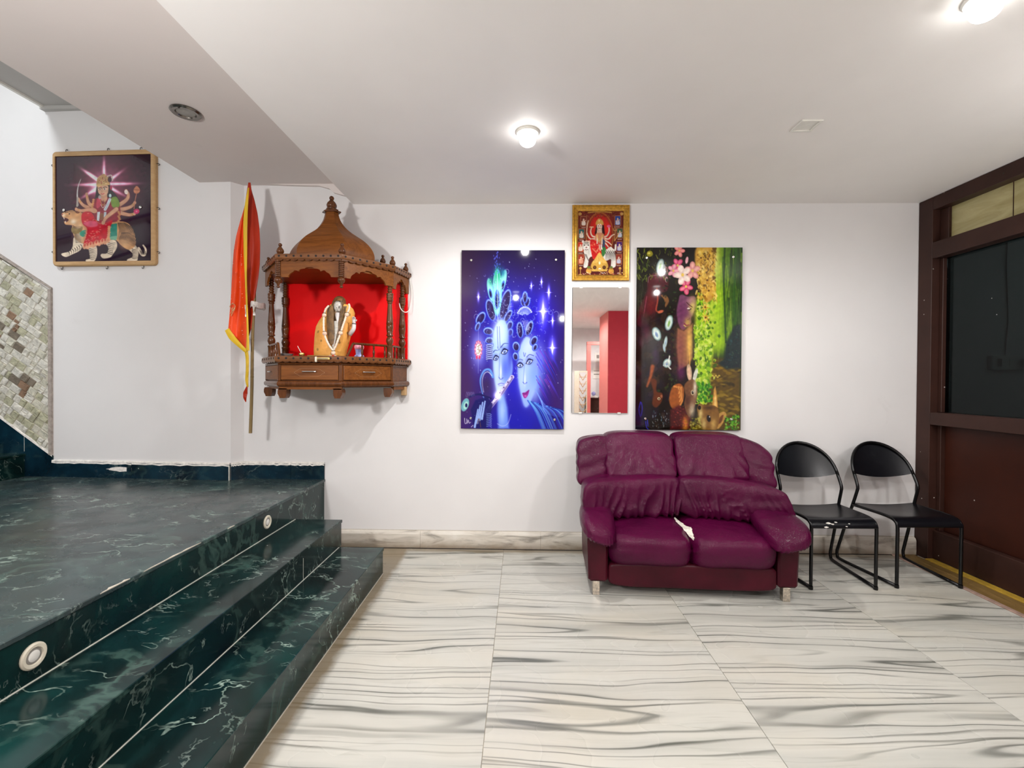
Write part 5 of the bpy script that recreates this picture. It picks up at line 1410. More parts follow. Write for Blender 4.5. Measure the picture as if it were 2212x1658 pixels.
# ---- gilt framed picture and the mirror below it
t = thing('gilt_framed_picture', 'gold framed red picture of a goddess with a white tiger', 'picture', (0.604, YB, 2.092))
w, h = 0.441, 0.583
def frame_ring(m, w, h, prof):
    """prof: (inset, depth towards the room) pairs swept round the rectangle w x h with mitred corners"""
    v = []; f = []
    n = len(prof)
    for (sx, sz) in ((0, 0), (1, 0), (1, 1), (0, 1)):
        for (i, d) in prof:
            x = -w / 2 + i if sx == 0 else w / 2 - i
            z = i if sz == 0 else h - i
            v.append((x, -d, z))
    for c in range(4):
        for k in range(n - 1):
            a, b = c * n + k, ((c + 1) % 4) * n + k
            f.append((a, b, b + 1, a + 1))
    m.add(v, f)
    return m
frame_ring(MB(), w, h, [(0, 0), (0, 0.018), (0.004, 0.024), (0.014, 0.026), (0.018, 0.021), (0.022, 0.019), (0.030, 0.022), (0.034, 0.019), (0.044, 0.013), (0.046, 0.010), (0.046, 0.0)]).build('frame', M['goldframe'], t, True, 30)
m = MB()
def bead_row(m, p, q, n, r):
    for i in range(n):
        a = (i + 0.5) / n
        m.sphere((p[0] + (q[0] - p[0]) * a, p[1], p[2] + (q[2] - p[2]) * a), r, 6, 4)
ins = 0.0375
for (p, q, n) in (((-w / 2 + ins, -0.0175, ins), (w / 2 - ins, -0.0175, ins), 44), ((-w / 2 + ins, -0.0175, h - ins), (w / 2 - ins, -0.0175, h - ins), 44), ((-w / 2 + ins, -0.0175, ins), (-w / 2 + ins, -0.0175, h - ins), 60), ((w / 2 - ins, -0.0175, ins), (w / 2 - ins, -0.0175, h - ins), 60)):
    bead_row(m, p, q, n, 0.0032)
o = m.build('rope_beading', M['brass'], t, True); o['kind'] = 'stuff'
art_small().to_mesh('print', -w / 2 + 0.0455, w / 2 - 0.0455, 0.0455, h - 0.0455, -0.008, M['print_lam'], t)
MB().box(-w / 2 + 0.002, w / 2 - 0.002, -0.007, -0.0005, 0.002, h - 0.002).build('backing_board', M['wood_d'], t)

t = thing('wall_mirror', 'frameless rectangular mirror under the gold framed picture', 'mirror', (0.606, YB, 1.064))
MB().box(-0.2185, 0.2185, -0.0115, -0.0015, 0, 0.977, b=0.003).build('mirror_glass', M['mirror'], t)
MB().box(-0.2175, 0.2175, -0.0014, -0.0002, 0.001, 0.976).build('backing', M['hole'], t)
for (x, z) in ((-0.15, 0.977), (0.15, 0.977), (-0.15, 0), (0.15, 0)):
    s = 1 if z > 0.5 else -1
    MB().box(x - 0.012, x + 0.012, -0.0135, 0, z - (0.008 if s > 0 else 0.003), z + (0.003 if s > 0 else 0.008), b=0.001).build('clip', M['white_pl'], t)

# ---- laminated goddess picture on the left wall
rz_ = math.atan2(3.53 - 3.665, -2.262 + 5.3)
cx = (at(117, 450, y=3.58).x + at(343, 450, y=3.56).x) / 2
zt_p = (at(119, 331, y=3.58).z + at(342, 324, y=3.56).z) / 2
zb_p = (at(114, 575, y=3.58).z + at(342, 575, y=3.56).z) / 2
w = at(343, 450, y=3.55).x - at(117, 450, y=3.57).x; h = zt_p - zb_p
t = thing('tan_framed_picture', 'tan framed picture of a many armed goddess riding a tiger', 'picture', (cx, wall_left_y(cx) - 0.001, zb_p), rz_)
def rrect(x0, x1, z0, z1, r, n=5):
    out = []
    for (cx_, cz_, a0) in ((x1 - r, z0 + r, -pi / 2), (x1 - r, z1 - r, 0), (x0 + r, z1 - r, pi / 2), (x0 + r, z0 + r, pi)):
        for k in range(n + 1):
            a = a0 + (pi / 2) * k / n
            out.append((cx_ + r * cos(a), cz_ + r * sin(a)))
    return out
oo = rrect(-w / 2, w / 2, 0, h, 0.030); o2 = rrect(-w / 2 + 0.008, w / 2 - 0.008, 0.008, h - 0.008, 0.024)
fi = 0.034
ii = rrect(-w / 2 + fi * 0.75, w / 2 - fi * 0.95, fi, h - fi * 1.15, 0.003)
v = []; f = []
for ring, y in ((oo, 0.0), (oo, -0.024), (o2, -0.032), (ii, -0.032), (ii, -0.020)):
    v += [(p[0], y, p[1]) for p in ring]
n = len(oo)
for k in range(4):
    for i in range(n):
        j = (i + 1) % n
        f.append((k * n + i, k * n + j, (k + 1) * n + j, (k + 1) * n + i))
MB().add(v, f).build('frame', M['frame_tan'], t, True, 30)
MB().box(-w / 2 + 0.01, w / 2 - 0.01, -0.018, -0.0008, 0.012, h - 0.012).build('backing_board', M['wood_d'], t)
art_durga().to_mesh('print', -w / 2 + fi * 0.75, w / 2 - fi * 0.95, fi, h - fi * 1.15, -0.0245, M['print_lam'], t)
PR = (-w / 2 + fi * 0.75, w / 2 - fi * 0.95, fi, h - fi * 1.15)
def hook(x, z, dx, dz):
    d = Vector((dx, 0, dz)); n = Vector((dz, 0, -dx))
    p0 = Vector((x, -0.012, z))
    pts = [p0, p0 + d * 0.016, p0 + d * 0.024 + n * 0.006, p0 + d * 0.022 + n * 0.013, p0 + d * 0.014 + n * 0.013]
    MB().tube(catmull(pts, 4), 0.0022, 6).build('cup_hook', M['hooks'], t)
for x in (-0.35, 0.0, 0.31):
    hook(w / 2 * x * 2.2 if x else 0.02, h - 0.002, 0, 1)
    hook(w / 2 * x * 2.4 if x else 0.02, 0.002, 0, -1)
for z in (0.12, 0.50, 0.88):
    hook(-w / 2 + 0.002, h * z, -1, 0)
    hook(w / 2 - 0.002, h * z, 1, 0)
for (fx, fz) in ((0.087, 0.49), (0.888, 0.505)):
    MB().lathe([(0.011, -0.0245), (0.011, -0.029), (0.008, -0.031)], (PR[0] + (PR[1] - PR[0]) * fx, 0, PR[2] + (PR[3] - PR[2]) * fz), 12, 'y').build('screw_cap', M['steel'], t, True)

# ------------------------------------------------------------------ sofa
SO = thing('loveseat', 'burgundy leather two seater sofa with torn seat against the wall', 'sofa', (1.04, 2.792, 0), radians(-2.8))
LE, LS = M['leather'], M['leather_side']
def vn(seed, n=5, fr=6.0):
    """smooth random field made of a few sine waves"""
    r = np.random.default_rng(seed)
    K = [(r.normal(0, fr), r.normal(0, fr), r.normal(0, fr), r.uniform(0, 6.28), r.uniform(0.5, 1)) for _ in range(n)]
    def fn(x, y, z):
        return sum(a * np.sin(p * x + q * y + s * z + ph) for p, q, s, ph, a in K) / n
    return fn
# base body and arm side panels
MB().box(-0.50, 0.50, 0.10, 0.60, 0.085, 0.27, b=0.01).build('base_frame', LS, SO)
for s in (-1, 1):
    xa, xb = (-0.622, -0.505) if s < 0 else (0.505, 0.622)
    m = MB().box(xa, xb, 0.012, 0.50, 0.080, 0.455, b=0.014)
    # side panels lean a little outwards towards the top
    m.map(lambda x, y, z: (x + (0.012 * s * (z - 0.08) / 0.37 if abs(x) > 0.56 else 0), y, z - (0.025 if z > 0.3 and y < 0.2 else 0)))
    m.build('arm_panel', LS, SO, True, 40)
n1 = vn(3, 5, 5)
cushion(20, 7, (0.502, 0.045, 0.075), lambda x, y, z, X, Y, Z: (X, Y + 0.05 - 0.008 * n1(x * 0.6, y, z * 0.5), Z + 0.130)).build('kick_panel', LS, SO, True, None)
# seat cushions: two bulges meeting in a crease
def seat(s):
    f1 = vn(10 + s, 6, 4)
    def disp(x, y, z):
        edge = np.clip(1 - np.abs(x * s + 1) / 0.5, 0, 1)          # near the middle crease
        pleat = np.sin(14 * y + 3 * z + 2 * np.sin(5 * z)) * edge ** 2 * 0.005
        return 0.006 * f1(x, y * .6, z) + pleat
    def warp(x, y, z, X, Y, Z):
        c = 0.247 * s
        # top slopes back, nose is round, underside tucks in
        Zs = Z + 0.285 + 0.035 * np.clip(y, -1, 1) * (z > 0) * np.abs(z) + 0.012 * np.cos(x * 1.4)
        Ys = Y + 0.262 + 0.03 * np.clip(-z, 0, 1) * (y < 0)
        pinch = np.exp(-((x * s + 1) / 0.14) ** 2) * 0.016
        Zs = Zs - pinch * (z > 0) * np.clip(0.4 - y, 0, 1); Ys = Ys + pinch * (y < 0) * 1.0
        return (X + c, Ys, Zs)
    return cushion(34, 4.6, (0.266, 0.32, 0.125), warp, disp)
for s in (-1, 1):
    seat(s).build('seat_cushion', LE, SO, True, None)
# lower back cushions with gathered pleats; the outer ends wrap forward over the arms
def lower_back(s):
    f1 = vn(20 + s, 6, 5)
    def disp(x, y, z):
        g = np.clip((-z + 0.9) / 1.5, 0, 1)
        xx = x + 0.10 * s * z
        ph = xx * 38 + 2.2 * np.sin(xx * 5 + 1.3) + 1.8 * np.sin(9 * xx + 2 * z)
        ridge = 1 - np.abs(np.sin(ph * 0.5)) ** 0.7
        mid = 0.35 + 0.65 * np.clip(1 - np.abs(x + 0.25 * s) / 0.9, 0, 1) ** 0.5
        return (ridge * 0.034 * g * mid * (0.95 + 0.25 * f1(x * 2, z * 0.5, y)) + 0.007 * f1(x, y, z)) * (y < 0.3)
    def warp(x, y, z, X, Y, Z):
        t = (x * s + 1) / 2           # 0 at the middle, 1 outside
        Ys = Y + 0.385 - 0.15 * t ** 2.4 + 0.10 * (Z) * 0.6
        Zs = Z + 0.552 - 0.012 * t + np.where(z < 0, -0.02 * t ** 2 * 0, 0.015 * (1 - t) * z)
        flare = np.clip(-z, 0, 1) * t ** 2 * 0.012 * (1 if s > 0 else 0.0)
        return (X * 1.0 + 0.318 * s + flare * s - (0.030 * z * t ** 2 if s > 0 else 0), Ys, Zs - (0.03 * np.clip(z, 0, 1) * t ** 3 if s > 0 else 0))
    return cushion(64, 6.0, (0.332, 0.135, 0.128), warp, disp)
for s in (-1, 1):
    lower_back(s).build('lower_back_cushion', LE, SO, True, None)
# head cushions
def head(cx, hw, s):
    f1 = vn(30 + s, 7, 3.2)
    def disp(x, y, z):
        fan = (1 - np.abs(np.sin(11 * np.arctan2(x, 1.5 - z) * 1.6 + 2.5 * f1(x, z, y))) ** 0.8) * np.clip(-z * 0.8 + 0.45, 0, 1) * 0.012
        return (0.012 * f1(x, y, z) + fan) * (y < 0.4)
    def warp(x, y, z, X, Y, Z):
        lean = 0.42
        bul = 0.018 * np.clip(-z + 0.2, 0, 1) * (y < 0)
        Zz = Z + 0.802 - 0.010 * np.abs(x) ** 2 * (z > 0)
        return (X + cx, Y + 0.495 + lean * Z - bul, Zz)
    return cushion(36, 7.0, (hw, 0.098, 0.152), warp, disp)
for s, cx in ((-1, -0.235), (1, 0.246)):
    head(cx, 0.242, s).build('head_cushion', LE, SO, True, None)
# side wings of the back
def wing(s):
    f1 = vn(40 + s, 6, 6)
    def disp(x, y, z):
        return (0.006 * f1(x, y, z) + 0.006 * np.sin(9 * z + 2.5 * x * s + np.sin(3 * z)) * np.clip(0.8 - z * 0.5, 0, 1)) * (y < 0.4)
    def warp(x, y, z, X, Y, Z):
        t = (x * s + 1) / 2
        Zz = Z + 0.756 - (0.03 if s < 0 else 0.085) * t ** 2.2 * (z > 0) * np.abs(z)
        return (X + (0.548 * s if s < 0 else 0.535), Y + 0.49 + 0.34 * Z - 0.035 * t, Zz)
    return cushion(30, 6.0, (0.122, 0.085, 0.172), warp, disp)
for s in (-1, 1):
    wing(s).build('back_wing', LE, SO, True, None)
# back shell
m = MB().box(-0.615, 0.615, 0.46, 0.56, 0.085, 0.86, b=0.03)
m.map(lambda x, y, z: (x, y + 0.17 * max(0, z - 0.45), z - (0.05 if (abs(x) > 0.55 and z > 0.8) else 0)))
m.build('back_shell', LS, SO, True, 45)
# padded arms: tongue shaped pads that droop forwards and inwards
def arm(s):
    f1 = vn(50 + s, 6, 5)
    def disp(x, y, z):
        rim = np.clip((-y - 0.35) / 0.65, 0, 1)
        return 0.004 * f1(x, y, z) + 0.004 * np.sin(34 * x + 6 * y) * rim * np.clip(0.5 - z, 0, 1)
    def warp(x, y, z, X, Y, Z):
        inn = (-x * s + 1) / 2                      # 1 at the inner side
        taper = 1 - 0.10 * np.clip(-y, 0, 1) ** 2
        zz = Z * (1 + 0.1 * (y < 0)) + 0.448 - 0.075 * inn ** 1.6 * np.clip(0.35 - y * 0.65, 0, 1) + 0.03 * np.clip(y, -1, 1) - 0.012 * np.clip(-y, 0, 1) ** 2
        return (X * taper + (0.535 if s > 0 else -0.560) + 0.004 * s, Y + 0.085 + 0.03 * inn, zz)
    return cushion(34, 3.0, (0.125 if s > 0 else 0.108, 0.225 if s > 0 else 0.205, 0.060), warp, disp)
for s in (-1, 1):
    arm(s).build('arm_pad', LE, SO, True, None)
for (x, y) in ((-0.575, 0.035), (0.555, 0.035), (-0.575, 0.47), (0.555, 0.47)):
    MB().box(x - 0.021, x + 0.021, y - 0.021, y + 0.021, 0.0, 0.084, b=0.002).build('leg', M['rusty'], SO)
# torn seam showing pale wadding, laid on the seat surface
dg = None
def seat_hit(trees, x, y):
    best = None
    for tr in trees:
        h_, n_, i_, d_ = tr.ray_cast(Vector((x, y, 1.0)), Vector((0, 0, -1)))
        if h_ is not None and (best is None or h_.z > best): best = h_.z
    return best
trees = []
for o in SO.children:
    if o.name.startswith('seat_cushion'):
        me = o.data
        trees.append(BVHTree.FromPolygons([v.co.copy() for v in me.vertices], [tuple(p.vertices) for p in me.polygons]))
path = [(-0.030, 0.285), (-0.022, 0.25), (-0.012, 0.21), (-0.002, 0.17), (0.006, 0.13), (0.010, 0.085), (0.014, 0.03)]
hw = [0.004, 0.018, 0.024, 0.022, 0.026, 0.013, 0.002]
rows = []
for (x, y), h_ in zip(catmull([(a, b, 0) for a, b in path], 4)[::1] and [(p.x, p.y) for p in catmull([(a, b, 0) for a, b in path], 4)], np.interp(np.linspace(0, 6, 25), range(7), hw)):
    r = []
    zz = [seat_hit(trees, x + k * h_ / 2, y) or 0.4 for k in range(-2, 3)]
    zmax = max(zz)
    for k in range(-2, 3):
        jit = random.uniform(-0.003, 0.003) if abs(k) == 2 else 0
        r.append((x + k * h_ / 2 + jit, y, max(zz[k + 2], zmax - 0.012) + 0.003 + 0.006 * (1 - (k / 2) ** 2) + random.uniform(-.0012, .0012)))
    rows.append(r)
M['wadding'] = plain('pale torn wadding', (0.66, 0.62, 0.54, 1), 0.9, var=0.25, scale=70, bump=0.6)
o = MB().grid(rows).build('torn_wadding', M['wadding'], SO, True); tag(o, 'pale wadding in the torn seam')

# ------------------------------------------------------------------ black chairs
def make_chair(label, group):
    t = thing('metal_chair', label, 'chair', (0, 0, 0), 0, group)
    # local frame: x across, -y front, z up; feet front at y=-0.245
    yf, yr = -0.245, 0.235
    side = {}
    for s in (-1, 1):
        wf, wr_ = 0.206 * s, 0.248 * s
        P = [(wr_ * 0.925, 0.075, 0.445)]
        # seat rail: from the rear of the seat forwards, bends down into the front leg, along the floor, up the rear leg
        loop = [(0.222 * s, 0.115, 0.437), (0.214 * s, -0.10, 0.442), (0.2085 * s, -0.19, 0.438), (wf, -0.228, 0.424), (wf, -0.2445, 0.395), (wf, yf, 0.30), (wf, yf, 0.05), (wf, yf, 0.0125)]
        fr = catmull(loop[:6], 5) + [Vector(p) for p in loop[6:]]
        run = [(wf, yf + 0.004, 0.0125), (wf + (wr_ - wf) * 0.5, 0.0, 0.0105), (wr_ * 0.992, yr - 0.03, 0.0105), (wr_, yr - 0.002, 0.030), (wr_, yr + 0.002, 0.062), (0.236 * s, 0.17, 0.28), (0.222 * s, 0.122, 0.435), (0.216 * s, 0.088, 0.545), (0.2155 * s, 0.084, 0.572), (0.2155 * s, 0.0925, 0.600), (0.213 * s, 0.122, 0.66)]
        side[s] = (fr, run)
    m = MB()
    for s in (-1, 1):
        o = MB().tube(side[s][0], 0.0105, 10).build('front_leg', M['black'], t, True, None)
        run = side[s][1]
        r2 = [Vector(run[0])] + catmull(run[1:5], 5) + catmull(run[5:], 5)
        MB().tube(r2, 0.0105, 10).build('runner_and_rear_leg', M['black'], t, True, None)
        MB().lathe([(0.0125, 0), (0.0135, 0.006), (0.0125, 0.022)], (0.206 * s, -0.245, 0.0), 10).build('foot_cap', M['black'], t, True)
    # hoop of the back
    hoop = []
    for k in range(25):
        a = pi * k / 24
        z = 0.655 + 0.215 * sin(a) ** 0.92
        x = 0.2135 * cos(a) * (1.0 if sin(a) < 0.3 else 1.0)
        y = 0.119 + 0.105 * (z - 0.655) / 0.215
        hoop.append((x, y + 0.018 * (1 - abs(cos(a))), z))
    MB().tube(hoop, 0.0105, 10).build('back_hoop', M['black'], t, True, None)
    # curved perforated back plate inside the hoop
    rows = []
    for i in range(13):
        b = i / 12
        r = []
        for j in range(25):
            a = j / 24 * 2 - 1
            x = a * 0.2105
            zt = 0.655 + 0.215 * max(0.0, 1 - (a) ** 2) ** 0.47
            zb = 0.662 - 0.030 * (1 - a * a)
            z = zb + (max(zt, zb + 0.001) - zb) * b
            y = 0.119 + 0.105 * (z - 0.655) / 0.215 + 0.034 * (1 - a * a)
            r.append((x, y, z))
        rows.append(r)
    m = MB().grid(rows); nv = len(m.v)
    m.grid([[(p[0], p[1] + 0.003, p[2]) for p in r] for r in rows], flip=True)
    W_ = 25
    for j in range(24):
        m.f.append((j, nv + j, nv + j + 1, j + 1)); m.m.append(0)
    m.build('back_plate', M['perf'], t, True, 50)
    # dished seat plate, rolled down at the front
    rows = []
    prof = [(0.125, 0.452), (0.11, 0.450), (0.05, 0.449), (-0.05, 0.449), (-0.13, 0.450), (-0.18, 0.449), (-0.21, 0.444), (-0.236, 0.432), (-0.252, 0.412), (-0.256, 0.398), (-0.256, 0.392)]
    for (y, z) in prof:
        r = []
        hw = 0.221 - (0.12 - y) / 0.36 * 0.010
        for j in range(15):
            a = j / 14 * 2 - 1
            dish = 0.013 * (1 - a * a) * min(1, max(0, (y + 0.22) / 0.1))
            r.append((a * hw, y, z - dish))
        rows.append(r)
    m = MB().grid(rows, flip=False); nv = len(m.v)
    m.grid([[(p[0], p[1] + (0.003 if i > 6 else 0), p[2] - (0.003 if i <= 7 else 0)) for p in r] for i, r in enumerate(rows)], flip=True)
    m.build('seat_plate', M['perf'], t, True, 50)
    MB().tube([(-0.206, -0.2515, 0.396), (0.206, -0.2515, 0.396)], 0.006, 8).build('front_rail', M['black'], t, True)
    MB().tube([(-0.222, 0.118, 0.436), (-0.1, 0.121, 0.428), (0.1, 0.121, 0.428), (0.222, 0.118, 0.436)], 0.006, 8).build('rear_rail', M['black'], t, True)
    return t
ch = make_chair('black perforated metal chair nearest the brown door', 'black metal chairs against the wall')
ch.location = (2.614, 3.245, 0); ch.rotation_euler = (0, 0, radians(1.5))
c2 = dup(ch, (2.048, 3.205, 0), radians(1.0), 'black perforated metal chair beside the sofa, seat edge flecked with white paint')
# white paint spilt on the front lip of the chair beside the sofa
for (x, z, r) in ((-0.10, 0.422, 0.012), (-0.075, 0.417, 0.009), (-0.12, 0.400, 0.010), (0.01, 0.405, 0.005), (0.03, 0.42, 0.004), (-0.05, 0.428, 0.006)):
    y = -0.2475 if z > 0.415 else -0.2548
    if z > 0.425: y = -0.243
    MB().prism([(x + r * 1.5 * cos(a * 0.785) * random.uniform(.6, 1.1), z + 0.5 * r * sin(a * 0.785) * random.uniform(.6, 1.1)) for a in range(8)], 'y', y - 0.0042, y + 0.004).build('paint_fleck', M['plaster'], c2)
# ------------------------------------------------------------------ wall shrine
SH = thing('wall_shrine', 'carved brown wooden wall shrine with a dome and red back', 'shrine')
PL = [(-1.868, 3.594), (-1.898, 3.372), (-1.632, 3.052), (-1.208, 3.052), (-0.948, 3.362), (-0.893, 3.594)]
def off(ch, d):
    """offsets the open chain outwards by d (towards the room)"""
    out = []
    n = len(ch)
    ns = []
    for i in range(n - 1):
        dx, dy = ch[i + 1][0] - ch[i][0], ch[i + 1][1] - ch[i][1]
        l = math.hypot(dx, dy); ns.append((dy / l, -dx / l))
    for i in range(n):
        if i == 0: nx, ny = ns[0]; k = 1
        elif i == n - 1: nx, ny = ns[-1]; k = 1
        else:
            a, b = ns[i - 1], ns[i]
            nx, ny = a[0] + b[0], a[1] + b[1]
            l = math.hypot(nx, ny); nx /= l; ny /= l
            k = 1 / max(0.5, nx * a[0] + ny * a[1])
        y = ch[i][1] + ny * d * k
        out.append((ch[i][0] + nx * d * k, min(y, 3.5945) if 0 < i < n - 1 else ch[i][1]))
    return out
def slab_(name, d, z0, z1, m, parent=SH, inner=None):
    return MB().prism(off(PL, d), 'z', z0, z1).build(name, m, parent)
def ring_prof(name, prof, m, parent=SH):
    """moulding: (offset, z) profile swept along the front chain"""
    chains = [off(PL, d) for d, z in prof]
    rows = [[(p[0], p[1], z) for p in c] for c, (d, z) in zip(chains, prof)]
    # split corners so the mitres stay crisp
    mb = MB()
    for i in range(len(PL) - 1):
        mb.grid([[r[i], r[i + 1]] for r in rows], flip=True)
    return mb.build(name, m, parent, True, 40)
# base box with mouldings
slab_('base_box', -0.010, 1.262, 1.46, M['wood'])
ring_prof('lower_moulding', [(-0.012, 1.268), (0.002, 1.268), (0.010, 1.276), (0.012, 1.290), (0.006, 1.300), (0.000, 1.305), (-0.012, 1.306)], M['wood_v'])
ring_prof('upper_bead', [(-0.012, 1.414), (0.002, 1.415), (0.005, 1.420), (0.002, 1.426), (-0.012, 1.427)], M['wood_v'])
ring_prof('deck_rim', [(-0.03, 1.430), (0.008, 1.430), (0.022, 1.436), (0.026, 1.448), (0.024, 1.466), (0.014, 1.473), (-0.10, 1.474)], M['wood_rim'])
slab_('deck', -0.004, 1.458, 1.4735, M['wood'])
# drilled studs of the rim and of the cornice
def drilled(name, d, z, r, n_by, parent=SH, m=None):
    ch = off(PL, d)
    for i in range(len(ch) - 1):
        mb = MB(); n = n_by[i]
        p, q = Vector((*ch[i], 0)), Vector((*ch[i + 1], 0))
        t_ = (q - p).normalized(); nn = Vector((t_.y, -t_.x, 0))
        for k in range(n):
            c = p + (q - p) * ((k + 0.55) / n)
            b = len(mb.v); ring = 8
            for kk in range(ring):
                a = 2 * pi * kk / ring
                w_ = t_ * (r * cos(a)) + Vector((0, 0, r * sin(a)))
                mb.v.append(tuple(c + w_ + nn * 0.0016 + Vector((0, 0, z))))
            for kk in range(ring):
                a = 2 * pi * kk / ring
                w_ = t_ * (r * cos(a)) + Vector((0, 0, r * sin(a)))
                mb.v.append(tuple(c + w_ - nn * 0.006 + Vector((0, 0, z))))
            mb.f.append(tuple(b + kk for kk in range(ring))); mb.m.append(0)
            for kk in range(ring):
                j = (kk + 1) % ring
                mb.f.append((b + ring + kk, b + ring + j, b + j, b + kk)); mb.m.append(0)
        if n: tag(mb.build(name, m or M['hole'], parent), kind='stuff')
drilled('drilled_holes', 0.0252, 1.456, 0.0075, (0, 6, 9, 8, 7))
# round lobes hanging from the rim edge
def lobes(name, d, z, n_by, r, parent=SH):
    ch = off(PL, d)
    for i in range(1, len(ch) - 1):
        mb = MB(); n = n_by[i]
        p, q = Vector((*ch[i], 0)), Vector((*ch[i + 1], 0))
        L = (q - p).length / n
        t_ = (q - p).normalized(); nn = Vector((t_.y, -t_.x, 0))
        for k in range(n):
            c = p + t_ * (L * (k + 0.5))
            pts = [(-L * 0.47, 0.0)] + [(-L * 0.47 * cos(pi * a / 6), -r * sin(pi * a / 6)) for a in range(1, 6)] + [(L * 0.47, 0.0)]
            b = len(mb.v); m_ = len(pts)
            for dd in (0.0, -0.012):
                for (s_, zz) in pts: mb.v.append(tuple(c + t_ * s_ + nn * dd + Vector((0, 0, z + zz))))
            mb.f.append(tuple(b + a for a in range(m_))[::-1]); mb.m.append(0)
            mb.f.append(tuple(b + m_ + a for a in range(m_))); mb.m.append(0)
            for a in range(m_):
                a2 = (a + 1) % m_
                mb.f.append((b + a, b + a2, b + m_ + a2, b + m_ + a)); mb.m.append(0)
        tag(mb.build(name, M['wood_v'], parent), kind='stuff')
lobes('scallop_edge', 0.021, 1.438, (0, 6, 9, 8, 7), 0.010)
# drawers: left diagonal, front, right diagonal; plain right side
def seg_frame(i):
    p, q = Vector((*PL[i], 0)), Vector((*PL[i + 1], 0))
    t_ = (q - p).normalized(); nn = Vector((t_.y, -t_.x, 0))
    return p, q, t_, nn, (q - p).length
def seg_box(mb, i, s0, s1, d0, d1, z0, z1, b=0.0):
    p, q, t_, nn, L = seg_frame(i)
    o = len(mb.v)
    mb.box(s0, s1, -d1, -d0, z0, z1, b=b)
    # local box x along the segment, -y outwards
    for k in range(o, len(mb.v)):
        x, y, z = mb.v[k]
        w = p + t_ * x - nn * y
        mb.v[k] = (w.x, w.y, z)
    return mb
for i in (1, 2, 3):
    p, q, t_, nn, L = seg_frame(i)
    seg_box(MB(), i, 0.018, L - 0.018, -0.012, 0.004, 1.312, 1.411, 0.003).build('drawer', M['wood_d'], SH)
    dr_ = SH.children[-1]
    # find the drawer just linked
    dr_ = [c for c in SH.children if c.name.startswith('drawer')][-1]
    zc = 1.362
    m = MB()
    hw_ = 0.045 if i != 1 else 0.03
    pts = [(-hw_, 0.0), (-hw_, 0.012), (-hw_ * 0.9, 0.016), (hw_ * 0.9, 0.016), (hw_, 0.012), (hw_, 0.0)]
    P3 = [p + t_ * (L / 2 + a) + nn * (b + 0.004) + Vector((0, 0, zc + 0.006)) for a, b in pts]
    m.tube(P3, 0.0042, 8)
    m.build('handle', M['steel'], dr_, True)
    # inlaid dotted diamond
    m = MB()
    dm = [(-0.105, 0), (-0.06, 0.026), (0.06, 0.026), (0.105, 0), (0.06, -0.026), (-0.06, -0.026)]
    if i == 1: dm = [(a * 0.62, b) for a, b in dm]
    for k in range(6):
        a, b = dm[k], dm[(k + 1) % 6]
        n = max(3, int(math.hypot(b[0] - a[0], b[1] - a[1]) / 0.009))
        for e in range(n):
            f_ = (e + 0.5) / n
            sx, sz = a[0] + (b[0] - a[0]) * f_, a[1] + (b[1] - a[1]) * f_
            seg_box(m, i, L / 2 + sx - 0.0022, L / 2 + sx + 0.0022, 0.0038, 0.0048, zc + sz - 0.0013, zc + sz + 0.0013)
    o = m.build('inlay', M['inlay'], dr_); o['kind'] = 'stuff'
    # frame rails round the drawer
    for (s0, s1, z0, z1) in ((0.0, 0.016, 1.306, 1.414), (L - 0.016, L, 1.306, 1.414)):
        seg_box(MB(), i, s0, s1, -0.010, 0.003, z0, z1, 0.002).build('stile', M['wood_v'], SH)
# plinth apron and feet
ap = [PL[1], PL[2], PL[3], PL[4]]
m = MB(); seg_box(m, 2, 0.0, seg_frame(2)[4], -0.03, -0.006, 1.248, 1.268); m.build('apron', M['wood_d'], SH)
m = MB(); seg_box(m, 1, 0.02, seg_frame(1)[4] - 0.01, -0.04, -0.018, 1.248, 1.268); m.build('apron', M['wood_d'], SH)
m = MB(); seg_box(m, 4, 0.03, seg_frame(4)[4] - 0.002, -0.03, -0.006, 1.242, 1.266); m.build('apron', M['wood_d'], SH)
m = MB().box(-0.935, -0.90, 3.545, 3.594, 1.195, 1.262, b=0.002); m.build('corner_block', M['frame_tan'], SH)
def foot(x, y, sx):
    pts = [(-0.026, 0.066), (0.030, 0.066), (0.036, 0.050), (0.036, 0.030), (0.026, 0.012), (0.022, 0.0), (-0.016, 0.0), (-0.024, 0.018), (-0.026, 0.04)]
    m = MB(); m.prism([(x + a * sx, 1.189 + b) for a, b in pts], 'y', y, y + 0.055)
    m.build('foot', M['wood_v'], SH, True, 50)
foot(-1.605, 3.058, -1); foot(-1.238, 3.058, 1); foot(-0.985, 3.345, 1); foot(-1.872, 3.365, -1)
# red back board and side rails
MB().box(-1.850, -0.895, 3.572, 3.592, 1.4735, 2.112).build('back_panel', M['red'], SH)
m = MB().prism([(-1.868, 3.594), (-1.895, 3.385), (-1.640, 3.07), (-1.205, 3.07), (-0.955, 3.372), (-0.897, 3.594)], 'z', 2.060, 2.074)
m.build('inner_ceiling', M['wood_d'], SH)
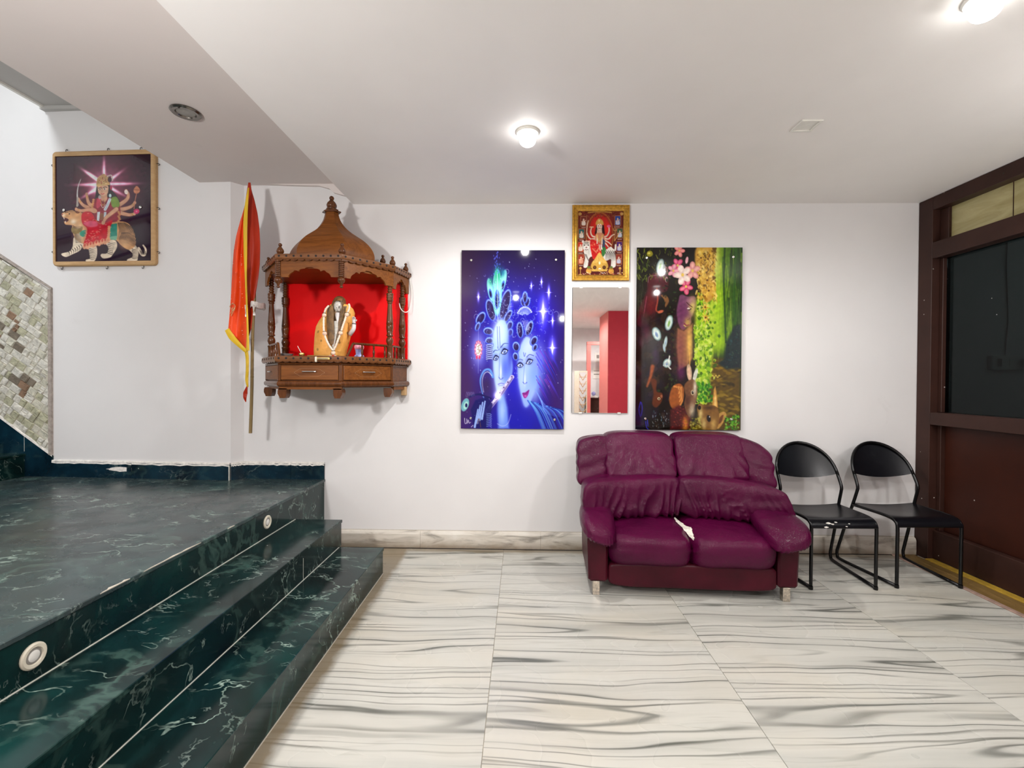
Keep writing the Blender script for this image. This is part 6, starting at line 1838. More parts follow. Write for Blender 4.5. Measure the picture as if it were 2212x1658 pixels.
# posts
def post(x, y, z0=1.4735, z1=2.112):
    H = z1 - z0
    prof = [(0.026, 0), (0.026, 0.006), (0.023, 0.010), (0.023, 0.076), (0.026, 0.080), (0.026, 0.088), (0.016, 0.094), (0.022, 0.108), (0.027, 0.124), (0.024, 0.142), (0.016, 0.158), (0.025, 0.164), (0.025, 0.170), (0.020, 0.176), (0.023, 0.20), (0.026, 0.226), (0.0255, 0.242), (0.023, 0.244), (0.0255, 0.247), (0.024, 0.27), (0.019, 0.335), (0.0155, 0.395), (0.0155, 0.400), (0.020, 0.404), (0.020, 0.409), (0.0165, 0.414), (0.023, 0.419), (0.025, 0.427), (0.022, 0.434), (0.024, 0.440), (0.026, 0.448), (0.023, 0.456), (0.025, 0.462), (0.026, 0.468), (0.024, 0.476), (0.014, 0.480)]
    z = 0.482
    while z < H - 0.02:
        prof += [(0.013, z), (0.018, z + 0.006), (0.018, z + 0.012), (0.013, z + 0.018)]; z += 0.019
    prof += [(0.014, H)]
    MB().lathe(prof, (x, y, z0), 14).build('post', M['wood_v'], SH, True, 50)
post(-1.862, 3.385); post(-0.972, 3.365); post(-0.928, 3.545); post(-1.842, 3.545)
# low balustrades with slanted ends
def balustrade(i, s0, s1, slant=0):
    p, q, t_, nn, L = seg_frame(i)
    B = lambda s, z, d=-0.022: p + t_ * s + nn * d + Vector((0, 0, z))
    zr = 1.564
    MB().tube([B(s0, zr), B(s1, zr)], 0.0085, 8).build('handrail', M['wood_v'], SH, True)
    if slant:
        if slant < 0: MB().tube([B(s0, zr), B(s0 - 0.045, 1.474)], 0.009, 8).build('end_rail', M['wood_v'], SH, True)
        else: MB().tube([B(s1, zr), B(s1 + 0.045, 1.474)], 0.009, 8).build('end_rail', M['wood_v'], SH, True)
    n = 3
    for k in range(n):
        s = s0 + (s1 - s0) * (k + 0.75 - 0.25 * (slant > 0)) / n
        c = B(s, 1.4735)
        MB().lathe([(0.009, 0), (0.009, 0.006), (0.005, 0.010), (0.009, 0.030), (0.0085, 0.042), (0.005, 0.062), (0.009, 0.068), (0.005, 0.074), (0.008, 0.080), (0.005, 0.086)], tuple(c), 10).build('baluster', M['wood_v'], SH, True, 50)
L1, L3, L4 = seg_frame(1)[4], seg_frame(3)[4], seg_frame(4)[4]
balustrade(1, 0.05, L1 - 0.12, 1)
balustrade(3, 0.10, L3 - 0.03, -1)
balustrade(4, 0.03, L4 - 0.05)
# cornice, scalloped arches and pendants
ZA, ZB = 2.108, 2.150
slab_('roof', 0.018, 2.112, ZB - 0.004, M['wood'])
ring_prof('cornice', [(-0.02, 2.110), (0.012, 2.110), (0.022, 2.118), (0.024, 2.124), (0.024, 2.144), (0.018, 2.150), (-0.2, 2.150)], M['wood_rim'])
drilled('drilled_holes', 0.0242, 2.134, 0.0072, (0, 8, 9, 8, 7))
lobes('scallop_edge', 0.019, 2.114, (0, 9, 9, 8, 7), 0.011)
half = [(0.0, 0.0), (0.16, 0.0)]
def arc(a, b, h, n=5):
    out = []
    for k in range(1, n + 1):
        t = k / n
        x = a[0] + (b[0] - a[0]) * t; y = a[1] + (b[1] - a[1]) * t
        dx, dy = b[0] - a[0], b[1] - a[1]
        l = math.hypot(dx, dy)
        # bulge towards the upper left
        x += -dy / l * h * sin(pi * t) * 0.12; y += dx / l * h * sin(pi * t) * 1.0
        out.append((x, y))
    return out
for a, b, h in (((0.16, 0.0), (0.235, 0.52), 0.16), ((0.235, 0.52), (0.325, 0.58), 0.16), ((0.325, 0.58), (0.425, 0.86), 0.20), ((0.425, 0.86), (0.5, 1.0), 0.10)):
    half += arc(a, b, h)
def arch(i, zt, zb_, hi):
    p, q, t_, nn, L = seg_frame(i)
    low = [(s * L, zb_ + z * hi) for s, z in half]
    low += [(L - s * L, zb_ + z * hi) for s, z in half[-2::-1]]
    pts = low + [(L, zt), (0, zt)]
    m = MB(); n = len(pts)
    for d in (0.004, -0.010):
        for (s, z) in pts:
            w = p + t_ * s + nn * d; m.v.append((w.x, w.y, z))
    m.f.append(tuple(range(n))); m.f.append(tuple(range(n, 2 * n))[::-1]); m.m += [0, 0]
    for k in range(n):
        j = (k + 1) % n
        m.f.append((j, k, n + k, n + j)); m.m.append(0)
    m.build('arch_panel', M['wood_d'], SH)
arch(1, ZA + 0.004, 1.998, 0.078); arch(2, ZA + 0.004, 1.998, 0.066); arch(3, ZA + 0.004, 1.998, 0.076); arch(4, ZA + 0.004, 1.985, 0.09)
def pendant(x, y):
    prof = []
    z = 2.110
    for k in range(9):
        prof += [(0.014, z), (0.0195, z - 0.003), (0.0195, z - 0.009), (0.014, z - 0.012)]; z -= 0.0125
    prof += [(0.012, z), (0.022, z - 0.008), (0.0255, z - 0.020), (0.022, z - 0.032), (0.010, z - 0.045), (0.007, z - 0.058), (0.012, z - 0.062), (0.012, z - 0.067), (0.004, z - 0.072)]
    MB().lathe(prof[::-1], (x, y, 0), 14).build('pendant', M['wood_v'], SH, True, 50)
pendant(-1.632 , 3.049); pendant(-1.206, 3.049)
def finial(x, y, z, k=1.0, cone=False):
    prof = [(0.022, 0), (0.023, 0.004), (0.016, 0.009), (0.022, 0.014), (0.024, 0.024), (0.020, 0.036), (0.011, 0.050), (0.007, 0.056), (0.011, 0.060), (0.0125, 0.068), (0.008, 0.075), (0.002, 0.077)]
    if cone: prof = [(0.036, -0.055), (0.016, -0.002)] + prof[2:]
    MB().lathe([(r * k, h * k) for r, h in prof], (x, y, z), 14).build('finial', M['wood_v'], SH, True, 50)
finial(-1.625, 3.062, ZB); finial(-1.206, 3.062, ZB); finial(-0.955, 3.372, ZB, 0.95); finial(-0.905, 3.56, ZB, 0.9); finial(-1.885, 3.385, ZB, 0.9)
finial(-1.078, 3.54, ZB + 0.055, 0.95, True)
# dome: six sided onion
dc = Vector((-1.385, 3.32, 0))
hexa = [(0.172, -0.172), (0.315, 0.0), (0.172, 0.172), (-0.172, 0.172), (-0.315, 0.0), (-0.172, -0.172)]
prof = [(0.92, 2.146), (0.985, 2.165), (1.0, 2.192), (0.985, 2.22), (0.94, 2.252), (0.86, 2.285), (0.745, 2.318), (0.60, 2.348), (0.455, 2.378), (0.335, 2.410), (0.245, 2.445), (0.185, 2.482), (0.148, 2.525)]
m = MB()
pp = catmull([(r, z, 0) for r, z in prof], 3)
for s in range(6):
    a, b = hexa[s], hexa[(s + 1) % 6]
    rows = [[(dc.x + (a[0] + (b[0] - a[0]) * e / 3) * p.x, dc.y + (a[1] + (b[1] - a[1]) * e / 3) * p.x, p.y) for e in range(4)] for p in pp]
    m.grid(rows)
m.build('dome', M['wood_d'], SH, True, 60)
m = MB()
m.prism([(dc.x + a * 0.22, dc.y + b * 0.22) for a, b in hexa], 'z', 2.522, 2.530)
m.prism([(dc.x + a * 0.155, dc.y + b * 0.155) for a, b in hexa], 'z', 2.530, 2.545)
m.build('dome_collar', M['wood_v'], SH)
MB().lathe([(0.034, 2.545), (0.036, 2.551), (0.028, 2.557), (0.034, 2.564), (0.036, 2.577), (0.030, 2.592), (0.018, 2.606), (0.011, 2.614), (0.016, 2.620), (0.017, 2.630), (0.011, 2.640), (0.002, 2.644)], (dc.x, dc.y, 0), 16).build('dome_finial', M['wood_v'], SH, True, 50)
recenter(SH, (-1.40, 3.6, 1.19))

# ------------------------------------------------------------------ statue on the shrine's deck
M['robe'] = (lambda: None)
def robe_mat():
    t = NT('yellow printed robe cloth'); c = t.coord()
    f = t.noise(c, 7, 4)
    a = t.ramp(f, [(0.3, (0.62, 0.25, 0.035, 1)), (0.7, (0.86, 0.46, 0.11, 1))])
    vo = t.n('TexVoronoi', feature='F1'); t.L(c, vo.inputs['Vector']); vo.inputs['Scale'].default_value = 17
    a = t.mix(t.ramp(vo.outputs['Distance'], [(0.16, 0.8), (0.22, 0.0)]), a, (0.20, 0.11, 0.02, 1))
    t.base(a); t.rough(0.6); t.bump(t.noise(c, 14, 4), 0.5, 0.015)
    return t.mat
M['robe'] = robe_mat()
M['hood'] = plain('brown gauze shawl', (0.16, 0.085, 0.03, 1), 0.5, var=0.45, scale=40, bump=0.4)
M['face'] = plain('silver grey stone face', (0.50, 0.47, 0.42, 1), 0.32, var=0.2, scale=60)
M['white_st'] = plain('white painted stone', (0.66, 0.62, 0.60, 1), 0.4, var=0.05)
M['gar'] = plain('white flower garland', (0.80, 0.68, 0.55, 1), 0.75, var=0.15, scale=220, bump=0.9)
M['gar_bead'] = plain('pale rosette', (0.78, 0.55, 0.42, 1), 0.6, var=0.2, scale=90)
M['dark_eye'] = plain('dark paint', (0.03, 0.025, 0.02, 1), 0.5)
ST = thing('seated_statue', 'small seated statue in a yellow robe with a white garland', 'statue')
Yc = 3.30
k_ = Yc / FOC / 8.729
c0 = at(660 + 540 / 8.729, 600 + 1452 / 8.729, y=Yc)
zdeck = 1.4735
def SP(x, y, d=0.0):
    """statue plan: crop drawing coordinates to a point, d towards the room"""
    p = at(660 + x / 8.729, 600 + y / 8.729, y=Yc - d)
    p.z += zdeck - c0.z
    return p
def rings(rows, n=26, fold=0.0, seed=1, power=2.4):
    m = MB(); P = []
    r = random.Random(seed); ph = [r.uniform(0, 6.28) for _ in range(4)]
    for (y, xl, xr, dep, yo) in rows:
        row = []
        for k in range(n):
            a = 2 * pi * k / n
            ca_, sa2 = cos(a), sin(a)
            e = (abs(ca_) ** power + abs(sa2) ** power) ** (-1 / power)
            f_ = 1 + fold * (sin(5 * a + ph[0] + y * 0.004) + 0.6 * sin(9 * a + ph[1] + y * 0.006))
            q = SP((xl + xr) / 2, y)
            row.append((q.x + (xr - xl) / 2 * k_ * ca_ * e * f_, q.y + yo - dep * sa2 * e * f_, q.z))
        P.append(row)
    for i in range(len(P)):
        P[i].append(P[i][0])
    m.grid(P)
    b = len(m.v)
    for row in (P[0][:-1], P[-1][:-1]):
        o = len(m.v); m.v += row; m.f.append(tuple(range(o, o + len(row)))); m.m.append(0)
    return m
MB().box(SP(190, 0).x - 0.01, SP(745, 0).x - 0.01, Yc - 0.11, Yc + 0.085, zdeck, zdeck + 0.012, b=0.003).build('plinth', M['brass'], ST)
rb = [(1425, 186, 745, 0.095, 0), (1300, 188, 770, 0.105, 0), (1100, 200, 822, 0.105, 0), (1000, 206, 850, 0.10, 0), (880, 214, 862, 0.09, 0.005), (780, 250, 878, 0.08, 0.01), (690, 300, 900, 0.07, 0.015), (600, 338, 905, 0.065, 0.018), (520, 380, 870, 0.06, 0.02), (450, 450, 800, 0.045, 0.02)]
rings(rb, 30, 0.018, 3).build('robe', M['robe'], ST, True, None)
# brown gauze shawl falling over the head, open over the face and chest
def strip(rows, name, mat, par, sm=True):
    P = [[tuple(SP(x, y, d)) for (x, d) in r] for (y, r) in rows]
    m = MB().grid(P); nv = len(m.v)
    m.grid([[(p[0], p[1] + 0.004, p[2]) for p in r] for r in P], flip=True)
    return m.build(name, mat, par, sm, None)
rings([(800, 470, 760, 0.06, -0.012), (700, 478, 748, 0.062, -0.012), (600, 490, 745, 0.062, -0.008), (500, 500, 750, 0.062, -0.004), (400, 525, 748, 0.058, 0), (340, 560, 738, 0.048, 0.0), (305, 600, 700, 0.028, 0.0), (297, 630, 675, 0.012, 0)], 22, 0.02, 5, 2.1).build('hood', M['hood'], ST, True, None)
strip([(470, [(420, 0.055), (470, 0.085), (520, 0.075)]), (600, [(400, 0.07), (460, 0.098), (530, 0.092)]), (800, [(400, 0.085), (455, 0.108), (530, 0.108)]), (1000, [(410, 0.105), (470, 0.118), (545, 0.118)]), (1200, [(440, 0.112), (490, 0.122), (550, 0.122)])], 'shawl_fall', M['hood'], ST)
strip([(480, [(690, 0.075), (730, 0.080), (775, 0.06)]), (650, [(650, 0.094), (690, 0.098), (740, 0.085)]), (850, [(600, 0.105), (640, 0.110), (690, 0.10)]), (1050, [(560, 0.118), (590, 0.121), (640, 0.115)]), (1250, [(520, 0.122), (545, 0.124), (580, 0.118)])], 'shawl_fall', M['hood'], ST)
strip([(760, [(520, 0.09), (585, 0.105), (640, 0.095)]), (900, [(540, 0.105), (590, 0.116), (640, 0.105)]), (1080, [(520, 0.113), (560, 0.122), (610, 0.115)]), (1280, [(490, 0.117), (520, 0.125), (560, 0.118)])], 'shirt_front', M['face'], ST)
# head with face, nose, brows, beard
fc_ = SP(608, 500, 0.052)
m = MB().sphere(tuple(fc_), (0.0275, 0.026, 0.047), 18, 14)
m.sphere(tuple(SP(608, 520, 0.079)), (0.0055, 0.008, 0.013), 10, 8)          # nose
m.sphere(tuple(SP(588, 560, 0.073)), (0.010, 0.008, 0.006), 10, 6)
m.sphere(tuple(SP(632, 560, 0.073)), (0.010, 0.008, 0.006), 10, 6)
m.build('head', M['face'], ST, True, None)
for x in (586, 634):
    MB().sphere(tuple(SP(x, 505, 0.0745)), (0.0052, 0.004, 0.0026), 8, 6).build('eye', M['dark_eye'], ST, True)
for x in (586, 634):
    m = MB(); m.tube([tuple(SP(x - 18, 487, 0.072)), tuple(SP(x, 480, 0.0765)), tuple(SP(x + 18, 487, 0.072))], 0.0014, 5)
    m.build('brow', M['dark_eye'], ST, True)
m = MB(); m.tube([tuple(SP(592, 590, 0.074)), tuple(SP(608, 586, 0.078)), tuple(SP(626, 590, 0.074))], 0.0016, 5)
m.build('mouth', M['dark_eye'], ST, True)
strip([(600, [(565, 0.066), (605, 0.083), (648, 0.066)]), (660, [(562, 0.080), (600, 0.100), (645, 0.084)]), (740, [(580, 0.095), (600, 0.108), (628, 0.098)]), (800, [(592, 0.102), (600, 0.108), (610, 0.103)])], 'beard', M['white_st'], ST)
strip([(380, [(548, 0.060), (612, 0.083), (680, 0.062)]), (340, [(560, 0.050), (620, 0.076), (700, 0.050)]), (310, [(590, 0.025), (640, 0.05), (690, 0.025)])], 'headcloth', M['hood'], ST)
# raised hand on the right: forearm, wrist band, palm with fingers and thumb
m = MB().tube(catmull([tuple(SP(838, 1010, 0.03)), tuple(SP(880, 955, 0.05)), tuple(SP(908, 900, 0.056)), tuple(SP(914, 840, 0.055)), tuple(SP(915, 800, 0.054))], 4), list(np.linspace(0.016, 0.0135, 17)), 10)
m.build('forearm', M['white_st'], ST, True)
MB().tube([tuple(SP(914, 822, 0.055)), tuple(SP(915, 806, 0.055))], 0.0152, 12).build('bracelet', M['dark_eye'], ST, True)
m = MB().sphere(tuple(SP(914, 765, 0.055)), (0.0135, 0.0075, 0.016), 10, 8)
for q, (dx, L_) in enumerate(((-26, 62), (-9, 72), (9, 68), (24, 52))):
    m.tube(catmull([tuple(SP(914 + dx * 0.9, 750, 0.055)), tuple(SP(914 + dx, 750 - L_ * 0.55, 0.058)), tuple(SP(914 + dx, 750 - L_ * 0.9, 0.066)), tuple(SP(914 + dx, 750 - L_ * 0.92, 0.072))], 3), 0.0034, 6)
m.tube(catmull([tuple(SP(938, 775, 0.056)), tuple(SP(958, 755, 0.062)), tuple(SP(958, 735, 0.066))], 3), 0.0036, 6)
m.build('hand', M['white_st'], ST, True, None)
# feet peeping out under the hem
for x in (470, 560):
    MB().sphere(tuple(SP(x, 1425, 0.108)), (0.012, 0.018, 0.008), 10, 6).build('foot', M['white_st'], ST, True)
recenter(ST, (c0.x, Yc, zdeck))
# garland lies on the statue: a thing of its own
GA = thing('flower_garland', 'white flower garland with round rosettes hung on the seated statue', 'garland')
lp = [(440, 470, 0.085), (380, 540, 0.088), (352, 640, 0.085), (342, 780, 0.098), (345, 920, 0.112), (362, 1020, 0.117), (400, 1130, 0.124), (460, 1240, 0.130), (522, 1320, 0.132)]
rp = [(815, 440, 0.085), (828, 480, 0.088), (812, 560, 0.092), (770, 650, 0.097), (735, 760, 0.106), (695, 880, 0.116), (660, 990, 0.124), (622, 1090, 0.130), (575, 1220, 0.133), (524, 1320, 0.132)]
for P_ in (lp, rp):
    pts = catmull([tuple(SP(q[0], q[1], q[2] + 0.012)) for q in P_], 7)
    rr = [0.0066 * (1 + 0.14 * sin(i * 2.2)) for i in range(len(pts))]
    MB().tube(pts, rr, 9).build('flower_string', M['gar'], GA, True)
for (x, y, d, r) in ((352, 650, 0.088, 0.0145), (360, 995, 0.118, 0.0155), (778, 640, 0.098, 0.0155), (662, 985, 0.126, 0.0155), (524, 1362, 0.132, 0.0155)):
    o = MB().sphere(tuple(SP(x, y, d + 0.014)), (r, r * 0.8, r), 12, 8)
    o.build('rosette', M['gar_bead'], GA, True)
    MB().lathe([(r * 0.75, -0.0015), (r * 0.9, 0), (r * 0.75, 0.0015)], tuple(SP(x, y - 38, d + 0.012)), 10).build('thread_band', M['dark_eye'], GA, True)
MB().sphere(tuple(SP(520, 1425, 0.145)), 0.0075, 10, 6).build('red_bead', M['red'], GA, True)
pts = catmull([tuple(SP(*q)) for q in ((755, 500, 0.10), (735, 590, 0.115), (705, 660, 0.118), (680, 750, 0.125))], 6)
m = MB()
for q in pts: m.sphere(tuple(q), 0.0024, 6, 4)
o = m.build('tiny_beads', M['brass'], GA, True); o['kind'] = 'stuff'
recenter(GA, tuple(SP(524, 1362, 0.13)))

# small offerings on the deck
def lathe_thing(name, label, cat, parts, loc):
    t = thing(name, label, cat, loc)
    for (pn, prof, mt) in parts:
        MB().lathe(prof, (0, 0, 0), 18).build(pn, mt, t, True, 50)
    return t
M['bluecup'] = plain('pale blue plastic', (0.30, 0.33, 0.62, 1), 0.35, var=0.1)
M['pink'] = plain('pink petals', (0.80, 0.30, 0.38, 1), 0.7, var=0.25, scale=60, bump=0.5)
M['glassy'] = plain('clear dish glass', (0.55, 0.50, 0.48, 1), 0.08, var=0.1); M['glassy'].node_tree.nodes['Principled BSDF'].inputs['Transmission Weight'].default_value = 0.7
pc = at(776, 767, y=3.26)
t = lathe_thing('offering_cup', 'pale blue cup holding a pink flower beside the statue', 'cup', [('cup', [(0.030, 0), (0.034, 0.004), (0.033, 0.012), (0.024, 0.02), (0.026, 0.05), (0.030, 0.056), (0.026, 0.054)], M['bluecup'])], (pc.x, 3.26, zdeck))
tf = thing('pink_flower', 'pink flower lying in the pale blue cup', 'flower', (pc.x, 3.26, zdeck + 0.072))
for q in range(7):
    a = 2 * pi * q / 7
    MB().sphere((0.018 * cos(a), 0.018 * sin(a), 0.004 * (q % 2)), (0.017, 0.017, 0.020), 10, 6).build('petal', M['pink'], tf, True)
MB().sphere((0, 0, 0.006), (0.02, 0.02, 0.022), 10, 6).build('petal', M['pink'], tf, True)
pb_ = at(652, 763, y=3.20)
t = lathe_thing('incense_holder', 'little brass incense holder with a stick on the shrine deck', 'holder', [('bowl', [(0.010, 0), (0.016, 0.004), (0.020, 0.018), (0.018, 0.026), (0.008, 0.027)], M['brass'])], (pb_.x, 3.20, zdeck))
MB().tube([(0, 0, 0.02), (-0.030, 0.0, 0.075)], 0.0022, 6).build('incense_stick', M['white_pl'], t, True)
pd_ = at(618, 767, y=3.22)
lathe_thing('glass_dish', 'small clear glass dish at the left post of the shrine', 'dish', [('dish', [(0.030, 0), (0.036, 0.003), (0.048, 0.018), (0.050, 0.022), (0.044, 0.018), (0.030, 0.006)], M['glassy'])], (pd_.x, 3.22, zdeck))
pe = at(697, 774, y=3.03)
t = thing('brass_clasp', 'brass strip with a pale end cap on the front rim of the shrine', 'clasp', (pe.x, 3.026, 1.455))
MB().box(-0.036, 0.05, -0.008, 0.006, -0.008, 0.008, b=0.002).build('strip', M['brass'], t)
MB().tube([(-0.028, -0.011, -0.001), (0.044, -0.011, -0.001)], 0.003, 8).build('rod', M['steel'], t, True)
MB().box(-0.048, -0.034, -0.012, 0.004, -0.024, 0.012, b=0.004).build('end_cap', M['cream_pl'], t)

# ------------------------------------------------------------------ flag on its bamboo stick
def cloth(name, col, sheen=0.3):
    t = NT(name); c = t.coord()
    f = t.noise(t.coord(scale=(3, 3, 1)), 4, 4)
    t.base(t.ramp(f, [(0.3, tuple(x * 0.8 for x in col) + (1,)), (0.7, tuple(min(1, x * 1.1) for x in col) + (1,))]))
    t.rough(0.45); t.b.inputs['Specular IOR Level'].default_value = 0.22
    return t.mat
M['flag'] = cloth('orange satin', (0.70, 0.055, 0.004)); M['flag_dk'] = cloth('deep orange red satin', (0.36, 0.022, 0.004))
M['flag_y'] = cloth('yellow satin border', (0.62, 0.40, 0.02))
FL = thing('temple_flag', 'orange pennant flag with yellow border on a bamboo stick', 'flag')
yF = 3.30
pole = [at(541, 935, y=yF + 0.03), at(544, 840, y=yF + 0.02), at(545, 760, y=yF + 0.01), at(547, 690, y=yF + 0.005), at(550, 640, y=yF + 0.01), at(546, 600, y=yF + 0.04), at(543, 540, y=yF + 0.05), at(540, 470, y=yF + 0.05), at(538, 396, y=yF + 0.04)]
cp = catmull([tuple(p) for p in pole], 6)
rr = list(np.interp(np.linspace(0, 1, len(cp)), [0, 0.5, 1], [0.0115, 0.0095, 0.006]))
MB().tube(cp, rr, 10).build('stick', M['stick'], FL, True)
for z_ in (1.02, 1.33, 1.6):
    q = min(cp, key=lambda p: abs(p.z - z_))
    MB().lathe([(0.0105, -0.003), (0.0128, 0), (0.0105, 0.003)], (q.x, q.y, z_), 10).build('stick_node', M['stick'], FL, True)
Lf = [(390, 536), (420, 534), (450, 527), (480, 518), (510, 510), (540, 505), (580, 502), (620, 500), (660, 497.5), (700, 494), (716, 492)]
def lerp_tab(tab, v):
    return float(np.interp(v, [a for a, b in tab], [b for a, b in tab]))
Md = [(390, 537), (420, 532), (450, 528), (500, 527), (560, 528), (620, 531), (700, 534), (757, 534)]
Rg = [(390, 540.5), (410, 543), (430, 549), (460, 556), (490, 560), (530, 562), (570, 561), (600, 558), (640, 551), (690, 546), (757, 538)]
def sheet(name, tabA, tabB, v0, v1fn, mat, yo, fold, nv=44, nu=12, ph=0.0, th=0.002):
    P = []
    for i in range(nv + 1):
        row = []
        for j in range(nu + 1):
            s = j / nu
            ve = v1fn(s)
            v = v0 + (ve - v0) * i / nv
            u = lerp_tab(tabA, v) * (1 - s) + lerp_tab(tabB, v) * s
            dep = yF - yo - fold * (0.5 + 0.5 * sin(s * 7.5 + ph + v * 0.010)) * min(1, (v - v0) / 120 + 0.1) - 0.004 * sin(v * 0.06 + s * 4)
            row.append(tuple(at(u, v, y=dep)))
        P.append(row)
    m = MB().grid(P)
    m.grid([[(p[0], p[1] + th, p[2]) for p in r] for r in P], flip=True)
    m.build(name, mat, FL, True, None)
    return P
# back (right-hand) half of the cloth hangs behind the stick side, front half folds over it
sheet('cloth', Md, Rg, 394, lambda s: 745 - 40 * s, M['flag_dk'], -0.012, 0.018, ph=1.2)
PF = sheet('cloth', Lf, Md, 420, lambda s: 714 + 43 * s, M['flag'], 0.006, 0.030)
# yellow borders
def band(name, pts, w, yo, mat, taper=None):
    P = []
    pts = [Vector((a, b, 0)) for a, b in pts]
    cc = catmull([tuple(p) for p in pts], 5)
    for i, p in enumerate(cc):
        t_ = (cc[min(i + 1, len(cc) - 1)] - cc[max(i - 1, 0)]).normalized()
        n_ = Vector((-t_.y, t_.x, 0))
        ww = w if taper is None else float(np.interp(i / (len(cc) - 1), np.linspace(0, 1, len(taper)), taper))
        P.append([tuple(at(p.x + n_.x * ww * k, p.y + n_.y * ww * k, y=yF - yo - 0.004 * (1 - abs(k)) - 0.003 * sin(i * 0.8))) for k in (-1, -0.5, 0, 0.5, 1)])
    m = MB().grid(P)
    m.grid([[(a[0], a[1] + 0.002, a[2]) for a in r] for r in P], flip=True)
    return m.build(name, mat, FL, True, None)
band('border', [(537, 405), (532.5, 440), (530, 480), (530, 540), (531, 600), (533, 660), (535, 720), (535, 757)], 4, 0.040, M['flag_y'], [1, 3.4, 4.4, 3.8, 2.2, 1.8, 2.2, 3.6])
band('border', [(490, 711), (500, 727), (514, 742), (532, 759)], 5.5, 0.040, M['flag_y'], [5, 6.5, 5, 3.5])
band('tail', [(531, 752), (534, 775), (534, 800), (533, 820), (535, 836)], 3.6, 0.030, M['flag_y'], [4, 3.4, 3.2, 3.4, 1.5])
band('tail_tip', [(534, 833), (530, 848), (529, 858), (531, 868)], 3.5, 0.028, M['flag_dk'], [0.8, 4.6, 3.6, 0.5])
# short painted script and glitter on the cloth
m = MB()
def on_flag(u, v):
    return tuple(at(u, v, y=yF - 0.047))
for st_pts in ([(496, 663), (499, 657), (504, 656), (508, 660), (506, 666), (501, 672), (498, 677)], [(499, 664), (501, 668), (504, 663)], [(508, 664), (503, 674), (499, 682)], [(500, 670), (507, 669)]):
    m.tube(catmull([on_flag(*q) for q in st_pts], 4), 0.0022, 5)
m.build('painted_script', M['frame_tan'], FL, True)
m = MB()
rg = random.Random(3)
for q in range(46):
    v = rg.uniform(500, 730); s = rg.random()
    u = lerp_tab(Lf, v) * (1 - s) + (lerp_tab(Md, v) - 6) * s
    if v > 714 + 43 * s - 12: continue
    p = at(u, v, y=yF - 0.006 - 0.030 * (0.5 + 0.5 * sin(s * 7.5 + v * 0.010)) * min(1, (v - 420) / 120 + 0.1) - 0.004 * sin(v * 0.06 + s * 4) - 0.001)
    m.sphere(tuple(p), rg.uniform(0.0014, 0.003), 6, 4)
M['glit'] = plain('glitter', (0.85, 0.62, 0.5, 1), 0.2, 0.3)
o = m.build('glitter', M['glit'], FL, True); o['kind'] = 'stuff'
recenter(FL, tuple(pole[0]))
# plastic bag tie holding the stick to the shrine post
TI = thing('plastic_tie', 'whitish plastic strip tying the flag stick to the shrine post', 'tie')
M['plastic'] = plain('cloudy plastic film', (0.62, 0.58, 0.54, 1), 0.25, var=0.15, scale=40, bump=0.8)
M['plastic'].node_tree.nodes['Principled BSDF'].inputs['Alpha'].default_value = 0.82
pt = at(557, 660, y=3.33)
ring = []
for k in range(20):
    a = 2 * pi * k / 20
    ring.append((pt.x + 0.040 * cos(a), 3.335 + 0.072 * sin(a), pt.z + 0.004 * sin(3 * a)))
rows = [[(p[0], p[1], p[2] + dz) if dz == 0 else (pt.x + (p[0] - pt.x) * (0.97 if abs(dz) > 0.015 else 1.03), p[1], p[2] + dz + 0.003 * sin(i * 2.3)) for i, p in enumerate(ring + [ring[0]])] for dz in (-0.02, -0.008, 0, 0.008, 0.02)]
MB().grid(rows, flip=True).build('wrap', M['plastic'], TI, True)
for dx, L_ in ((0.012, 0.075), (-0.045, 0.085)):
    P = []
    for i in range(7):
        a = i / 6
        P.append([(pt.x + dx + (-0.012 + 0.024 * j / 3) * (1 - 0.5 * a) + 0.004 * sin(a * 5 + j), 3.262 - 0.006 * sin(a * 6 + j * 1.5) - (0.003 if j % 2 else 0), pt.z - 0.006 - L_ * a) for j in range(4)])
    MB().grid(P).build('loose_end', M['plastic'], TI, True)
recenter(TI, tuple(pt))
# white cable looping at the right side of the shrine
CB = thing('white_cable', 'thin white cable looping beside the right side of the shrine', 'cable')
cpts = [at(885, 600, y=3.585), at(889, 622, y=3.585), at(889.5, 645, y=3.58), at(886, 665, y=3.56), at(880, 673, y=3.53), at(872, 673, y=3.50), at(865, 665, y=3.478), at(862.5, 655, y=3.478)]
MB().tube(catmull([tuple(p) for p in cpts], 6), 0.0034, 7).build('wire', M['white_pl'], CB, True)
MB().lathe([(0.006, 0.0), (0.006, -0.012), (0.003, -0.014)], (cpts[0].x, YB, cpts[0].z), 10, 'y').build('wall_plug', M['white_pl'], CB, True)
recenter(CB, tuple(cpts[0]))

# ------------------------------------------------------------------ the side of the lobby that the mirror and the pictures reflect
M['redwall'] = paint_mat('crimson wall paint', (0.44, 0.010, 0.028, 1), 0.2)
M['pinkwall'] = paint_mat('coral and lit red wall paint', (0.62, 0.15, 0.13, 1), 0.2)  # paler red imitates light on the stub's side; coral on the door frame
ws = MB().box(1.71, 2.36, -2.98, -2.0, 0.0, ZC).build('wall_stub', M['redwall'], kind='structure')
MB().box(1.702, 1.709, -2.98, -2.001, 0.0, ZC - 0.001).build('lit_side', M['pinkwall'], ws)  # light falling on this side is put into its paler paint
df = thing('door_2', None, None); tag(df, 'coral door frame across the lobby', None, None, 'structure')
MB().box(1.60, 1.70, -4.30, -4.22, 0.0, 2.18, b=0.004).build('jamb', M['pinkwall'], df)
MB().box(2.60, 2.70, -4.30, -4.22, 0.0, 2.18, b=0.004).build('jamb', M['pinkwall'], df)
MB().box(1.60, 2.70, -4.30, -4.22, 2.182, 2.26, b=0.004).build('head', M['pinkwall'], df)
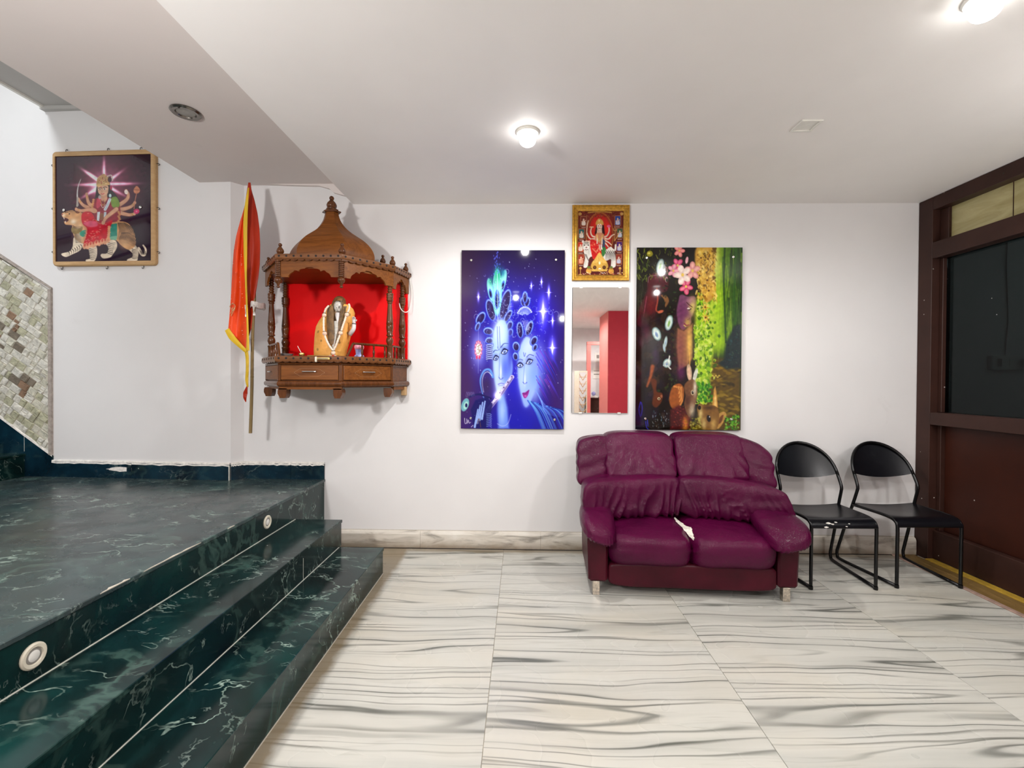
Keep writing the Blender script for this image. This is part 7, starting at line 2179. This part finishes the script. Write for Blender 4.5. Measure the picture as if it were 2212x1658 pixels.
MB().box(2.71, 3.02, -4.30, -4.22, 0.0, ZC - 0.002).build('wall_behind', M['wall'], kind='structure')
def notice(name, x, z, w, h, lab, bars):
    t = thing(name, lab, 'notice', (x, REAR, z))
    MB().box(-w / 2, w / 2, 0.0, 0.012, -h / 2, h / 2, b=0.002).build('sheet', M['white_pl'], t)
    for (bx, bz, bw, bh) in bars:
        MB().box(bx - bw / 2, bx + bw / 2, 0.0121, 0.0135, bz - bh / 2, bz + bh / 2).build('printed_bar', M['grey_lens'], t)
notice('notice_board', 2.00, 1.50, 0.20, 0.30, 'white notice with a slanting line of print, seen in the mirror', [(0, 0.06, 0.15, 0.016), (0.0, -0.03, 0.15, 0.03)])
notice('notice_board', 2.03, 1.92, 0.16, 0.26, 'smaller white notice above, seen in the mirror', [(0, 0.02, 0.07, 0.09)])
t = thing('reception_desk', 'dark brown desk with a stack of papers, seen in the mirror', 'desk', (1.98, -4.75, 0))
MB().box(-0.32, 0.34, -0.25, 0.25, 0.0, 0.84, b=0.004).build('carcass', M['brown'], t)
MB().box(-0.36, 0.38, -0.28, 0.28, 0.8405, 0.87, b=0.004).build('desktop', M['brown'], t)
t = thing('paper_stack', 'stack of pale papers on the desk', 'papers', (1.82, -4.68, 0.87))
for q in range(4):
    MB().box(-0.11 + 0.004 * q, 0.11 + 0.006 * (q % 2), -0.15, 0.15, 0.0005 + q * 0.008, q * 0.008 + 0.008).build('sheaf', M['white_pl'], t)
t = thing('blue_globe_lamp', 'round pale blue ornament on the papers', 'ornament', (1.84, -4.66, 0.902))
MB().lathe([(0.04, 0), (0.04, 0.008), (0.02, 0.014)], (0, 0, 0), 16).build('base', M['white_pl'], t, True)
MB().sphere((0, 0, 0.065), 0.055, 16, 10).build('ball', M['bluecup'], t, True)
t = thing('lattice_screen', 'pale carved lattice screen, seen in the mirror', 'screen', (1.32, -3.2, 0))
MB().box(-0.14, -0.03, -0.02, 0.02, 0, 1.52, b=0.003).build('side_board', M['cream_pl'], t)
MB().box(0.13, 0.15, -0.02, 0.02, 0, 1.52, b=0.003).build('stile', M['cream_pl'], t)
MB().box(-0.03, 0.13, -0.02, 0.02, 1.49, 1.52).build('rail', M['cream_pl'], t)
MB().box(-0.03, 0.13, -0.02, 0.02, 0, 0.06).build('rail', M['cream_pl'], t)
for q in range(9):
    z = 0.14 + q * 0.155
    for s in (-1, 1):
        MB().tube([(0.05, 0, z - 0.07), (0.05 + s * 0.08, 0, z + 0.07)], 0.008, 6).build('lattice_bar', M['frame_tan'], t)
    MB().tube([(-0.03, 0, z + 0.002), (0.13, 0, z + 0.002)], 0.006, 6).build('lattice_bar', M['frame_tan'], t)
# blue handrail on the stairwell wall, mirrored by the laminated picture
t = thing('stair_handrail', 'dark blue three bar handrail on the stairwell wall', 'handrail', (-5.3, 1.4, 2.4))
M['navy'] = plain('navy enamel', (0.012, 0.018, 0.10, 1), 0.35)
for dz in (0.0, 0.42, 0.84):
    MB().tube([(0.07, 1.5, -0.75 + dz), (0.07, -1.9, 1.25 + dz)], 0.021, 8).build('bar', M['navy'], t, True)
for y_ in (1.2, -0.3, -1.7):
    z_ = -0.75 + (1.5 - y_) / 3.4 * 2.0
    MB().box(0.05, 0.09, y_ - 0.02, y_ + 0.02, z_ - 0.2, z_ + 1.0).build('post', M['navy'], t)
    MB().box(0.0, 0.05, y_ - 0.015, y_ + 0.015, z_ + 0.1, z_ + 0.13).build('bracket', M['navy'], t)
    MB().box(0.0, 0.05, y_ - 0.015, y_ + 0.015, z_ + 0.7, z_ + 0.73).build('bracket', M['navy'], t)
t = thing('notice_sheet', 'white printed notice on the stairwell wall', 'notice', (-5.3, 1.9, 3.5))
MB().box(0.0, 0.006, -0.16, 0.16, -0.3, 0.3).build('sheet', M['white_pl'], t)
